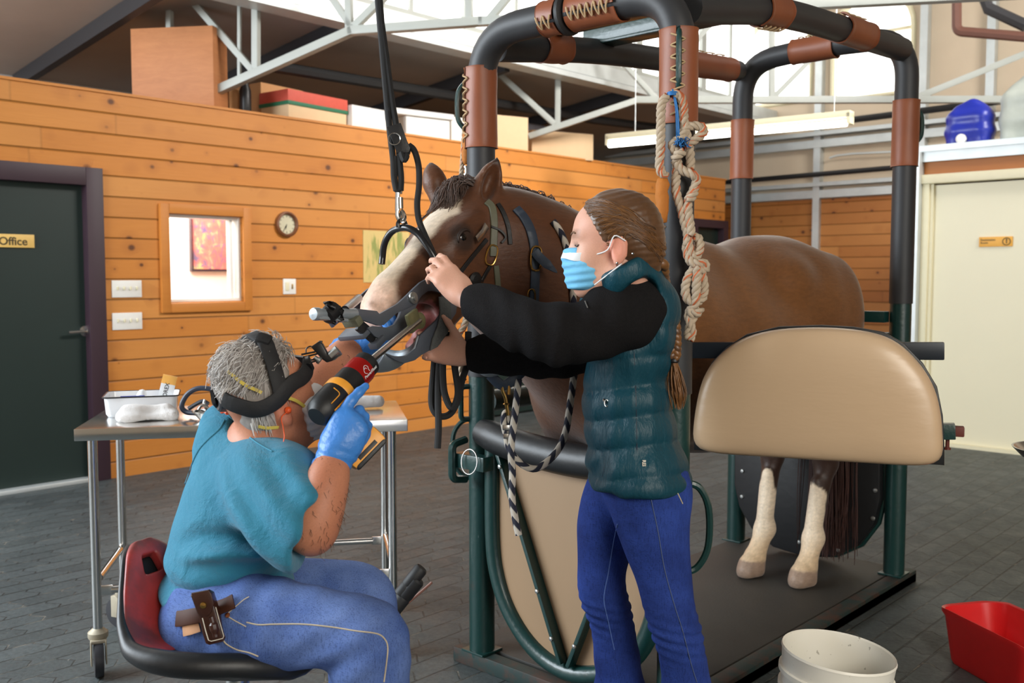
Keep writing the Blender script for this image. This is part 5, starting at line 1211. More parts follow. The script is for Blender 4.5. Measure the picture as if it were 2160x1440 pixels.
# ---------------- black and white lead rope
M_BW = NT('black_white_rope'); _uv = M_BW.n('ShaderNodeTexCoord').outputs['UV']; _s = M_BW.n('ShaderNodeSeparateXYZ', {0: _uv})
_v = M_BW.math('FRACT', M_BW.math('ADD', M_BW.math('MULTIPLY', _s.outputs[1], 19.0), M_BW.math('MULTIPLY', M_BW.math('PINGPONG', _s.outputs[0], .25), 2.0)))
_n = M_BW.n('ShaderNodeTexWave', {'Vector': M_BW.mapping(_uv, (4, 160, 1), (0, 0, .5)), 'Scale': 2.0}).outputs['Fac']
_st = M_BW.math('GREATER_THAN', M_BW.math('ADD', _v, M_BW.math('MULTIPLY', _n, .08)), .53)
M_BW.set(Base_Color=M_BW.mix(_st, (.012, .014, .030), (.52, .47, .40)), Roughness=.8); M_BW.bump(_n, .5, .002); M_BW = M_BW.m
lr_ = thing('lead_rope', 'black and white braided lead rope looped beside the standing woman', 'rope', H(.2, 2.3, .7))
gq = (A(-1.95, 2.30, .8) - CC) @ FV
def lp(px, py, d): return P(px, py, d)
q, _ = hs.hitn([(1166, 466), (1180, 485), (1192, 512), (1200, 545), (1206, 590), (1210, 640), (1214, 690)], .008)
obj('neck_part', MB().tube(spline(list(q) + [lp(1216, 750, 2.80)], 5), .0105, 12), M_BW, lr_)
obj('hanging_loop', MB().tube(spline([lp(1216, 745, 2.80), lp(1211, 790, 2.80), lp(1203, 850, 2.81), lp(1192, 915, 2.82), lp(1170, 958, 2.82), lp(1130, 988, 2.82), lp(1096, 975, 2.82), lp(1074, 945, 2.81), lp(1068, 915, 2.81)], 6), .0105, 12), M_BW, lr_)
obj('free_end', MB().tube(spline([lp(1094, 800, 2.80), lp(1090, 840, 2.79), lp(1083, 900, 2.79), lp(1078, 950, 2.79), lp(1081, 1000, 2.80), lp(1080, 1050, 2.80), lp(1088, 1100, 2.80), lp(1094, 1128, 2.80)], 6), .0105, 12), M_BW, lr_)
obj('eye_loop', MB().tube(spline([lp(1066, 915, 2.81), lp(1062, 890, 2.81), lp(1064, 872, 2.81), lp(1072, 870, 2.81), lp(1075, 890, 2.81), lp(1072, 912, 2.81)], 4), .009, 10), M_BW, lr_)
obj('clamp', MB().box(lp(1068, 901, 2.805), (.022, .022, .016), [RV, FV, UV_], .003).box(lp(1070, 919, 2.805), (.022, .022, .016), [RV, FV, UV_], .003), M_CHROME, lr_)
obj('brass_snap', MB().tube(spline([lp(1072, 876, 2.80), lp(1068, 850, 2.80), lp(1066, 838, 2.80), lp(1060, 822, 2.80), lp(1064, 808, 2.80), lp(1073, 812, 2.80), lp(1073, 832, 2.80)], 4), .0052, 8).lathe([(.008, -.003), (.010, 0), (.008, .003)], lp(1068, 852, 2.80), UV_, 10), M_BRASSB, lr_)
# chin strap of the halter seen under the arm
cs = thing('chin_strap', 'blue leather and white chin strap hanging under the black sleeve', 'strap', lp(1065, 780, 2.8))
obj('white_band', MB().strip(spline([lp(1000, 762, 2.79), lp(1010, 778, 2.78), lp(1030, 789, 2.78), lp(1056, 782, 2.78), (lp(1075, 768, 2.79))], 4), [-UV_ - FV * .6] * 17, .022, .005), M_STEELL, cs)
obj('blue_band', MB().strip(spline([lp(1034, 790, 2.80), lp(1050, 806, 2.80), lp(1064, 812, 2.80), lp(1085, 798, 2.80), lp(1106, 778, 2.81)], 4), [-UV_ * .3 - FV] * 17, .030, .006), M_BLUELEATH, cs)
# ---------------- black rope coils hanging below the speculum
cw = thing('rope_coil', 'black rope coils hanging below the speculum, one end reaching lower', 'rope', P(935, 870, 2.62))
c_ = lambda px, py, dd=0.0: P(px, py, 2.715 + dd)
M_B2 = M_BLKROPE
obj('strand', MB().tube(spline([c_(936, 690), c_(930, 740), c_(925, 790), c_(924, 850), c_(925, 900), c_(923, 945)], 6), .0098, 10), M_B2, cw)
obj('strand', MB().tube(spline([c_(925, 700, .02), c_(918, 745, .02), c_(914, 790, .02), c_(910, 840, .02), c_(915, 866, .02), c_(930, 878, .02), c_(950, 872, .02), c_(965, 845, .02), c_(975, 800, .02), c_(985, 765, .02), c_(988, 700, .04)], 6), .0098, 10), M_B2, cw)
obj('strand', MB().tube(spline([c_(938, 700, -.01), c_(935, 740, -.01), c_(934, 790, -.01), c_(938, 830, -.01), c_(950, 858, -.01), c_(960, 852, -.01), c_(966, 825, -.01), c_(960, 780, -.01), c_(955, 740, .0), c_(950, 700, .01)], 6), .0098, 10), M_B2, cw)
# ---------------- leather wrapped tethers and knotted rope on the posts
M_ROPE = NT('tan_rope'); _uv = M_ROPE.n('ShaderNodeTexCoord').outputs['UV']; _n = M_ROPE.noise(M_ROPE.obj(), 90, 3)
_sv = M_ROPE.n('ShaderNodeSeparateXYZ', {0: _uv}).outputs[0]
M_ROPE.set(Base_Color=M_ROPE.mix(M_ROPE.math('LESS_THAN', _sv, .12), M_ROPE.mix(_n, (.36, .28, .20), (.52, .42, .31)), (.50, .13, .05)), Roughness=.85); M_ROPE.bump(_n, .3, .002); M_ROPE = M_ROPE.m
def rope3(par, nm, pts, r, m=M_ROPE, lay=.055, n=5, ph=0.0):
    """three-strand laid rope"""
    q = spline(pts, n); L = [0]
    for a, b in zip(q[:-1], q[1:]): L.append(L[-1] + np.linalg.norm(b - a))
    step = lay / 8; S_ = np.arange(0, L[-1], step); Q = np.stack([np.interp(S_, L, [p[i] for p in q]) for i in range(3)], -1)
    T = np.gradient(Q, axis=0); T /= np.linalg.norm(T, axis=1, keepdims=True) + 1e-9
    u = nrm(np.cross(T[0], A(.3, .5, .8))); mb = MB(); us = []
    for t in T: u = nrm(u - t * (u @ t)); us.append(u)
    us = np.array(us); ws = np.cross(T, us)
    for k in range(3):
        a = 2 * pi * (S_ / lay + k / 3) + ph; mb.tube(list(Q + (us * np.cos(a)[:, None] + ws * np.sin(a)[:, None]) * r * .52), r * .56, 6)
    return obj(nm, mb, m, par, ang=180)
M_SUEDE = simple('ochre_suede', (176, 106, 36), .8, var=.2, scale=25, bump=.3, bscale=40)
def tether(name, label, top, bot, dep, snap_len, w):
    t_ = thing(name, label, 'tether', P(*bot, dep))
    a = P(*top, dep); b = P(*bot, dep); n_ = 7; pts = [a + (b - a) * i / n_ + RV * .002 * sin(i * 2) for i in range(n_ + 1)]
    obj('suede_wrap', MB().tube(pts, [w * .75] + [w * (1 + .08 * (-1) ** i) for i in range(n_ - 1)] + [w * .7], 12), M_SUEDE, t_, ang=180)
    e = b - UV_ * snap_len
    obj('snap', MB().cyl(b - UV_ * .012, b - UV_ * (snap_len * .7), .009, 12).lathe([(.013, 0), (.013, .006)], b - UV_ * .015, UV_, 12).lathe([(.013, 0), (.013, .006)], b - UV_ * (snap_len * .65), UV_, 12).tube(spline([b - UV_ * snap_len * .65, b - UV_ * snap_len * .9 + RV * .008, e, b - UV_ * snap_len * .85 - RV * .008], 4), .004, 8), M_CHROME, t_)
    return t_
dFL = (FL - CC) @ FV - .075; dFR = (A(FR[0], FR[1], 1.6) - CC) @ FV - .085
t1 = tether('tether', 'ochre suede tether with snap on the post left of the horse ears', (988, 268), (985, 345), dFL, .065, .020)
rope3(t1, 'rope', [P(980, 262, dFL + .0), P(978, 300, dFL + .02), P(975, 345, dFL + .02), P(972, 385, dFL + .02)], .009)
t2 = tether('tether', 'ochre suede tether with snap on the post behind the woman', (1397, 376), (1396, 470), dFR, .10, .019)
rk = thing('knotted_rope', 'knotted tan rope with blue twine hanging from the post behind the woman', 'rope', P(1462, 700, dFR - .02))
r_ = lambda x, y, dd=0.0: P(1360 + x / 2.483, 160 + y / 2.483, dFR - .01 + dd)
rope3(rk, 'strand', [r_(120, 108), r_(92, 135), r_(85, 200), r_(84, 300), r_(82, 400), r_(78, 470), r_(95, 520), r_(112, 500)], .0135)
rope3(rk, 'strand', [r_(150, 95, .0), r_(185, 105), r_(202, 150), r_(205, 220), r_(210, 262), r_(232, 372, .01), r_(240, 440, .01), r_(235, 500, .01)], .0135)
rope3(rk, 'strand', [r_(180, 400), r_(150, 385), r_(148, 350), r_(185, 330), r_(205, 290), r_(240, 262), r_(300, 268), r_(305, 300), r_(262, 335), r_(215, 370)], .0135)
rope3(rk, 'strand', [r_(205, 400, -.02), r_(170, 415, -.02), r_(160, 440), r_(190, 490), r_(250, 515, -.01), r_(272, 545), r_(255, 600), r_(230, 650), r_(226, 700), r_(238, 780), r_(245, 840)], .0135)
rope3(rk, 'strand', [r_(172, 440, .01), r_(165, 520, .01), r_(165, 610, .01), r_(190, 690, .01), r_(205, 760, .01), r_(225, 830, .01), r_(220, 900)], .0135)
rope3(rk, 'strand', [r_(220, 650, -.01), r_(250, 630, -.01), r_(262, 590, .005)], .0135)
rope3(rk, 'strand', [r_(225, 850), r_(240, 930), r_(268, 945), r_(290, 900), r_(280, 850, .01), r_(255, 840, .01)], .0135)
rope3(rk, 'strand', [r_(215, 880, .01), r_(232, 960), r_(270, 985, -.01), r_(310, 980), r_(320, 1010, .01), r_(285, 1020, -.01), r_(262, 990)], .0135)
rope3(rk, 'strand', [r_(262, 1000), r_(225, 1060), r_(212, 1120), r_(225, 1170), r_(262, 1185), r_(300, 1165), r_(312, 1110), r_(300, 1040), r_(290, 990)], .0135)
rope3(rk, 'strand', [r_(278, 1000, -.015), r_(272, 1080, -.015), r_(268, 1170, -.01), r_(258, 1215), r_(235, 1230), r_(262, 1250, -.01), r_(290, 1225), r_(255, 1260), r_(235, 1320), r_(222, 1385)], .0135)
rope3(rk, 'strand', [r_(245, 1215, .01), r_(225, 1250, .01), r_(240, 1300, -.005), r_(250, 1340, -.005), r_(235, 1390)], .0120)
M_TWINE = simple('blue_twine', (36, 110, 176), .5, var=.25, scale=80)
mb = MB(); rr = random.Random(4)
for i in range(14): x = rr.uniform(-6, 8); mb.tube(spline([r_(145 + x * .4, 70), r_(160 + x, 140, -.01), r_(168 + x * 1.3, 220 + rr.uniform(-20, 20), -.01), r_(172 + x * 1.6, 300 + rr.uniform(0, 30), -.008)], 3), .0014, 4)
for i in range(5): mb.tube([r_(145, 88 + i * 4) + RV * .014 * cos(t) - FV * .014 * sin(t) for t in np.linspace(0, 2 * pi, 12, endpoint=False)], .002, 4, closed=True)
for i in range(26): a = r_(190 + rr.uniform(-18, 25), 350 + rr.uniform(-14, 14), -.018); mb.tube([a, a + A(*[rr.uniform(-.012, .012) for _ in range(3)]), a + A(*[rr.uniform(-.016, .016) for _ in range(3)])], .0015, 4)
obj('twine', mb, M_TWINE, rk, ang=180)
# tan rope behind the speculum
rb = thing('tan_rope', 'thin tan rope hanging just right of the speculum chin plate', 'rope', P(960, 800, 3.0))
e_ = lambda px, py: P(px, py, 2.98)
rope3(rb, 'strand', [e_(985, 640), e_(985, 668), e_(975, 695), e_(962, 705), e_(955, 690), e_(956, 660)], .0105)
rope3(rb, 'strand', [e_(962, 700), e_(964, 730), e_(968, 760), e_(975, 790), e_(978, 806)], .0105)
# ================================================================ people: shared builders
def head_sdf(sd, C, f, u, sc, fem=False):
    f = nrm(f); u = nrm(u - f * (u @ f)); s = np.cross(f, u); ax = [f, s, u]
    L = lambda a, b, c: C + (f * a + s * b + u * c) * sc
    def e(a, b, c, r, k=.025, op='u'): sd.ell(L(a, b, c), A(*r) * sc, ax, k * sc, op)
    def c_(p, q, r1, r2, k=.02): sd.cap(L(*p), L(*q), r1 * sc, r2 * sc, k * sc)
    e(-.012, 0, .028, (.098, .077, .088)); e(.042, 0, .030, (.052, .062, .058), .03); e(.042, 0, -.045, (.052, .058, .066), .03)
    for g in (-1, 1):
        e(.056, g * .038, -.032, (.030, .024, .030)); c_((-.004, g * .050, -.072), (.070, g * .022, -.108), .022, .018, .03)
        c_((.086, g * .014, .016), (.074, g * .046, .018), .010, .009); e(.100, g * .032, -.003, (.014, .018, .011), .014, 's')
        e(.104, g * .011, -.040, (.011, .009, .008), .012)
        c_((.088, g * .021, .000), (.082, g * .044, -.001), .0050, .0045, .006)          # upper lid, lowered
        e(-.014, g * .077, -.020, (.021, .009, .033), .012); e(-.006, g * .087, -.016, (.011, .008, .018), .008, 's'); e(-.010, g * .079, -.046, (.009, .007, .010), .008)
    e(.080, 0, -.108, (.018, .020, .016)); e(.083, 0, -.075, (.020, .028, .020)); c_((.092, 0, .006), (.116, 0, -.037), .008, .012, .015)
    c_((.1015, -.017, -.068), (.1015, .017, -.068), .0050, .0050, .006); c_((.0995, -.015, -.081), (.0995, .015, -.081), .0055, .0055, .006)
    return L, f, u, s
def hand_sdf(sd, W, p, n, t, sc=1.0, curl=(.5, .6, .7, .8), spread=.06, thumb=(.55, .75, .35), tcurl=.3, fat=0.0, ext=None):
    """W wrist, p toward knuckles, n palm side, t thumb side"""
    p = nrm(p); n = nrm(n - p * (n @ p)); t = nrm(t - p * (t @ p) - n * (t @ n))
    offs = (.030, .010, -.010, -.028); lens = ((.043, .026, .021), (.047, .029, .022), (.043, .027, .021), (.034, .021, .018)); kx = (.086, .090, .086, .078)
    for i in range(4):
        kn = W + (p * kx[i] + t * offs[i]) * sc
        sd.cap(W + t * offs[i] * .55 * sc + p * .012 * sc, kn, .0165 * sc + fat, .0125 * sc + fat, .016)
        a = 0.0; q = kn; r = (.0098, .0090, .0082, .0068)
        sp = t * spread * (1.5 - i)
        for j in range(3):
            a += (curl[i] if np.isscalar(curl[i]) else curl[i][j]) * (1.0, 1.15, .8)[j]
            d = nrm(p * cos(a) + n * sin(a) + sp * cos(a)); e = q + d * lens[i][j] * sc
            sd.cap(q, e, r[j] * sc + fat, r[j + 1] * sc + fat, .006); q = e
    b = W + (p * .022 + t * .026) * sc; d = nrm(p * thumb[0] + t * thumb[1] + n * thumb[2])
    sd.cap(W + p * .02 * sc, b + d * .02 * sc, .020 * sc + fat, .016 * sc + fat, .02)
    q = b; pr_ = n
    for j, l in enumerate((.040, .032, .026)):
        e = q + d * l * sc; sd.cap(q, e, (.0150, .0112, .0100)[j] * sc + fat, (.0112, .0100, .0078)[j] * sc + fat, .008); q = e; d = nrm(d + (p * .6 + n * .5 - t * .6) * tcurl)
    sd.ell(W + (p * .045 + n * .008) * sc, A(.05, .036, .016) * sc + fat, [p, t, n], .015)
def cpath(pts): return [P(*q[:3]) for q in pts], [q[3] for q in pts]
def skin_fn(base, red, Cn=None):
    def g(v):
        c = np.tile(A(*s2l(base)), (len(v), 1)); m = (.5 + .5 * nz(v, 22))[:, None] * .45; return c * (1 - m) + A(*s2l(red)) * m
    return g
M_SKINW = vcol('fair_skin', .5, .35, .06, 300, sss=.12, var=.05); M_SKINM = vcol('tanned_skin', .5, .35, .10, 260, sss=.10, var=.10)
def denim(name, lo, hi, sc_=1.0):
    m = NT(name); p = m.obj(); n1 = m.noise(p, 7, 4, .6); w1 = m.noise(m.mapping(p, (1, 1, .08), (.3, .2, 0)), 520, 2); w2 = m.noise(m.mapping(p, (.1, 1, 1), (0, .3, 0)), 520, 2)
    col = m.mix(m.ramp(n1, [(.3, (0, 0, 0)), (.7, (1, 1, 1))]), s2l(lo), s2l(hi)); col = m.mix(1.0, col, m.ramp(m.math('ADD', w1, w2), [(.75, (.72,) * 3), (1.25, (1.25,) * 3)]), 'MULTIPLY')
    m.set(Base_Color=col, Roughness=.85, Specular_IOR_Level=.2); m.bump(m.math('ADD', m.math('MULTIPLY', w1, .5), m.noise(m.mapping(p, (1, 1, 2.5)), 16, 4)), .35, .008); return m.m
M_DENIMW = denim('dark_blue_denim', (22, 38, 92), (40, 62, 132)); M_DENIMM = denim('faded_blue_denim', (62, 84, 138), (96, 118, 168))
M_FLEECE = simple('black_fleece', (27, 26, 27), .95, var=.2, scale=120, bump=.5, bscale=380, spec=.1)
M_VEST = NT('teal_nylon'); _p = M_VEST.obj(); _n = M_VEST.noise(M_VEST.mapping(_p, (1.6, 1.6, .5)), 34, 4, .6); _n2 = M_VEST.noise(_p, 7, 2)
M_VEST.set(Base_Color=M_VEST.mix(_n2, (.004, .038, .060), (.007, .056, .080)), Roughness=.45, Specular_IOR_Level=.28); M_VEST.bump(_n, .55, .010); M_VEST = M_VEST.m
M_SHIRT = NT('teal_scrub_cotton'); _p = M_SHIRT.obj(); _n = M_SHIRT.noise(M_SHIRT.mapping(_p, (1, 1, 1.3)), 9, 4, .55, .5); _f = M_SHIRT.noise(_p, 500, 2)
M_SHIRT.set(Base_Color=M_SHIRT.mix(_n, (.024, .170, .270), (.036, .222, .335)), Roughness=.85, Specular_IOR_Level=.2, Sheen_Weight=.15); M_SHIRT.bump(M_SHIRT.math('ADD', M_SHIRT.math('MULTIPLY', _f, .1), _n), .8, .025); M_SHIRT = M_SHIRT.m
M_GLOVE = simple('blue_nitrile_glove', (62, 128, 206), .42, var=.10, scale=30, bump=.25, bscale=70)
M_MASKB = simple('blue_surgical_mask', (108, 178, 216), .8, var=.05); M_MASKW = simple('white_mask_cloth', (222, 224, 226), .8, var=.04)
M_BROWNL = simple('dark_brown_leather', (58, 30, 20), .32, var=.25, scale=14, bump=.1, coat=.25)
M_THREAD = simple('white_thread', (214, 206, 190), .8); M_ORTH = simple('tan_thread', (190, 176, 150), .8)
M_YEL = simple('yellow_elastic', (214, 190, 84), .7); M_ORANGE = simple('orange_silicone', (238, 90, 34), .5)
Zu = A(0, 0, 1)

# ================================================================ woman
wd = thing('person', 'woman in teal puffer vest, blue surgical mask and dark jeans steadying the horse', 'person', G(1400, 1660))
WB = Sdf(); wf = nrm(-RV + F0 * .06); ws = np.cross(wf, Zu)           # facing left in the picture
WC = P(1297, 511, 2.40); WL, hf_, hu_, hs_ = head_sdf(WB, WC, -RV * .97 + F0 * .17 - Zu * .03, Zu - RV * .02, 1.05, True)
near = -1.0                                                            # her left side is toward the camera
neckb = P(1352, 640, 2.56)
WB.cap(WL(-.030, 0, -.075), neckb, .050, .054, .03)
tor = [(1345, 668, 2.58, .080, .150, .07), (1328, 745, 2.58, .100, .150, .09), (1328, 830, 2.58, .098, .135, .09), (1332, 905, 2.58, .098, .140, .09), (1352, 985, 2.58, .108, .158, .10)]
for (x, y, d, a, b, c) in tor: WB.ell(P(x, y, d), (a, b, c), [wf, ws, Zu], .06)
armN = [(1352, 655, 2.42, .060), (1270, 692, 2.38, .050), (1165, 705, 2.36, .045), (1070, 668, 2.40, .038), (982, 629, 2.47, .027)]
armF = [(1285, 685, 2.76, .058), (1180, 748, 2.76, .048), (1080, 747, 2.72, .036), (984, 749, 2.68, .026)]
for a in (armN, armF): WB.chain(*cpath(a), .03, 3)
hand_sdf(WB, P(980, 628, 2.475), P(934, 575, 2.50) - P(980, 628, 2.475), FV * .8 - RV * .35, UV_, .98, ((.15, .5, .4), (.2, .6, .5), (.3, .7, .5), (.4, .8, .5)), .05, (.9, .2, .45), .12)
hand_sdf(WB, P(982, 749, 2.685), -RV + UV_ * .22, -FV, UV_, .98, (.5, .55, .6, .65), .03, (.55, .75, .2), .15)
legN = [(1368, 1035, 2.52, .088), (1376, 1100, 2.51, .080), (1397, 1200, 2.50, .058), (1418, 1306, 2.49, .049), (1442, 1400, 2.51, .045), (1466, 1660, 2.56, .040)]
legF = [(1305, 1035, 2.66, .082), (1282, 1110, 2.68, .070), (1269, 1200, 2.68, .051), (1272, 1255, 2.68, .049), (1296, 1340, 2.70, .046), (1318, 1575, 2.74, .040)]
for a in (legN, legF): WB.chain(*cpath(a), .03, 3)
def wcol(v):
    c = skin_fn((206, 160, 138), (196, 132, 112))(v)
    for g in (-1, 1):
        e = WL(.094, g * .034, .022); m = smst(.014, .006, np.abs((v - e) @ hu_)) * smst(.030, .020, np.abs((v - e) @ hs_)) * smst(.03, .015, np.abs((v - e) @ hf_)); c = c * (1 - .55 * m[:, None]) + A(*s2l((110, 76, 56))) * .55 * m[:, None]
        e = WL(.090, g * .033, -.004); m = smst(.007, .003, np.abs((v - e) @ hu_)) * smst(.020, .014, np.abs((v - e) @ hs_)) * smst(.03, .02, np.abs((v - e) @ hf_)); c = c * (1 - .7 * m[:, None]) + A(*s2l((60, 40, 34))) * .7 * m[:, None]
        e = WL(-.012, g * .082, -.018); m = smst(.05, .02, np.linalg.norm(v - e, axis=1))[:, None] * .5; c = c * (1 - m) + A(*s2l((214, 122, 100))) * m
    return c
sdf_obj('body', WB, .0062, M_SKINW, wd, wcol, 2)
# jeans, boots
WJ = Sdf()
for a, w in ((legN, .006), (legF, .006)):
    q = [(x, y, d, r + w) for x, y, d, r in a]
    q = q[:4] + [(q[4][0], q[4][1], q[4][2], q[4][3] + .003), (q[5][0], q[5][1] - 10, q[5][2], q[5][3] + .035)]
    WJ.chain(*cpath(q), .025, 4)
WJ.ell(P(1350, 1005, 2.58), (.112, .155, .10), [wf, ws, Zu], .04); WJ.ell(P(1378, 1020, 2.56), (.085, .145, .08), [wf, ws, Zu], .05)
kN, kF = P(1418, 1305, 2.49), P(1272, 1262, 2.68)
def wj_post(p, d):
    r = .0
    for k in (kN, kF):
        q = p - k; m = np.exp(-((q[..., 2] + .035) / .055) ** 2) * np.exp(-((q @ RV) / .14) ** 2) * np.exp(-((q @ F0) / .1) ** 2); r = r + .0055 * m * np.sin(q[..., 2] * 230 + (q @ RV) * 40)
    lo = smst(.35, .12, p[..., 2]); return d + r + .0022 * nz(p, 24) + lo * .006 * np.sin(p[..., 2] * 75 + nz(p, 8) * 2)
WJ.post.append(wj_post)
jw = sdf_obj('jeans', WJ, .0072, M_DENIMW, wd, None, 1)
def seam(par, sd, pix, m=M_ORTH, r=.0014, off=.0005, n=6):
    q = spline([(*c, 0) for c in pix], n); h, ok = sd.hitn([(c[0], c[1]) for c in q], off); return obj('seam', MB().tube([x for x, k in zip(h, ok) if k], r, 5), m, par)
seam(jw, WJ, [(1369, 1030), (1376, 1065), (1388, 1120), (1402, 1200), (1424, 1280), (1440, 1330), (1458, 1400), (1470, 1438)], simple('navy_thread', (70, 84, 120), .8))
seam(jw, WJ, [(1420, 1022), (1432, 1045), (1440, 1062)]); seam(jw, WJ, [(1302, 1105), (1293, 1150), (1283, 1210), (1274, 1262), (1283, 1310), (1296, 1370)], simple('blue_thread', (74, 100, 160), .8))
for s_, (b, dd) in enumerate(((legN[-1], 0), (legF[-1], 0))):
    an = P(*b[:3]); an = A(an[0], an[1], .10); WS = Sdf(); WS.cap(an, an + wf * .10 - Zu * .055, .048, .042, .03); WS.cap(an + wf * .06 - Zu * .06, an + wf * .15 - Zu * .068, .042, .034, .03); WS.cap(an - wf * .03 - Zu * .05, an - Zu * .05, .042, .042, .03); WS.half(A(0, 0, .004), (0, 0, -1), an - .4, an + .4)
    sdf_obj('boot', WS, .010, M_BROWNL, wd)
# fleece jacket: sleeves, shoulders and collar
WF = Sdf()
WF.chain(*cpath([(1356, 652, 2.46, .062), (1330, 656, 2.43, .076), (1262, 688, 2.385, .068), (1160, 704, 2.36, .064), (1070, 668, 2.40, .053), (990, 633, 2.466, .040)]), .03, 4)
WF.chain(*cpath([(1285, 690, 2.74, .085), (1180, 748, 2.76, .060), (1080, 748, 2.72, .047), (992, 749, 2.685, .040)]), .03, 4)
WF.ell(P(1335, 660, 2.58), (.085, .13, .05), [wf, ws, Zu], .05)
WF.cap(P(1300, 598, 2.43), P(1335, 640, 2.55), .056, .062, .04); WF.cap(WL(.012, 0, -.125), P(1285, 640, 2.54), .050, .05, .04)
a, b = P(990, 633, 2.466), P(978, 627, 2.475); WF.half(a + nrm(b - a) * .006, b - a, a - .12, a + .12, .01); WF.cap(b, a, .030, .030, .006, 's')
a = P(990, 749, 2.685); WF.half(a - RV * .008, -RV, a - .12, a + .12, .01)
el1 = P(1165, 704, 2.36)
WF.post.append(lambda p, d: d + .005 * nz(p, 16) * 1.0 + .005 * np.exp(-(np.linalg.norm(p - el1, axis=-1) / .14) ** 2) * np.sin((p @ RV) * 95 + nz(p, 9) * 2.2) + .003 * np.sin((p @ RV) * 60 + p[..., 2] * 50 + 3 * nz(p, 6)))
fl = sdf_obj('fleece_jacket', WF, .0070, M_FLEECE, wd, None, 1)
# puffer vest
WV = Sdf()
vt = [(1348, 665, 2.58, .092, .165, .08), (1326, 740, 2.58, .116, .178, .09), (1322, 830, 2.58, .114, .166, .09), (1328, 905, 2.58, .116, .170, .09), (1344, 975, 2.58, .122, .182, .085), (1350, 1010, 2.58, .126, .188, .06)]
for (x, y, d, a, b, c) in vt: WV.ell(P(x, y, d), (a, b, c), [wf, ws, Zu], .06)
WV.cap(P(1330, 578, 2.48), P(1352, 650, 2.56), .060, .09, .04); WV.cap(P(1250, 640, 2.56), P(1310, 610, 2.52), .035, .06, .04); WV.cap(P(1314, 574, 2.385), P(1345, 650, 2.50), .072, .084, .03); WV.cap(P(1352, 588, 2.42), P(1385, 650, 2.46), .052, .05, .04); c_p = P(1328, 547, 2.41); WV.half(c_p, Zu - RV * .48, c_p - A(.2, .2, .10), c_p + .2, .008); WV.cap(P(1345, 612, 2.50), P(1388, 645, 2.46), .050, .040, .04); WV.ell(P(1386, 690, 2.50), (.034, .10, .10), [wf, ws, Zu], .04)
WV.half(P(1350, 1021, 2.58), -Zu - RV * .03, P(1350, 1021, 2.58) - .4, P(1350, 1021, 2.58) + A(.4, .4, .2), .02)
sh = P(1346, 660, 2.34); WV.ell(sh, (.058, .115, .088), [nrm(wf + Zu * .25), ws, Zu], .012, 's')
nk = WL(-.02, 0, -.10); WV.cap(nk + Zu * .10, nk + Zu * .06, .050, .042, .01, 's')
z0v = P(1320, 735, 2.40)[2]; pkt = P(1300, 880, 2.45); hemf = P(1282, 1018, 2.5)
def vest_post(p, d):
    x = (p - WC) @ RV; zz = p[..., 2] - .05 * np.sin(x * 7 + 1.0) - x * .06
    band = np.abs(np.sin(np.pi * (zz - z0v) / .0745)) ** .55; side = smst(.0, .0, d) 
    wr = .003 * nz(p * A(1, 1, .45), 42) * (1 - band * .3) + .0035 * np.exp(-(np.linalg.norm(p - pkt, axis=-1) / .10) ** 2) * np.sin(((p - pkt) @ RV) * 120)
    lowf = np.exp(-(np.linalg.norm(p - hemf, axis=-1) / .10) ** 2) * .006 * np.sin(((p - hemf) @ RV) * 90 - (p[..., 2] - hemf[2]) * 60)
    topf = smst(1.33, 1.26, p[..., 2]); return d - .0085 * (band - .5) * topf + wr + lowf
WV.post.append(vest_post)
vs_ = sdf_obj('vest', WV, .0062, M_VEST, wd, None, 1)
def seamv(pix, off=-.002): return seam(vs_, WV, pix, M_VESTD, .0022, off)
M_VESTD = simple('vest_seam', (10, 34, 50), .5)
seamv([(1242, 740), (1246, 790), (1252, 840), (1258, 890), (1266, 930), (1276, 975), (1272, 1005)]); seamv([(1337, 735), (1340, 800), (1342, 880), (1344, 960), (1350, 1005)])
q, _ = WV.hitn([(1274, 842), (1279, 850)], .002); obj('zip_pull', MB().tube([q[0], q[1]], .0035, 6).tube([q[1] + RV * .005 * cos(t) + UV_ * .009 * sin(t) for t in np.linspace(0, 2 * pi, 12, endpoint=False)], .0012, 5, closed=True), M_CHROME, vs_)
q, _ = WV.hitn([(1351, 978)], .003); n_ = WV.grad(q[0]); obj('logo_tag', text_mb('REIS' if False else 'REI', .012, q[0] + RV * .005 + UV_ * .010, -UV_, RV, .0006, .0003), M_THREAD, vs_)
zp = [P(1216, 600, 2.52), P(1224, 620, 2.50), P(1232, 640, 2.49), P(1238, 655, 2.49)]
q, ok = WF.hitn([(1216, 598), (1225, 615), (1234, 635), (1240, 650)], .002); 
qq = [x for x, k in zip(q, ok) if k]
if len(qq) > 1: obj('zipper', MB().tube(qq, .0022, 6), M_CHROME, fl)
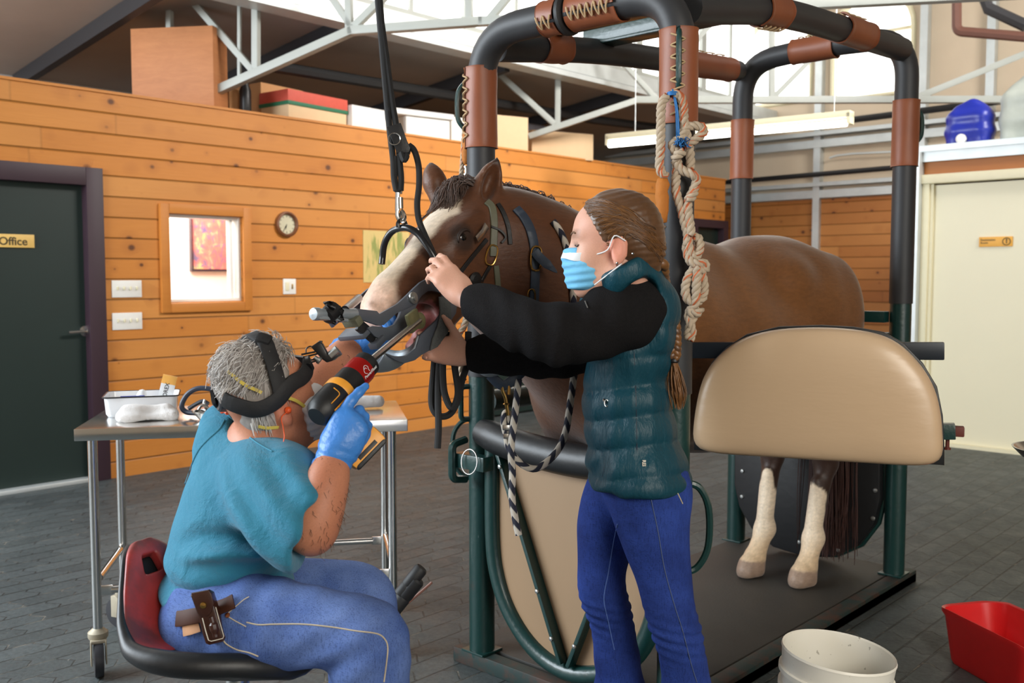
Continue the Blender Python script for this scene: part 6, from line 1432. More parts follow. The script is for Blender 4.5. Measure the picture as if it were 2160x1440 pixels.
# surgical mask
WM = Sdf()
for (a, b, c, r) in ((.075, 0, -.055, (.042, .056, .060)), (.050, 0, -.070, (.05, .060, .055)), (.098, 0, -.035, (.026, .034, .030)), (.085, 0, -.10, (.03, .04, .03))): WM.ell(WL(a, b, c), A(*r) * 1.05, [hf_, hs_, hu_], .03)
WM.half(WL(.07, 0, -.012), hu_ * 1.0 - hf_ * .08, None, None, .006); WM.half(WL(.040, 0, -.06), -hf_ + hu_ * .12, None, None, .006); WM.half(WL(.06, 0, -.118), -hu_ + hf_ * .25, None, None, .01)
WM.post.append(lambda p, d: d + .0022 * np.sin(((p - WC) @ hu_) * 330 + ((p - WC) @ hf_) * 30))
mk = sdf_obj('surgical_mask', WM, .0042, M_MASKB, wd, None, 1)
q = WM.snapn(spline([WL(.122, -.004, -.028), WL(.112, -.030, -.030), WL(.090, -.054, -.032), WL(.062, -.066, -.034)], 4), .0012); obj('white_edge', MB().strip(list(q), WM.grad(q), .020, .0012), M_MASKW, mk)
e0 = WL(-.02, near * .084, -.008); a1, _ = WM.hitn([(1245, 537)], .0); a2, _ = WM.hitn([(1272, 558)], .0)
a1 = WL(.045, near * .062, -.030); a2 = WL(.045, near * .060, -.098); e1 = WL(-.020, near * .084, -.052)
obj('ear_loop', MB().tube(spline([a1, (a1 + e0) / 2 - FV * .004, WL(-.005, near * .086, .012), WL(-.03, near * .083, .0)], 4), .0017, 6), M_MASKW, mk)
obj('ear_loop', MB().tube(spline([a2, (a2 + e1) / 2 - FV * .004, e1], 4), .0017, 6), M_MASKW, mk)
q = WB.snapn(spline([WL(.094, -.018, -.004), WL(.092, -.030, -.009), WL(.084, -.042, -.007), WL(.078, -.048, -.003)], 4), .0006); obj('eyelashes', MB().tube(list(q), [.0008] + [.0018] * (len(q) - 2) + [.0008], 5), simple('dark_lash', (44, 30, 24), .7), wd, ang=180)
q = WB.snapn(spline([WL(.100, -.012, .020), WL(.096, -.028, .026), WL(.084, -.046, .022)], 4), .0002); obj('eyebrow', MB().tube(list(q), [.0012] + [.0026] * (len(q) - 2) + [.001], 5), simple('brow_hair', (104, 74, 52), .8), wd, ang=180)
for (b, c) in ((-.046, -.010), (-.010, -.030)): obj('earring', MB().lathe([(0, -.003), (.003, 0), (0, .003)], WL(b + .0, near * .088, c - .02), hs_, 8), M_CHROME, wd)
# hair: cap, combed strands, braid
M_HAIRW = simple('light_brown_hair', (86, 56, 30), .42, var=.35, scale=90, spec=.6, sheen=.1); M_HAIRW2 = simple('honey_hair', (112, 74, 38), .42, var=.3, scale=90, spec=.6)
WH = Sdf(); sc = 1.05
WH.ell(WL(-.010, 0, .034), A(.103, .084, .091) * sc, [hf_, hs_, hu_], .03); WH.ell(WL(-.062, 0, -.014), A(.046, .060, .064) * sc, [hf_, hs_, hu_], .04); WH.cap(WL(-.078, 0, -.02), WL(-.084, 0, -.055), .034, .024, .03)
cutn = hf_ * .86 - hu_ * .52
WH.half(WL(.066, 0, .070), cutn, None, None, .012)
for g in (-1, 1): WH.ell(WL(-.006, g * .085, -.024), A(.026, .030, .036) * sc, [hf_, hs_, hu_], .006, 's')
WH.cap(WL(.03, 0, -.12), WL(-.03, 0, -.10), .055, .050, .01, 's')
WH.post.append(lambda p, d: d + .0014 * np.sin(((p - WC) @ hu_) * 420 + ((p - WC) @ hf_) * 90 + 2 * nz(p, 30)))
hr = sdf_obj('hair', WH, .0048, M_HAIRW, wd, None, 1)
rr = random.Random(11); st_ = []
for i in range(420):
    g = rr.choice((-1, -1, 1)); th = rr.uniform(0, 1); a0 = WL(.070 - .075 * th, g * (.02 + .066 * min(1, th * 1.6 + rr.uniform(-.1, .1))), .105 - .115 * th + rr.uniform(-.01, .01)); st_.append((a0, g))
K_ = 7; grid = []
for a0, g in st_:
    e = WL(-.10, g * rr.uniform(.0, .03), -.03 + rr.uniform(-.02, .02))
    for k in range(K_):
        t = k / (K_ - 1); grid.append(a0 * (1 - t) + e * t + (hu_ * .035 + hs_ * g * .05) * sin(pi * t))
gs = WH.snapn(grid, .0008).reshape(len(st_), K_, 3)
half_ = len(st_) // 2
obj('combed_strands', tubes([spline(list(q), 2) for q in gs[:half_]], .0016, .0010), M_HAIRW2, hr, ang=180); obj('combed_strands', tubes([spline(list(q), 2) for q in gs[half_:]], .0016, .0010), M_HAIRW, hr, ang=180)
bp_ = spline([WL(-.100, 0, -.05), P(1392, 592, 2.47), P(1406, 630, 2.48), P(1417, 680, 2.47), P(1421, 720, 2.47), P(1421, 757, 2.475)], 16)
def braid(pts, amp, r, turns, m, par):
    n_ = len(pts)
    for k in range(3):
        q = []
        for i, p in enumerate(pts):
            t = 2 * pi * turns * i / (n_ - 1) + 2 * pi * k / 3; fd = (1 - .35 * i / n_); q.append(p + RV * amp * fd * sin(t) - FV * amp * .7 * fd * sin(2 * t))
        obj('braid_strand', MB().tube(q, [r * (1 - .3 * i / n_) for i in range(n_)], 8), m[k % 2], par, ang=180)
br_o = obj('braid', MB().tube(bp_, .008, 8), M_HAIRW, hr, ang=180)
braid(bp_, .015, .0135, 5.5, (M_HAIRW2, M_HAIRW), br_o)
obj('hair_tie', MB().lathe([(.012, -.006), (.015, -.003), (.015, .003), (.012, .006)], P(1421, 760, 2.475), UV_, 14), M_BLACK, hr)
rr = random.Random(12); tf = []
for i in range(110): x = rr.gauss(0, 7); tf.append(spline([P(1421 + x * .3, 760, 2.475 + rr.uniform(-.008, .008)), P(1425 + x * .9, 795, 2.475 + rr.uniform(-.012, .012)), P(1430 + x * 1.1, 830, 2.475 + rr.uniform(-.012, .012)), P(1431 + x * .7, 850 + rr.uniform(-8, 14), 2.475)], 3))
obj('braid_tuft', tubes(tf, .0022, .0010), M_HAIRW2, hr, ang=180)
# ================================================================ seated man
md_ = thing('person', 'gray-haired man in teal scrub shirt and headlamp seated, holding a power float drill', 'person', G(780, 1900))
MBd = Sdf(); mf = nrm(RV * .95 + F0 * .30); ms = np.cross(mf, Zu)      # ms points to his right, toward the camera
MC = P(574, 840, 2.24); f_ = nrm(RV * .74 + FV * .54 + UV_ * .36)
ML, mhf, mhu, mhs = head_sdf(MBd, MC, f_, UV_ * .93 - RV * .34 - FV * .28, .98)
MBd.cap(ML(-.035, 0, -.06), P(535, 945, 2.31), .062, .075, .03); MBd.cap(ML(.02, 0, -.10), P(575, 935, 2.30), .045, .055, .03)
mt = [(522, 965, 2.31, .075, .16, .06), (512, 1030, 2.31, .115, .175, .10), (502, 1105, 2.31, .118, .165, .10), (490, 1185, 2.31, .120, .150, .10), (470, 1270, 2.31, .115, .155, .10)]
for (x, y, d, a, b, c) in mt: MBd.ell(P(x, y, d), (a, b, c), [mf, ms, Zu], .06)
aR = [(575, 1000, 2.17, .062), (628, 1080, 2.07, .045), (658, 1126, 2.03, .033), (670, 1085, 2.03, .037), (686, 1030, 2.045, .033), (702, 975, 2.077, .0255)]
aL = [(535, 965, 2.46, .060), (605, 900, 2.44, .052), (652, 835, 2.45, .048), (690, 795, 2.51, .049), (722, 760, 2.57, .036), (744, 737, 2.60, .028)]
MBd.chain(*cpath(aR), .03, 4); MBd.chain(*cpath(aL), .03, 4)
gR = dict(W=P(706, 966, 2.08), p=RV * .42 + UV_ * .90, n=FV * .97 + RV * .20, t=-RV * .90 + UV_ * .42, sc=1.0, curl=((.30, .25, .25), (1.15, 1.2, .9), (1.2, 1.25, .9), (1.25, 1.3, .9)), spread=-.10, thumb=(.55, .35, .85), tcurl=.25)
gL = dict(W=P(744, 736, 2.60), p=RV * .96 + UV_ * .20, n=UV_, t=FV, sc=1.08, curl=(.7, .75, .8, .8), spread=.03, thumb=(.6, .6, .5), tcurl=.25)
hand_sdf(MBd, **gR); hand_sdf(MBd, **gL)
lR = [(450, 1305, 2.22, .10), (540, 1312, 2.165, .088), (640, 1322, 2.12, .068), (740, 1334, 2.09, .060), (782, 1352, 2.075, .054), (786, 1430, 2.08, .056), (778, 1560, 2.09, .060), (765, 1800, 2.10, .048)]
lL = [(490, 1270, 2.43, .09), (590, 1262, 2.47, .080), (690, 1258, 2.49, .070), (758, 1258, 2.50, .060), (768, 1300, 2.50, .062), (760, 1420, 2.50, .060), (750, 1650, 2.52, .046)]
for a in (lR, lL): MBd.chain(*cpath(a), .03, 3)
def mcol(v):
    c = skin_fn((190, 128, 98), (158, 92, 68))(v)
    for g in (-1, 1):
        e = ML(.094, g * .034, .024); m = smst(.016, .006, np.abs((v - e) @ mhu)) * smst(.032, .020, np.abs((v - e) @ mhs)) * smst(.03, .015, np.abs((v - e) @ mhf)); c = c * (1 - .6 * m[:, None]) + A(*s2l((140, 130, 124))) * .6 * m[:, None]
    e = ML(-.012, .082, -.018); m = smst(.05, .02, np.linalg.norm(v - e, axis=1))[:, None] * .4; c = c * (1 - m) + A(*s2l((206, 120, 96))) * m
    return c
sdf_obj('body', MBd, .0064, M_SKINM, md_, mcol, 2)
M_ARMH = simple('arm_hair', (104, 76, 60), .7)
rr = random.Random(21); pts = []
for i in range(260):
    k = rr.random(); side = i % 2
    src = aR if side else aL; t = rr.uniform(2.1, 4.8); j = int(t); a = P(*src[j][:3]); b = P(*src[j + 1][:3]); q = a + (b - a) * (t - j); an = rr.uniform(0, 2 * pi); pts.append(q + (RV * cos(an) - FV * abs(sin(an)) * .6 + UV_ * sin(an)) * .045)
sn = MBd.snapn(pts, 0.0); N_ = MBd.grad(sn)
obj('arm_hair', tubes([[sn[i], sn[i] + N_[i] * .003 + A(rr.uniform(-.004, .004), rr.uniform(-.004, .004), -.006), sn[i] + N_[i] * .004 + A(rr.uniform(-.008, .008), rr.uniform(-.006, .006), -.013)] for i in range(len(sn))], .0006, .0003), M_ARMH, md_, ang=180)['kind'] = 'stuff'
# gloves
for nm, g, ext in (('glove', gR, P(706, 975, 2.077)), ('glove', gL, P(738, 741, 2.595))):
    S_ = Sdf(); hand_sdf(S_, fat=.0022, **g); p = nrm(g['p']); W = g['W']
    S_.cap(W + p * .03, W - p * .012, .034, .036, .02); S_.cap(W - p * .010, W - p * .024, .037, .040, .01)
    if nm == 'glove' and g is gR: S_.ell(W + p * .045, A(.058, .040, .024), [p, nrm(g['t']), nrm(np.cross(p, g['t']))], .02)
    S_.post.append(lambda q, d, W=W, p=p: d + .0012 * nz(q, 60) + .0018 * np.sin(((q - W) @ p) * 330 + 2 * nz(q, 30)) * smst(.05, -.01, (q - W) @ p))
    sdf_obj('glove', S_, .0042, M_GLOVE, md_, None, 1)
# scrub shirt
SH = Sdf()
ss = [(525, 965, 2.31, .090, .175, .07), (510, 1030, 2.31, .122, .190, .10), (498, 1105, 2.31, .135, .19, .10), (486, 1180, 2.31, .138, .18, .10), (476, 1262, 2.31, .134, .178, .12)]
for (x, y, d, a, b, c) in ss: SH.ell(P(x, y, d), (a, b, c), [mf, ms, Zu], .07)
SH.cap(P(500, 920, 2.34), P(520, 960, 2.32), .075, .10, .05); SH.cap(P(470, 895, 2.36), P(480, 930, 2.34), .045, .07, .05)
SH.chain(*cpath([(560, 1005, 2.18, .088), (595, 1050, 2.12, .085), (630, 1095, 2.06, .078), (660, 1130, 2.02, .074)]), .05, 3)
SH.chain(*cpath([(530, 968, 2.46, .085), (590, 920, 2.47, .075)]), .05, 2)
e0, e1 = P(628, 1092, 2.04), P(680, 1128, 1.955); sd_ = nrm(e1 - e0)
SH.half(P(652, 1122, 2.03), RV * .95 - UV_ * .30, P(652, 1116, 2.03) - .16, P(652, 1116, 2.03) + .16, .01)
SH.cap(P(648, 1112, 2.045), P(690, 1142, 2.0), .054, .060, .008, 's')
SH.cap(P(545, 905, 2.28), P(548, 948, 2.29), .066, .058, .015, 's'); SH.cap(P(585, 930, 2.27), P(600, 965, 2.30), .05, .03, .015, 's')
SH.half(P(470, 1288, 2.31), -Zu + RV * .22 , P(470, 1278, 2.31) - .4, P(470, 1278, 2.31) + A(.4, .4, .3), .012)
f1 = P(500, 1158, 2.18)
def shirt_post(p, d):
    x = (p - f1) @ RV; zz = (p[..., 2] - f1[2])
    fold = -.017 * np.exp(-((zz - .02 * np.cos(x * 14) + .012) / .016) ** 2) + .014 * np.exp(-((zz - .02 * np.cos(x * 14) - .022) / .02) ** 2)
    f2 = .012 * np.sin(zz * 62 + 1.5 * nz(p, 7)) * smst(-.02, -.10, zz) * smst(-.22, -.1, zz)
    q = p - P(625, 1050, 2.05); arm = np.exp(-(np.linalg.norm(q, axis=-1) / .16) ** 2)
    f3 = .009 * arm * np.sin((q @ RV) * 55 + (q @ UV_) * 62 + 1.6 * nz(p, 8))
    diag = -.012 * np.exp(-(((p - P(545, 1090, 2.13)) @ (RV * .8 + UV_ * .6)) / .022) ** 2) * smst(.16, .04, np.abs((p - P(545, 1090, 2.13)) @ (UV_ * .8 - RV * .6)))
    return d + fold * smst(.16, .05, np.abs(x + .0)) + f2 + f3 + diag + .006 * nz(p, 11)
SH.post.append(shirt_post)
sh_ = sdf_obj('scrub_shirt', SH, .0072, M_SHIRT, md_, None, 1)
M_SEAMT = simple('shirt_seam', (58, 128, 152), .9)
seam(sh_, SH, [(474, 885), (462, 905), (440, 925), (418, 950), (402, 985), (390, 1020)], M_SEAMT, .0016); seam(sh_, SH, [(658, 1078), (654, 1100), (645, 1130), (635, 1152)], M_SEAMT, .0014)
seam(sh_, SH, [(478, 872), (492, 885), (510, 905), (530, 925), (552, 940), (574, 952)], M_SEAMT, .0022)
# jeans
MJ = Sdf()
for a in (lR, lL):
    q = [(x, y, d, r + (.010 if i < 4 else .012)) for i, (x, y, d, r) in enumerate(a)]; MJ.chain(*cpath(q), .03, 4)
MJ.ell(P(462, 1285, 2.31), (.128, .172, .085), [mf, ms, Zu], .06); MJ.ell(P(448, 1325, 2.31), (.10, .15, .06), [mf, ms, Zu], .06)
kR = P(790, 1352, 2.07)
MJ.half(P(440, 1268, 2.31), Zu, P(440, 1268, 2.31) - A(.25, .4, .4), P(440, 1268, 2.31) + A(.2, .4, .4), .01) if False else None
bk1 = P(745, 1385, 2.08); hp1 = P(520, 1290, 2.12)
def mj_post(p, d):
    q = p - bk1; m = np.exp(-(np.linalg.norm(q, axis=-1) / .11) ** 2); q2 = p - hp1; m2 = np.exp(-(np.linalg.norm(q2, axis=-1) / .13) ** 2)
    return d + .006 * m * np.sin((q @ (UV_ * .85 - RV * .5)) * 105 + nz(p, 9)) + .005 * m2 * np.sin((q2 @ (RV * .85 - UV_ * .3)) * 85 + nz(p, 8)) + .0025 * nz(p, 19)
MJ.post.append(mj_post)
mj = sdf_obj('jeans', MJ, .0075, M_DENIMM, md_, None, 1)
seam(mj, MJ, [(520, 1312), (545, 1317), (580, 1316), (640, 1316), (700, 1322), (750, 1330), (795, 1336), (812, 1348), (818, 1366), (815, 1400), (810, 1438)], M_ORTH, .0015)
seam(mj, MJ, [(481, 1300), (498, 1310), (519, 1321)], M_ORTH, .0013); seam(mj, MJ, [(470, 1348), (478, 1358), (500, 1370), (525, 1376), (545, 1384)], M_ORTH, .0015); seam(mj, MJ, [(478, 1295), (492, 1283), (512, 1266), (525, 1258)], M_ORTH, .0011)
q, _ = MJ.hitn([(480, 1297)], .001); obj('rivet', MB().lathe([(.006, 0), (.005, .002), (0, .003)], q[0], MJ.grad(q[0]), 10), simple('copper_rivet', (190, 120, 84), .3, 1), mj)
q, _ = MJ.hitn([(386, 1322), (402, 1318), (419, 1312)], .001); obj('leather_patch', MB().strip(q, MJ.grad(q), .040, .002), simple('tan_patch', (196, 148, 112), .8, var=.15, scale=60), mj)
# belt and holster
q, ok = MJ.hitn([(374, 1305), (385, 1304), (400, 1301), (420, 1297), (445, 1289), (465, 1281), (480, 1275), (494, 1268)], .003); q = [x for x, k in zip(q, ok) if k]
bl_ = obj('belt', MB().strip(spline(q, 4), MJ.grad(np.array(spline(q, 4))), .034, .005), simple('belt_leather', (66, 36, 24), .6, spec=.2), md_)
def hpt(x, y, o): a, _ = MJ.hitn([(x, y)], 0); return P(140 + x / 3 * 0 + x - 140, y, ((HB - CC) @ FV) - o)
a, _ = MJ.hitn([(442, 1300)], 0); HB = a[0]
hd_ = (HB - CC) @ FV - .022
hp_ = [(405, 1252), (440, 1245), (449, 1250), (458, 1278), (470, 1320), (478, 1342), (474, 1350), (445, 1357), (437, 1354), (430, 1332), (422, 1298)]
ho = tag(obj('holster', MB().prism([P(x, y, hd_) for x, y in hp_], FV * .030, .006), M_BROWNL), 'dark brown leather holster with brass snap on the seated man’s belt', 'holster')
ho['label'] = 'dark brown leather belt holster with brass snap on the seated man'
obj('flap', MB().prism([P(x, y, hd_ - .018) for x, y in ((404, 1250), (441, 1243), (447, 1252), (452, 1272), (446, 1290), (440, 1298), (428, 1300), (418, 1292))], FV * .008, .002), M_BROWNL, ho)
obj('snap', MB().lathe([(.0075, 0), (.0065, .003), (0, .0045)], P(429, 1276, hd_ - .022), -FV, 14), M_BRASSB, ho)
obj('pouch_ridge', MB().tube(spline([P(x, y, hd_ - .014) for x, y in ((446, 1300), (451, 1320), (455, 1342))], 5), [.006] * 4 + [.010] * 4 + [.007] * 3, 10), M_BROWNL, ho)
obj('stitching', MB().tube([P(x, y, hd_ - .0165) for x, y in ((455, 1280), (463, 1310), (472, 1341), (470, 1346), (446, 1352), (440, 1350), (434, 1330), (427, 1303))], .0010, 5), M_THREAD, ho)
# boots
for b, dd in ((lR[-1], 0), (lL[-1], 0)):
    an = P(*b[:3]); an = A(an[0], an[1], .10); S_ = Sdf(); S_.cap(an + Zu * .08, an, .052, .05, .03); S_.cap(an, an + mf * .10 - Zu * .055, .050, .044, .03); S_.cap(an + mf * .06 - Zu * .06, an + mf * .17 - Zu * .065, .045, .038, .03); S_.cap(an - mf * .03 - Zu * .05, an - Zu * .05, .044, .044, .03); S_.half(A(0, 0, .004), (0, 0, -1), an - .4, an + .4)
    sdf_obj('boot', S_, .010, M_BROWNL, md_)
# hair
M_HAIRG = simple('gray_hair', (150, 142, 136), .5, var=.35, scale=80, spec=.5); M_HAIRG2 = simple('silver_hair', (204, 198, 192), .5, var=.2, scale=80, spec=.5)
MH = Sdf(); sc = .98
MH.ell(ML(-.008, 0, .036), A(.090, .084, .092) * sc, [mhf, mhs, mhu], .03); MH.ell(ML(-.046, 0, -.030), A(.046, .066, .066) * sc, [mhf, mhs, mhu], .04); MH.ell(ML(-.045, 0, .095), A(.055, .06, .050) * sc, [mhf, mhs, mhu], .04); MH.ell(ML(.020, 0, .112), A(.045, .05, .036) * sc, [mhf, mhs, mhu], .03)
MH.half(ML(.060, 0, .090), mhf * .86 - mhu * .50, None, None, .012); MH.half(ML(-.05, 0, -.096), -mhu - mhf * .12, None, None, .02)
for g in (-1, 1): MH.ell(ML(-.004, g * .085, -.024), A(.024, .030, .034) * sc, [mhf, mhs, mhu], .006, 's'); MH.cap(ML(.02, g * .07, -.03), ML(.03, g * .07, -.09), .030, .03, .006, 's')
MH.post.append(lambda p, d: d + .0030 * nz(p, 55) + .0012 * nz(p, 140))
mh = sdf_obj('hair', MH, .0050, M_HAIRG, md_, None, 1)
rr = random.Random(31); roots = []; nb = 3200
for i in range(nb):
    th = rr.uniform(-1, 1) * pi; ph = math.acos(rr.uniform(-.85, 1)); roots.append(ML(-.024, 0, .02) + (mhf * cos(th) * sin(ph) + mhs * sin(th) * sin(ph) + mhu * cos(ph)) * .13)
rs = MH.snapn(roots, -.001); N_ = MH.grad(rs)
okh = (MBd.ev(rs) > .004) & (((rs - ML(.050, 0, .070)) @ nrm(mhf * .86 - mhu * .50)) < 0)
p1 = []; p2 = []
for i in range(nb):
    if not okh[i]: continue
    up_k = (rs[i] - MC) @ mhu; top = up_k > .06; fl_ = nrm(-mhu * (1.0 if not top else .15) - mhf * (.12 if not top else .35) + A(*[rr.gauss(0, .16) for _ in range(3)]))
    fl_ = nrm(fl_ - N_[i] * (fl_ @ N_[i])); ln = rr.uniform(.022, .038) if not top else rr.uniform(.025, .045); lift = rr.uniform(.0005, .0025) if not top else rr.uniform(.004, .014)
    a = rs[i]; b = a + fl_ * ln * .5 + N_[i] * lift; c = a + fl_ * ln + N_[i] * lift * rr.uniform(.3, 1.1) - Zu * .004
    (p1 if rr.random() < .6 else p2).append(spline([a, b, c], 3))
obj('hair_locks', tubes(p1, .0012, .0005), M_HAIRG2, mh, ang=180); obj('hair_locks', tubes(p2, .0012, .0005), M_HAIRG, mh, ang=180)
# headlamp band
hl_ = thing('headlamp', 'black headband loupe light worn over gray hair of the seated man', 'headlamp', MC)
def hpix(pix, off): 
    q = spline([(*c, 0) for c in pix], 5); h, ok = MH2.hitn([(c[0], c[1]) for c in q], off); return np.array([x for x, k in zip(h, ok) if k])
MH2 = Sdf(); MH2.pr = list(MH.pr[:4]) + [q_ for q_ in MBd.pr[:6]]
def mir_m(p): return p - 2 * np.outer((p - MC) @ mhs, mhs)
bn = hpix([(474, 840), (486, 848), (510, 857), (535, 863), (560, 858), (585, 842), (603, 820), (618, 806), (634, 797), (645, 784), (648, 768)], .010)
M_BANDF = simple('black_band_padding', (24, 24, 26), .7, bump=.15, bscale=60)
obj('band', MB().strip(list(bn), MH2.grad(bn), .036, .008), M_BANDF, hl_)
mb_ = mir_m(bn)[::-1]; obj('band', MB().strip(list(mb_), MH2.grad(mb_), .036, .008), M_BANDF, hl_)
fr0 = bn[-1]; fr1 = mir_m(bn)[-1]; mid = MH2.snap((fr0 + fr1) / 2 + mhf * .05, .006)
obj('brow_band', MB().strip(spline([bn[-4], fr0, mid, fr1, mir_m(bn)[-4]], 6), [nrm(mhf + (x - mid) * 6) for x in spline([bn[-4], fr0, mid, fr1, mir_m(bn)[-4]], 6)], .034, .012), M_BLACK, hl_)
tp_ = hpix([(592, 832), (588, 812), (582, 790), (575, 765), (566, 740), (558, 722)], .010); tm = mir_m(tp_)[::-1]; tmid = MH2.snap((tp_[-1] + tm[0]) / 2 + mhu * .05, .006)
arc = spline(list(tp_[::5]) + [tmid] + list(tm[::5]), 5); obj('crown_strap', MB().strip(arc, MH2.grad(np.array(arc)), .034, .007), M_BANDF, hl_)
kn, _ = MH2.hitn([(556, 722)], .006); kd = MH2.grad(kn[0]); obj('top_pad', MB().box(kn[0] + kd * .008, (.034, .028, .020), [nrm(np.cross(kd, FV)), nrm(np.cross(kd, np.cross(kd, FV))), kd], .006), M_BANDF, hl_)
# battery box and knob at the back
bx = P(464, 822, 2.27); bfx = nrm(-mhf); obj('battery_box', MB().box(bx, (.040, .066, .072), [nrm(RV * .9 + FV * .3), nrm(FV * .9 - RV * .3), UV_], .012), M_BLACK, hl_)
obj('knob', MB().lathe([(.022, 0), (.024, .004), (.024, .02), (.020, .024), (0, .024)], P(482, 846, 2.205), nrm(-RV * .8 - FV * .45), 18), simple('dark_grey_knob', (58, 60, 64), .45), hl_)
obj('rear_band', MB().box(P(515, 850, 2.20), (.072, .012, .034), [nrm(RV * .98 + UV_ * -.15), FV, UV_], .005), M_BANDF, hl_)
# lamp and loupe arm
dL_ = (mid - CC) @ FV - .02
lq = lambda x, y, o=0.0: P(420 + x / 5.143, 660 + y / 5.143, dL_ + o)
arm = MB()
for (a, b) in (((1110, 450), (1260, 420)), ((1130, 480), (1290, 440)), ((1170, 520), (1300, 490)), ((1180, 545), (1280, 515))): arm.tube([lq(*a), lq(*b)], .0022, 6)
obj('loupe_arm', arm.tube(spline([lq(1160, 430), (lq(1165, 385)), lq(1200, 362), lq(1240, 368)], 4), .0016, 6).tube(spline([lq(1180, 545), lq(1205, 552), lq(1222, 545), lq(1218, 530)], 4), .0016, 6), M_BLACK, hl_)
obj('thumb_screw', MB().cyl(lq(1250, 480, -.012), lq(1300, 515, -.012), .0055, 14).cyl(lq(1290, 505, -.013), lq(1315, 522, -.013), .0088, 16), M_SILVER, hl_)
obj('lamp_body', MB().prism([lq(*c) for c in ((1220, 365), (1300, 310), (1340, 330), (1390, 425), (1400, 450), (1440, 440), (1475, 400), (1530, 450), (1440, 520), (1390, 535), (1340, 500), (1250, 400))], FV * .022, .003).cyl(lq(1318, 300), lq(1318, 330), .0045, 10), M_BLACK, hl_)
obj('lamp_lens', MB().cyl(lq(1430, 470), lq(1490, 420), .0125, 18).cyl(lq(1485, 424), lq(1512, 402), .0135, 18), M_SILVER, hl_)
# mask and straps
mk = tag(obj('face_mask', MB(), M_MASKW), '', '') if False else None
MM = Sdf()
for (a, b, c, r) in ((.055, 0, -.060, (.066, .080, .066)), (.100, 0, -.045, (.030, .036, .034)), (.072, 0, -.10, (.042, .052, .032))): MM.ell(ML(a, b, c), A(*r) * .98, [mhf, mhs, mhu], .03)
MM.half(ML(.034, 0, -.06), -mhf + mhu * .10, None, None, .005); MM.half(ML(.08, 0, -.005), mhu, None, None, .005)
MM.post.append(lambda p, d: d + .0018 * np.sin(((p - MC) @ mhu) * 260 + ((p - MC) @ mhs) * 140))
mk = sdf_obj('face_mask', MM, .0042, M_MASKW, md_, None, 1)
for pix in ([(642, 857), (625, 845), (605, 838), (590, 833)], [(523, 815), (505, 803), (490, 790), (480, 783)], [(632, 893), (610, 898), (585, 901), (562, 902), (545, 899)], [(552, 828), (540, 822), (523, 815)]):
    q = spline([(*c, 0) for c in pix], 4); h, ok = MH2.hitn([(c[0], c[1]) for c in q], .004); h = np.array([x for x, k in zip(h, ok) if k]); obj('strap', MB().strip(list(h), MH2.grad(h), .0075, .0018), M_YEL, mk)
# ear plug
er = ML(-.006, .088, -.020); epd = P(592, 862, (er - CC) @ FV - .004)
ep = thing('earplug', 'orange earplug with thin cord in the seated man ear', 'earplug', er)
obj('plug', MB().lathe([(.0, -.004), (.007, 0), (.008, .008), (.004, .013), (0, .014)], er - mhs * .006, mhs, 12), M_ORANGE, ep)
dE = (er - CC) @ FV - .012
obj('cord', MB().tube(spline([er + mhs * .006, P(594, 880, dE), P(597, 900, dE), P(600, 920, dE - .02), P(598, 935, dE - .03), P(605, 955, dE - .05), P(614, 972, dE - .06), P(617, 986, dE - .06)], 5), .0012, 5), M_ORANGE, ep)
obj('cord_tab', MB().tube(spline([P(468, 868, 2.24), P(474, 866, 2.23), P(480, 871, 2.22)], 3), .005, 8), M_ORANGE, ep)

# ================================================================ power float drill
dr_ = thing('power_drill', 'yellow and black cordless drill with red collar and steel dental shaft', 'drill', P(745, 955, 2.2))
D0 = P(668, 879, 2.085); D1 = P(773, 768, 2.235); dd_ = nrm(D1 - D0); LD = np.linalg.norm(D1 - D0)
hu2 = nrm(A(*(RV * .62 - UV_ * .76 + FV * .15)) - dd_ * ((RV * .62 - UV_ * .76 + FV * .15) @ dd_)); hs2 = np.cross(dd_, hu2)
M_YELD = simple('yellow_tool_plastic', (236, 160, 52), .42, var=.06); M_BLKD = simple('black_tool_rubber', (20, 20, 21), .5, var=.15, bump=.08); M_REDC = simple('red_anodised_collar', (178, 28, 24), .28, .55)
at = lambda t, u=0, v=0: D0 + dd_ * (LD * t) + hu2 * u + hs2 * v
mt_ = obj('motor_housing', MB().lathe([(0, 0), (.022, .0), (.033, .012), (.036, .035), (.0365, LD * .40), (.035, LD * .47), (0, LD * .47)], D0, dd_, 28), M_BLKD, dr_)
obj('yellow_ring', MB().lathe([(.0365, 0), (.0375, .002), (.0375, .020), (.0365, .022)], at(.38), dd_, 28), M_YELD, mt_)
sdp = nrm(-FV * .75 + hs2 * .0 - hu2 * .0); sgn = 1 if hs2 @ FV < 0 else -1; sv = hs2 * sgn
def onb(t, an, r=.0372): return D0 + dd_ * (LD * t) + (sv * cos(an) + hu2 * sin(an)) * r
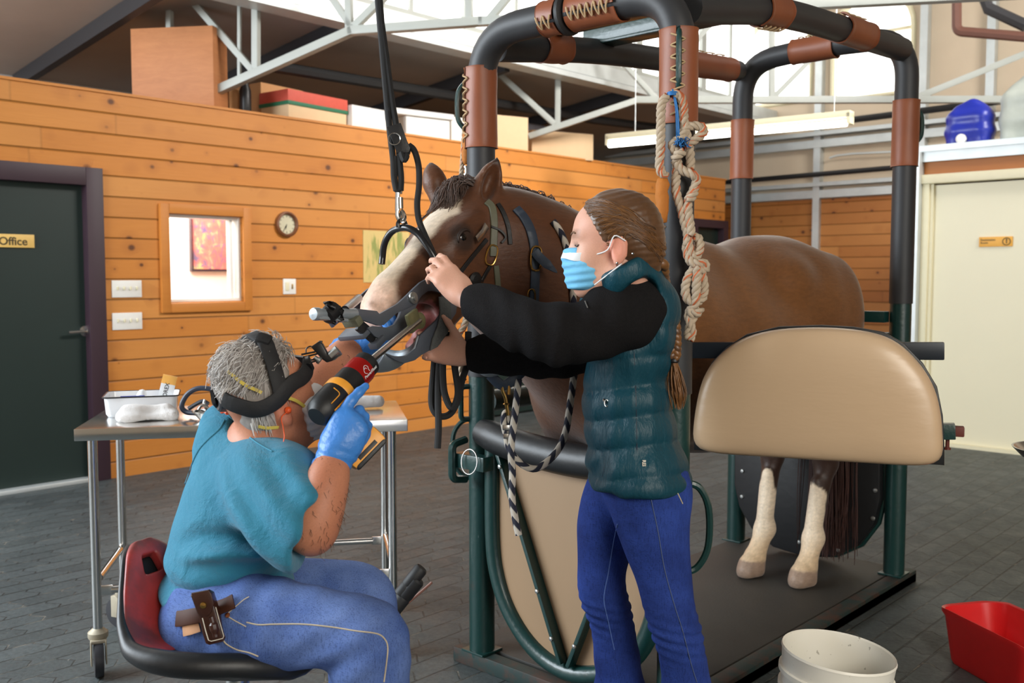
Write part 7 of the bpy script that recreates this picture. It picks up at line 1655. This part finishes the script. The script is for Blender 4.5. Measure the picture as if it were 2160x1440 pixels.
def patch(t0, t1, a0, a1, nm, m, r=.0366, th=.0015):
    vs = []; nu, nv = 8, 4
    for rr_ in (r, r + th):
        for i in range(nu + 1):
            for j in range(nv + 1): vs.append(onb(t0 + (t1 - t0) * j / nv, a0 + (a1 - a0) * i / nu, rr_))
    M_ = (nu + 1) * (nv + 1); fs = []
    for k in (0, M_):
        for i in range(nu):
            for j in range(nv): q = k + i * (nv + 1) + j; fs.append([q, q + 1, q + nv + 2, q + nv + 1])
    for i in range(nu): fs += [[i * (nv + 1), (i + 1) * (nv + 1), (i + 1) * (nv + 1) + M_, i * (nv + 1) + M_], [i * (nv + 1) + nv, (i + 1) * (nv + 1) + nv, (i + 1) * (nv + 1) + nv + M_, i * (nv + 1) + nv + M_]]
    for j in range(nv): fs += [[j, j + 1, j + 1 + M_, j + M_], [nu * (nv + 1) + j, nu * (nv + 1) + j + 1, nu * (nv + 1) + j + 1 + M_, nu * (nv + 1) + j + M_]]
    return obj(nm, MB().add(vs, fs), m, mt_)
patch(.10, .39, .35, 1.05, 'yellow_panel', M_YELD); patch(.12, .34, .46, .80, 'label_panel', M_BRASS, .0381, .0008)
obj('lettering', text_mb('DEWALT', .0135, onb(.13, .62, .0395), dd_, -nrm(np.cross(dd_, sv * cos(.62) + hu2 * sin(.62))) if (np.cross(dd_, -nrm(np.cross(dd_, sv * cos(.62) + hu2 * sin(.62)))) @ -FV) > 0 else nrm(np.cross(dd_, sv * cos(.62) + hu2 * sin(.62))), .0004, .0002), M_BLKD, mt_)
obj('yellow_line', MB().tube(fillet([onb(.12, -.05), onb(.30, -.05), onb(.31, -.6)], .008), .0012, 5), M_YELD, mt_)
obj('gear_case', MB().lathe([(0, LD * .46), (.034, LD * .46), (.0345, LD * .50), (.034, LD * .70), (0, LD * .70)], D0, dd_, 28), M_BLKD, dr_)
rc = obj('red_collar', MB().lathe([(0, LD * .69), (.0335, LD * .69), (.034, LD * .70), (.034, LD * .90), (.032, LD * .91), (0, LD * .91)], D0, dd_, 28), M_REDC, dr_)
sv_t = lambda an: -nrm(np.cross(dd_, sv * cos(an) + hu2 * sin(an)))
obj('lettering', text_mb('PowerFloat', .0105, onb(.72, .55, .0346), dd_, sv_t(.55) if (np.cross(dd_, sv_t(.55)) @ -FV) > 0 else -sv_t(.55), .0003, .0001), M_MASKW, rc)
em = MB(); ec = onb(.80, .10, .0345); ey = sv_t(.1) if (np.cross(dd_, sv_t(.1)) @ -FV) > 0 else -sv_t(.1)
em.tube(spline([ec + dd_ * a + ey * b for a, b in ((-.004, -.008), (-.009, -.004), (-.006, .004), (.0, .009), (.006, .008), (.009, .002), (.006, -.003), (.007, -.008))], 3), .0006, 5).tube(spline([ec + dd_ * a + ey * b for a, b in ((-.004, .003), (.0, .005), (.003, .001))], 3), .0006, 5)
obj('emblem', em, M_MASKW, rc)
obj('front_collar', MB().lathe([(0, LD * .90), (.030, LD * .90), (.031, LD * .92), (.031, LD * 1.02), (.022, LD * 1.06), (0, LD * 1.06)], D0, dd_, 24), M_BLKD, dr_)
S0 = at(1.04); S1 = P(884, 676, 2.545)
obj('shaft', MB().tube([S0, S1], .0088, 14), M_CHROME, dr_)
S2 = S1 + nrm(S1 - S0) * .02; obj('grinding_disc', MB().lathe([(0, -.006), (.020, -.006), (.022, -.002), (.022, .004), (.016, .008), (0, .008)], S1 + FV * .005, hl, 20).box(S1 - nrm(S1 - S0) * .03 + hn * .01, (.07, .014, .05), [nrm(S1 - S0), hl, nrm(np.cross(nrm(S1 - S0), hl))], .005), simple('worn_brass_guard', (120, 118, 84), .4, .6, var=.3, scale=60), dr_)
# handle and battery
hb0 = at(.30, .02); hb1 = P(744, 925, 2.20); hdv = nrm(hb1 - hb0)
obj('grip', MB().tube([hb0, hb0 * .5 + hb1 * .5, hb1], [.021, .019, .022], 16), M_BLKD, dr_)
ba = nrm(P(790, 905, 2.215) - P(728, 968, 2.19)); bc_ = P(757, 934, 2.205); bn_ = nrm(np.cross(ba, -FV)); bn_ = bn_ if bn_ @ hdv > 0 else -bn_; bs = np.cross(ba, bn_)
bt_ = obj('battery', MB().box(bc_ + bn_ * .016, (.098, .046, .058), [ba, bn_, bs], .010), M_YELD, dr_)
sgn2 = bs if bs @ FV < 0 else -bs
obj('battery_base', MB().box(bc_ + bn_ * .037, (.088, .014, .056), [ba, bn_, bs], .006), M_BLKD, bt_); obj('battery_panel', MB().box(bc_ - bn_ * .006 + sgn2 * .027, (.070, .020, .008), [ba, bn_, bs], .006), M_BLKD, bt_); obj('label_strip', MB().box(bc_ + bn_ * .026 + sgn2 * .0292, (.055, .010, .002), [ba, bn_, bs], .001), M_BLKD, bt_)
obj('yellow_line', MB().bar(bc_ - ba * .025 - bn_ * .006 + sgn2 * .0315, bc_ + ba * .025 - bn_ * .006 + sgn2 * .0315, .003, .001, sgn2), M_YELD, bt_)

# ================================================================ tractor-seat stool
sl_ = thing('stool', 'red-backed black saddle stool under the seated man', 'stool', G(470, 1960))
fS = nrm(RV * .88 - F0 * .42); lS = np.cross(fS, Zu)
cp = [(288, 1152, .030), (297, 1174, .062), (308, 1206, .088), (324, 1246, .120), (348, 1293, .155), (386, 1340, .185), (432, 1366, .200), (490, 1380, .205), (550, 1388, .190), (602, 1392, .145), (632, 1400, .07)]
ctr_ = spline([tuple(P(x, y, 2.33 - .16 * i / 10)) + (w,) for i, (x, y, w) in enumerate(cp)], 4); 
ctr_ = [np.array(c) for c in ctr_]
def seat_pt(i, s, off):
    c = ctr_[i]; t = nrm(ctr_[min(len(ctr_) - 1, i + 1)][:3] - ctr_[max(0, i - 1)][:3]); n_ = nrm(np.cross(t, lS)); n_ = n_ if n_ @ (fS + Zu) > 0 else -n_
    return c[:3] + lS * (s * c[3]) + n_ * (.055 * s * s * (c[3] / .2) + off * (1 - .55 * s ** 4)), n_
NS = 15; vs = []
def shell(i0, i1, o0, o1, hole=None):
    m_ = MB(); rows = list(range(i0, i1)); V = {}; L_ = []
    for o in (o0, o1):
        for i in rows:
            for j in range(NS): V[(o, i, j)] = len(L_); L_.append(seat_pt(i, -1 + 2 * j / (NS - 1), o)[0])
    fs = []
    ok_ = lambda i, j: not (hole and hole[0] <= i < hole[1] and hole[2] <= j < hole[3])
    for o in (o0, o1):
        for i in rows[:-1]:
            for j in range(NS - 1):
                if ok_(i, j): fs.append([V[o, i, j], V[o, i, j + 1], V[o, i + 1, j + 1], V[o, i + 1, j]])
    def wall(a, b): fs.append([V[(o0,) + a], V[(o0,) + b], V[(o1,) + b], V[(o1,) + a]])
    for i in rows[:-1]: wall((i, 0), (i + 1, 0)); wall((i, NS - 1), (i + 1, NS - 1))
    for j in range(NS - 1): wall((rows[0], j), (rows[0], j + 1)); wall((rows[-1], j), (rows[-1], j + 1))
    if hole:
        for i in range(hole[0], hole[1]): wall((i, hole[2]), (i + 1, hole[2])); wall((i, hole[3]), (i + 1, hole[3]))
        for j in range(hole[2], hole[3]): wall((hole[0], j), (hole[0], j + 1)); wall((hole[1], j), (hole[1], j + 1))
    return m_.add(L_, fs)
M_REDV = NT('worn_red_vinyl'); _p = M_REDV.obj(); _n = M_REDV.noise(_p, 9, 5, .6); M_REDV.set(Base_Color=M_REDV.mix(M_REDV.ramp(_n, [(.42, (0, 0, 0)), (.62, (1, 1, 1))]), (.36, .035, .032), (.14, .030, .028)), Roughness=.42); M_REDV.bump(M_REDV.noise(_p, 150, 3), .12, .003); M_REDV = M_REDV.m
NT_ = len(ctr_)
bk_ = obj('backrest', shell(0, 26, .0, .030, (5, 9, 5, 9)), M_REDV, sl_, ang=60); mdf = bk_.modifiers.new('s', 'SUBSURF'); mdf.levels = 1; mdf.render_levels = 2
se = obj('seat', shell(22, NT_, -.006, .026), M_BLKPAD, sl_, ang=60); mdf = se.modifiers.new('s', 'SUBSURF'); mdf.levels = 1; mdf.render_levels = 2
rim = [seat_pt(i, -1, .0)[0] for i in range(NT_)] + [seat_pt(NT_ - 1, s, 0)[0] for s in (-.5, 0, .5)] + [seat_pt(i, 1, .0)[0] for i in range(NT_ - 1, -1, -1)] + [seat_pt(0, s, 0)[0] for s in (.5, 0, -.5)]
nr = len(rim); rad = [.007 + .020 * smst(10, 30, np.array(min(k, 2 * NT_ + 2 - k) if k < 2 * NT_ + 3 else 0)) for k in range(nr)]
obj('rim_roll', MB().tube(rim, rad, 12, closed=True), M_BLKPAD, sl_, ang=180)
back_sh = shell(0, NT_, -.03, -.004); obj('seat_shell', back_sh, M_BLKPAD, sl_, ang=60)
sb = P(500, 1400, 2.25); obj('post', MB().cyl((sb[0], sb[1], .12), (sb[0], sb[1], sb[2] - .03), .028, 16), M_CHROME, sl_)
for k in range(5):
    a = 2 * pi * k / 5 + .4; e = A(sb[0] + .27 * cos(a), sb[1] + .27 * sin(a), .075); obj('leg', MB().tube([(sb[0], sb[1], .13), e], [.022, .016], 10), M_CHROME, sl_)
    ca = obj('caster', MB().lathe([(.022, -.012), (.03, -.010), (.03, .010), (.022, .012)], (e[0], e[1], .031), (cos(a + 1.2), sin(a + 1.2), 0), 16).cyl((e[0], e[1], .05), (e[0], e[1], .08), .008, 8), M_RUBBER, sl_)
hb_ = P(478, 1400, 2.1)

# ================================================================ two black-handled tools behind the knee, and the things on the table
tl_o = thing('tool_stand', 'black-handled dental tools leaning in a stand behind the man’s knee', 'tool stand', P(850, 1400, 2.72)); tl_o['label'] = 'pair of black rubber tool grips sticking up behind the knee of the man'
q_ = lambda x, y, o=0.0: P(480 + x / 4.5, 1160 + y / 4.5, 2.70 + o)
for a, b, r in (((1845, 165), (1640, 420), .020), ((1810, 270), (1545, 600), .0225)):
    A0, B0 = q_(*a), q_(*b); o = obj('grip', MB().lathe([(0, 0), (r * .8, 0), (r, .006), (r, .06), (r * .92, .064), (r, .07), (r, np.linalg.norm(B0 - A0))], A0, B0 - A0, 16), M_RUBBER, tl_o)
obj('rod', MB().tube([q_(1940, 305, .05), q_(1860, 375, .05), q_(1700, 510, .05), q_(1590, 625, .05)], .004, 6), M_RUST, tl_o)
base = G(820, 1420, 0); 
obj('stand', MB().lathe([(.06, 0), (.06, .01), (.03, .02), (.03, .25), (.026, .25), (.026, .03), (0, .03)], A(q_(1450, 720)[0], q_(1450, 720)[1], 0), n=20).tube([q_(1545, 600), q_(1450, 720), A(q_(1450, 720)[0], q_(1450, 720)[1], .02)], .012, 8).tube([q_(1640, 420), q_(1480, 660), q_(1450, 720)], .010, 8), M_RUBBER, tl_o)
obj('brake_lever', MB().tube(spline([q_(1520, 275, .6), q_(1560, 300, .6), q_(1620, 275, .6)], 4), .010, 8), M_BLACK, tb) if False else None
# white enamel tray with supplies
tz = .8805
def tpx(px, py): return G(px, py, tz)
ta, tbb = tpx(222, 882), tpx(372, 876); tr_u = nrm(tbb - ta); tr_w = np.cross(Zu, tr_u); Wd = np.linalg.norm(tbb - ta)
tray = thing('enamel_tray', 'white enamel tray with dark rim at the left end of the steel table', 'tray', (ta + tbb) / 2 + tr_w * .09)
tcx = (ta + tbb) / 2 + tr_w * .10; lx, ly, hz = Wd / 2, .095, .072
def rr4(kx, ky, z, r=.022, n=5):
    out = []
    for (sx, sy, a0) in ((1, 1, 0), (-1, 1, pi / 2), (-1, -1, pi), (1, -1, 1.5 * pi)):
        for k in range(n + 1): a = a0 + pi / 2 * k / n; out.append(tcx + tr_u * (sx * (lx * kx - r) + r * cos(a)) + tr_w * (sy * (ly * ky - r) + r * sin(a)) + Zu * z)
    return out
lev = [(.94, .92, 0), (1.0, 1.0, .012), (1.04, 1.05, hz), (1.08, 1.10, hz + .001), (1.08, 1.10, hz + .004), (1.02, 1.03, hz + .004), (.97, .96, .014), (.92, .90, .006)]
vs = []
for kx, ky, z in lev: vs += rr4(kx, ky, z)
N = 24; fs = [[i * N + k, i * N + (k + 1) % N, (i + 1) * N + (k + 1) % N, (i + 1) * N + k] for i in range(len(lev) - 1) for k in range(N)] + [list(range(N))[::-1], [(len(lev) - 1) * N + k for k in range(N)]]
M_ENAM = simple('white_enamel', (230, 232, 236), .2, var=.03, coat=.4)
obj('basin', MB().add(vs, fs), M_ENAM, tray, ang=50); obj('rim', MB().tube(rr4(1.08, 1.10, hz + .003), .0028, 6, closed=True), M_BLACK, tray)
# things in the tray
ti = lambda x, y, z: tcx + tr_u * x + tr_w * y + Zu * z
bx_ = thing('medicine_box', 'white and orange medicine carton standing up in the enamel tray', 'box', ti(.075, .03, .010))
xa = nrm(tr_u * .96 + Zu * .22); za_ = nrm(Zu * .96 - tr_u * .22) ; za_ = nrm(Zu + tr_u * .25); xa = nrm(tr_u - za_ * (tr_u @ za_)); ya = np.cross(za_, xa); bc2 = ti(.085, .015, .075)
obj('carton', MB().box(bc2, (.052, .030, .130), [xa, ya, za_], .001), M_MASKW, bx_); obj('orange_end', MB().box(bc2 + za_ * .050, (.0528, .0308, .032), [xa, ya, za_], .001), simple('orange_print', (238, 176, 84), .6, var=.15, scale=30), bx_)
yf = -ya if ya @ FV > 0 else ya
obj('lettering', text_mb('DOLOREX', .021, bc2 + yf * .0152 + xa * .004 - za_ * .060, za_, -xa if (np.cross(za_, -xa) @ -FV) > 0 else xa, .0004, .0003), M_BLACK, bx_)
tag(obj('marker', MB().cyl(ti(-.075, -.03, hz - .006), ti(.01, -.045, hz - .004), .006, 10), simple('blue_marker', (50, 64, 140), .4)), 'blue capped pen lying across the enamel tray', 'pen')
tag(obj('syringe', MB().lathe([(0, 0), (.007, 0), (.007, .05), (.009, .052), (.009, .058), (.004, .06), (.004, .08), (0, .08)], ti(.015, -.02, hz - .01), tr_u, 12), simple('pale_syringe', (206, 212, 214), .3)), 'pale syringe with red mark beside the medicine carton', 'syringe')
tag(obj('tissue', MB().lathe([(0, 0), (.030, .004), (.038, .03), (.022, .05), (.012, .075), (0, .08)], ti(-.012, .02, .012), (.15, .1, 1), 11), M_MASKW), 'crumpled white wipe sticking up in the middle of the enamel tray', 'wipe')
# towels
def towel(label, pa, pb, dep, h, rolls, group='towels on the steel table'):
    u = nrm(pb - pa); w = np.cross(Zu, u); L_ = np.linalg.norm(pb - pa); S_ = Sdf(); c0 = (pa + pb) / 2 + w * dep / 2
    for (o, z, r, ext) in rolls: S_.cap(c0 - u * (L_ * .5 * ext) + w * o + Zu * z, c0 + u * (L_ * .5 * ext) + w * o + Zu * (z * 1.05), r, r, .02)
    S_.half(A(0, 0, tz + .0015), (0, 0, -1), c0 - .4, c0 + .4); S_.post.append(lambda p, d: d + .0025 * nz(p, 34) + .0010 * nz(p, 190) + .0035 * np.sin(((p - c0) @ u) * 30 + 2 * nz(p, 8)))
    return tag(sdf_obj('towel', S_, .0052, simple('white_terry', (232, 228, 226), .95, var=.05, scale=200, bump=.5, bscale=420), None, None, 1), label, 'towel', group)
towel('folded white towel in front of the enamel tray', tpx(250, 893), tpx(368, 887), .10, .05, [(0, .018, .022, .92), (-.03, .014, .016, .95), (.035, .016, .02, .85), (.0, .040, .018, .72)])
towel('rolled white towel at the far right end of the steel table', tpx(735, 866), tpx(805, 863), .07, .05, [(0, .026, .027, .9), (.02, .022, .02, .9)])
# hose and hardware
hz_ = thing('hose', 'dark curled hose with metal fittings on the table behind the man', 'hose', tpx(440, 868))
hd0 = 3.55
obj('tube', MB().tube(spline([P(470, 826, hd0), P(445, 820, hd0), P(418, 819, hd0), P(398, 829, hd0), P(386, 846, hd0), P(384, 860, hd0), P(394, 869, hd0), P(412, 871, hd0 - .01)], 6), .0095, 10), simple('dark_blue_hose', (40, 46, 62), .5), hz_)
obj('tube', MB().tube(spline([P(398, 862, hd0 + .08), P(412, 853, hd0 + .08), P(428, 846, hd0 + .08), P(440, 852, hd0 + .08)], 5), .008, 8), simple('dark_hose', (38, 42, 52), .5), hz_)
obj('fitting', MB().tube(spline([P(418, 864, hd0 - .02), P(425, 855, hd0 - .02), P(437, 858, hd0 - .02), P(441, 868, hd0 - .02), P(430, 872, hd0 - .02), P(418, 868, hd0 - .02)], 4), .0055, 8).tube(spline([P(432, 842, hd0), P(430, 852, hd0), P(436, 862, hd0)], 3), .005, 8), M_CHROME, hz_)
sbw = tpx(440, 886); obj('steel_bowl', MB().lathe([(0, 0), (.03, 0), (.055, .03), (.06, .032), (.057, .034), (.03, .006), (0, .005)], sbw + Zu * .001, n=24), M_CHROME, hz_)
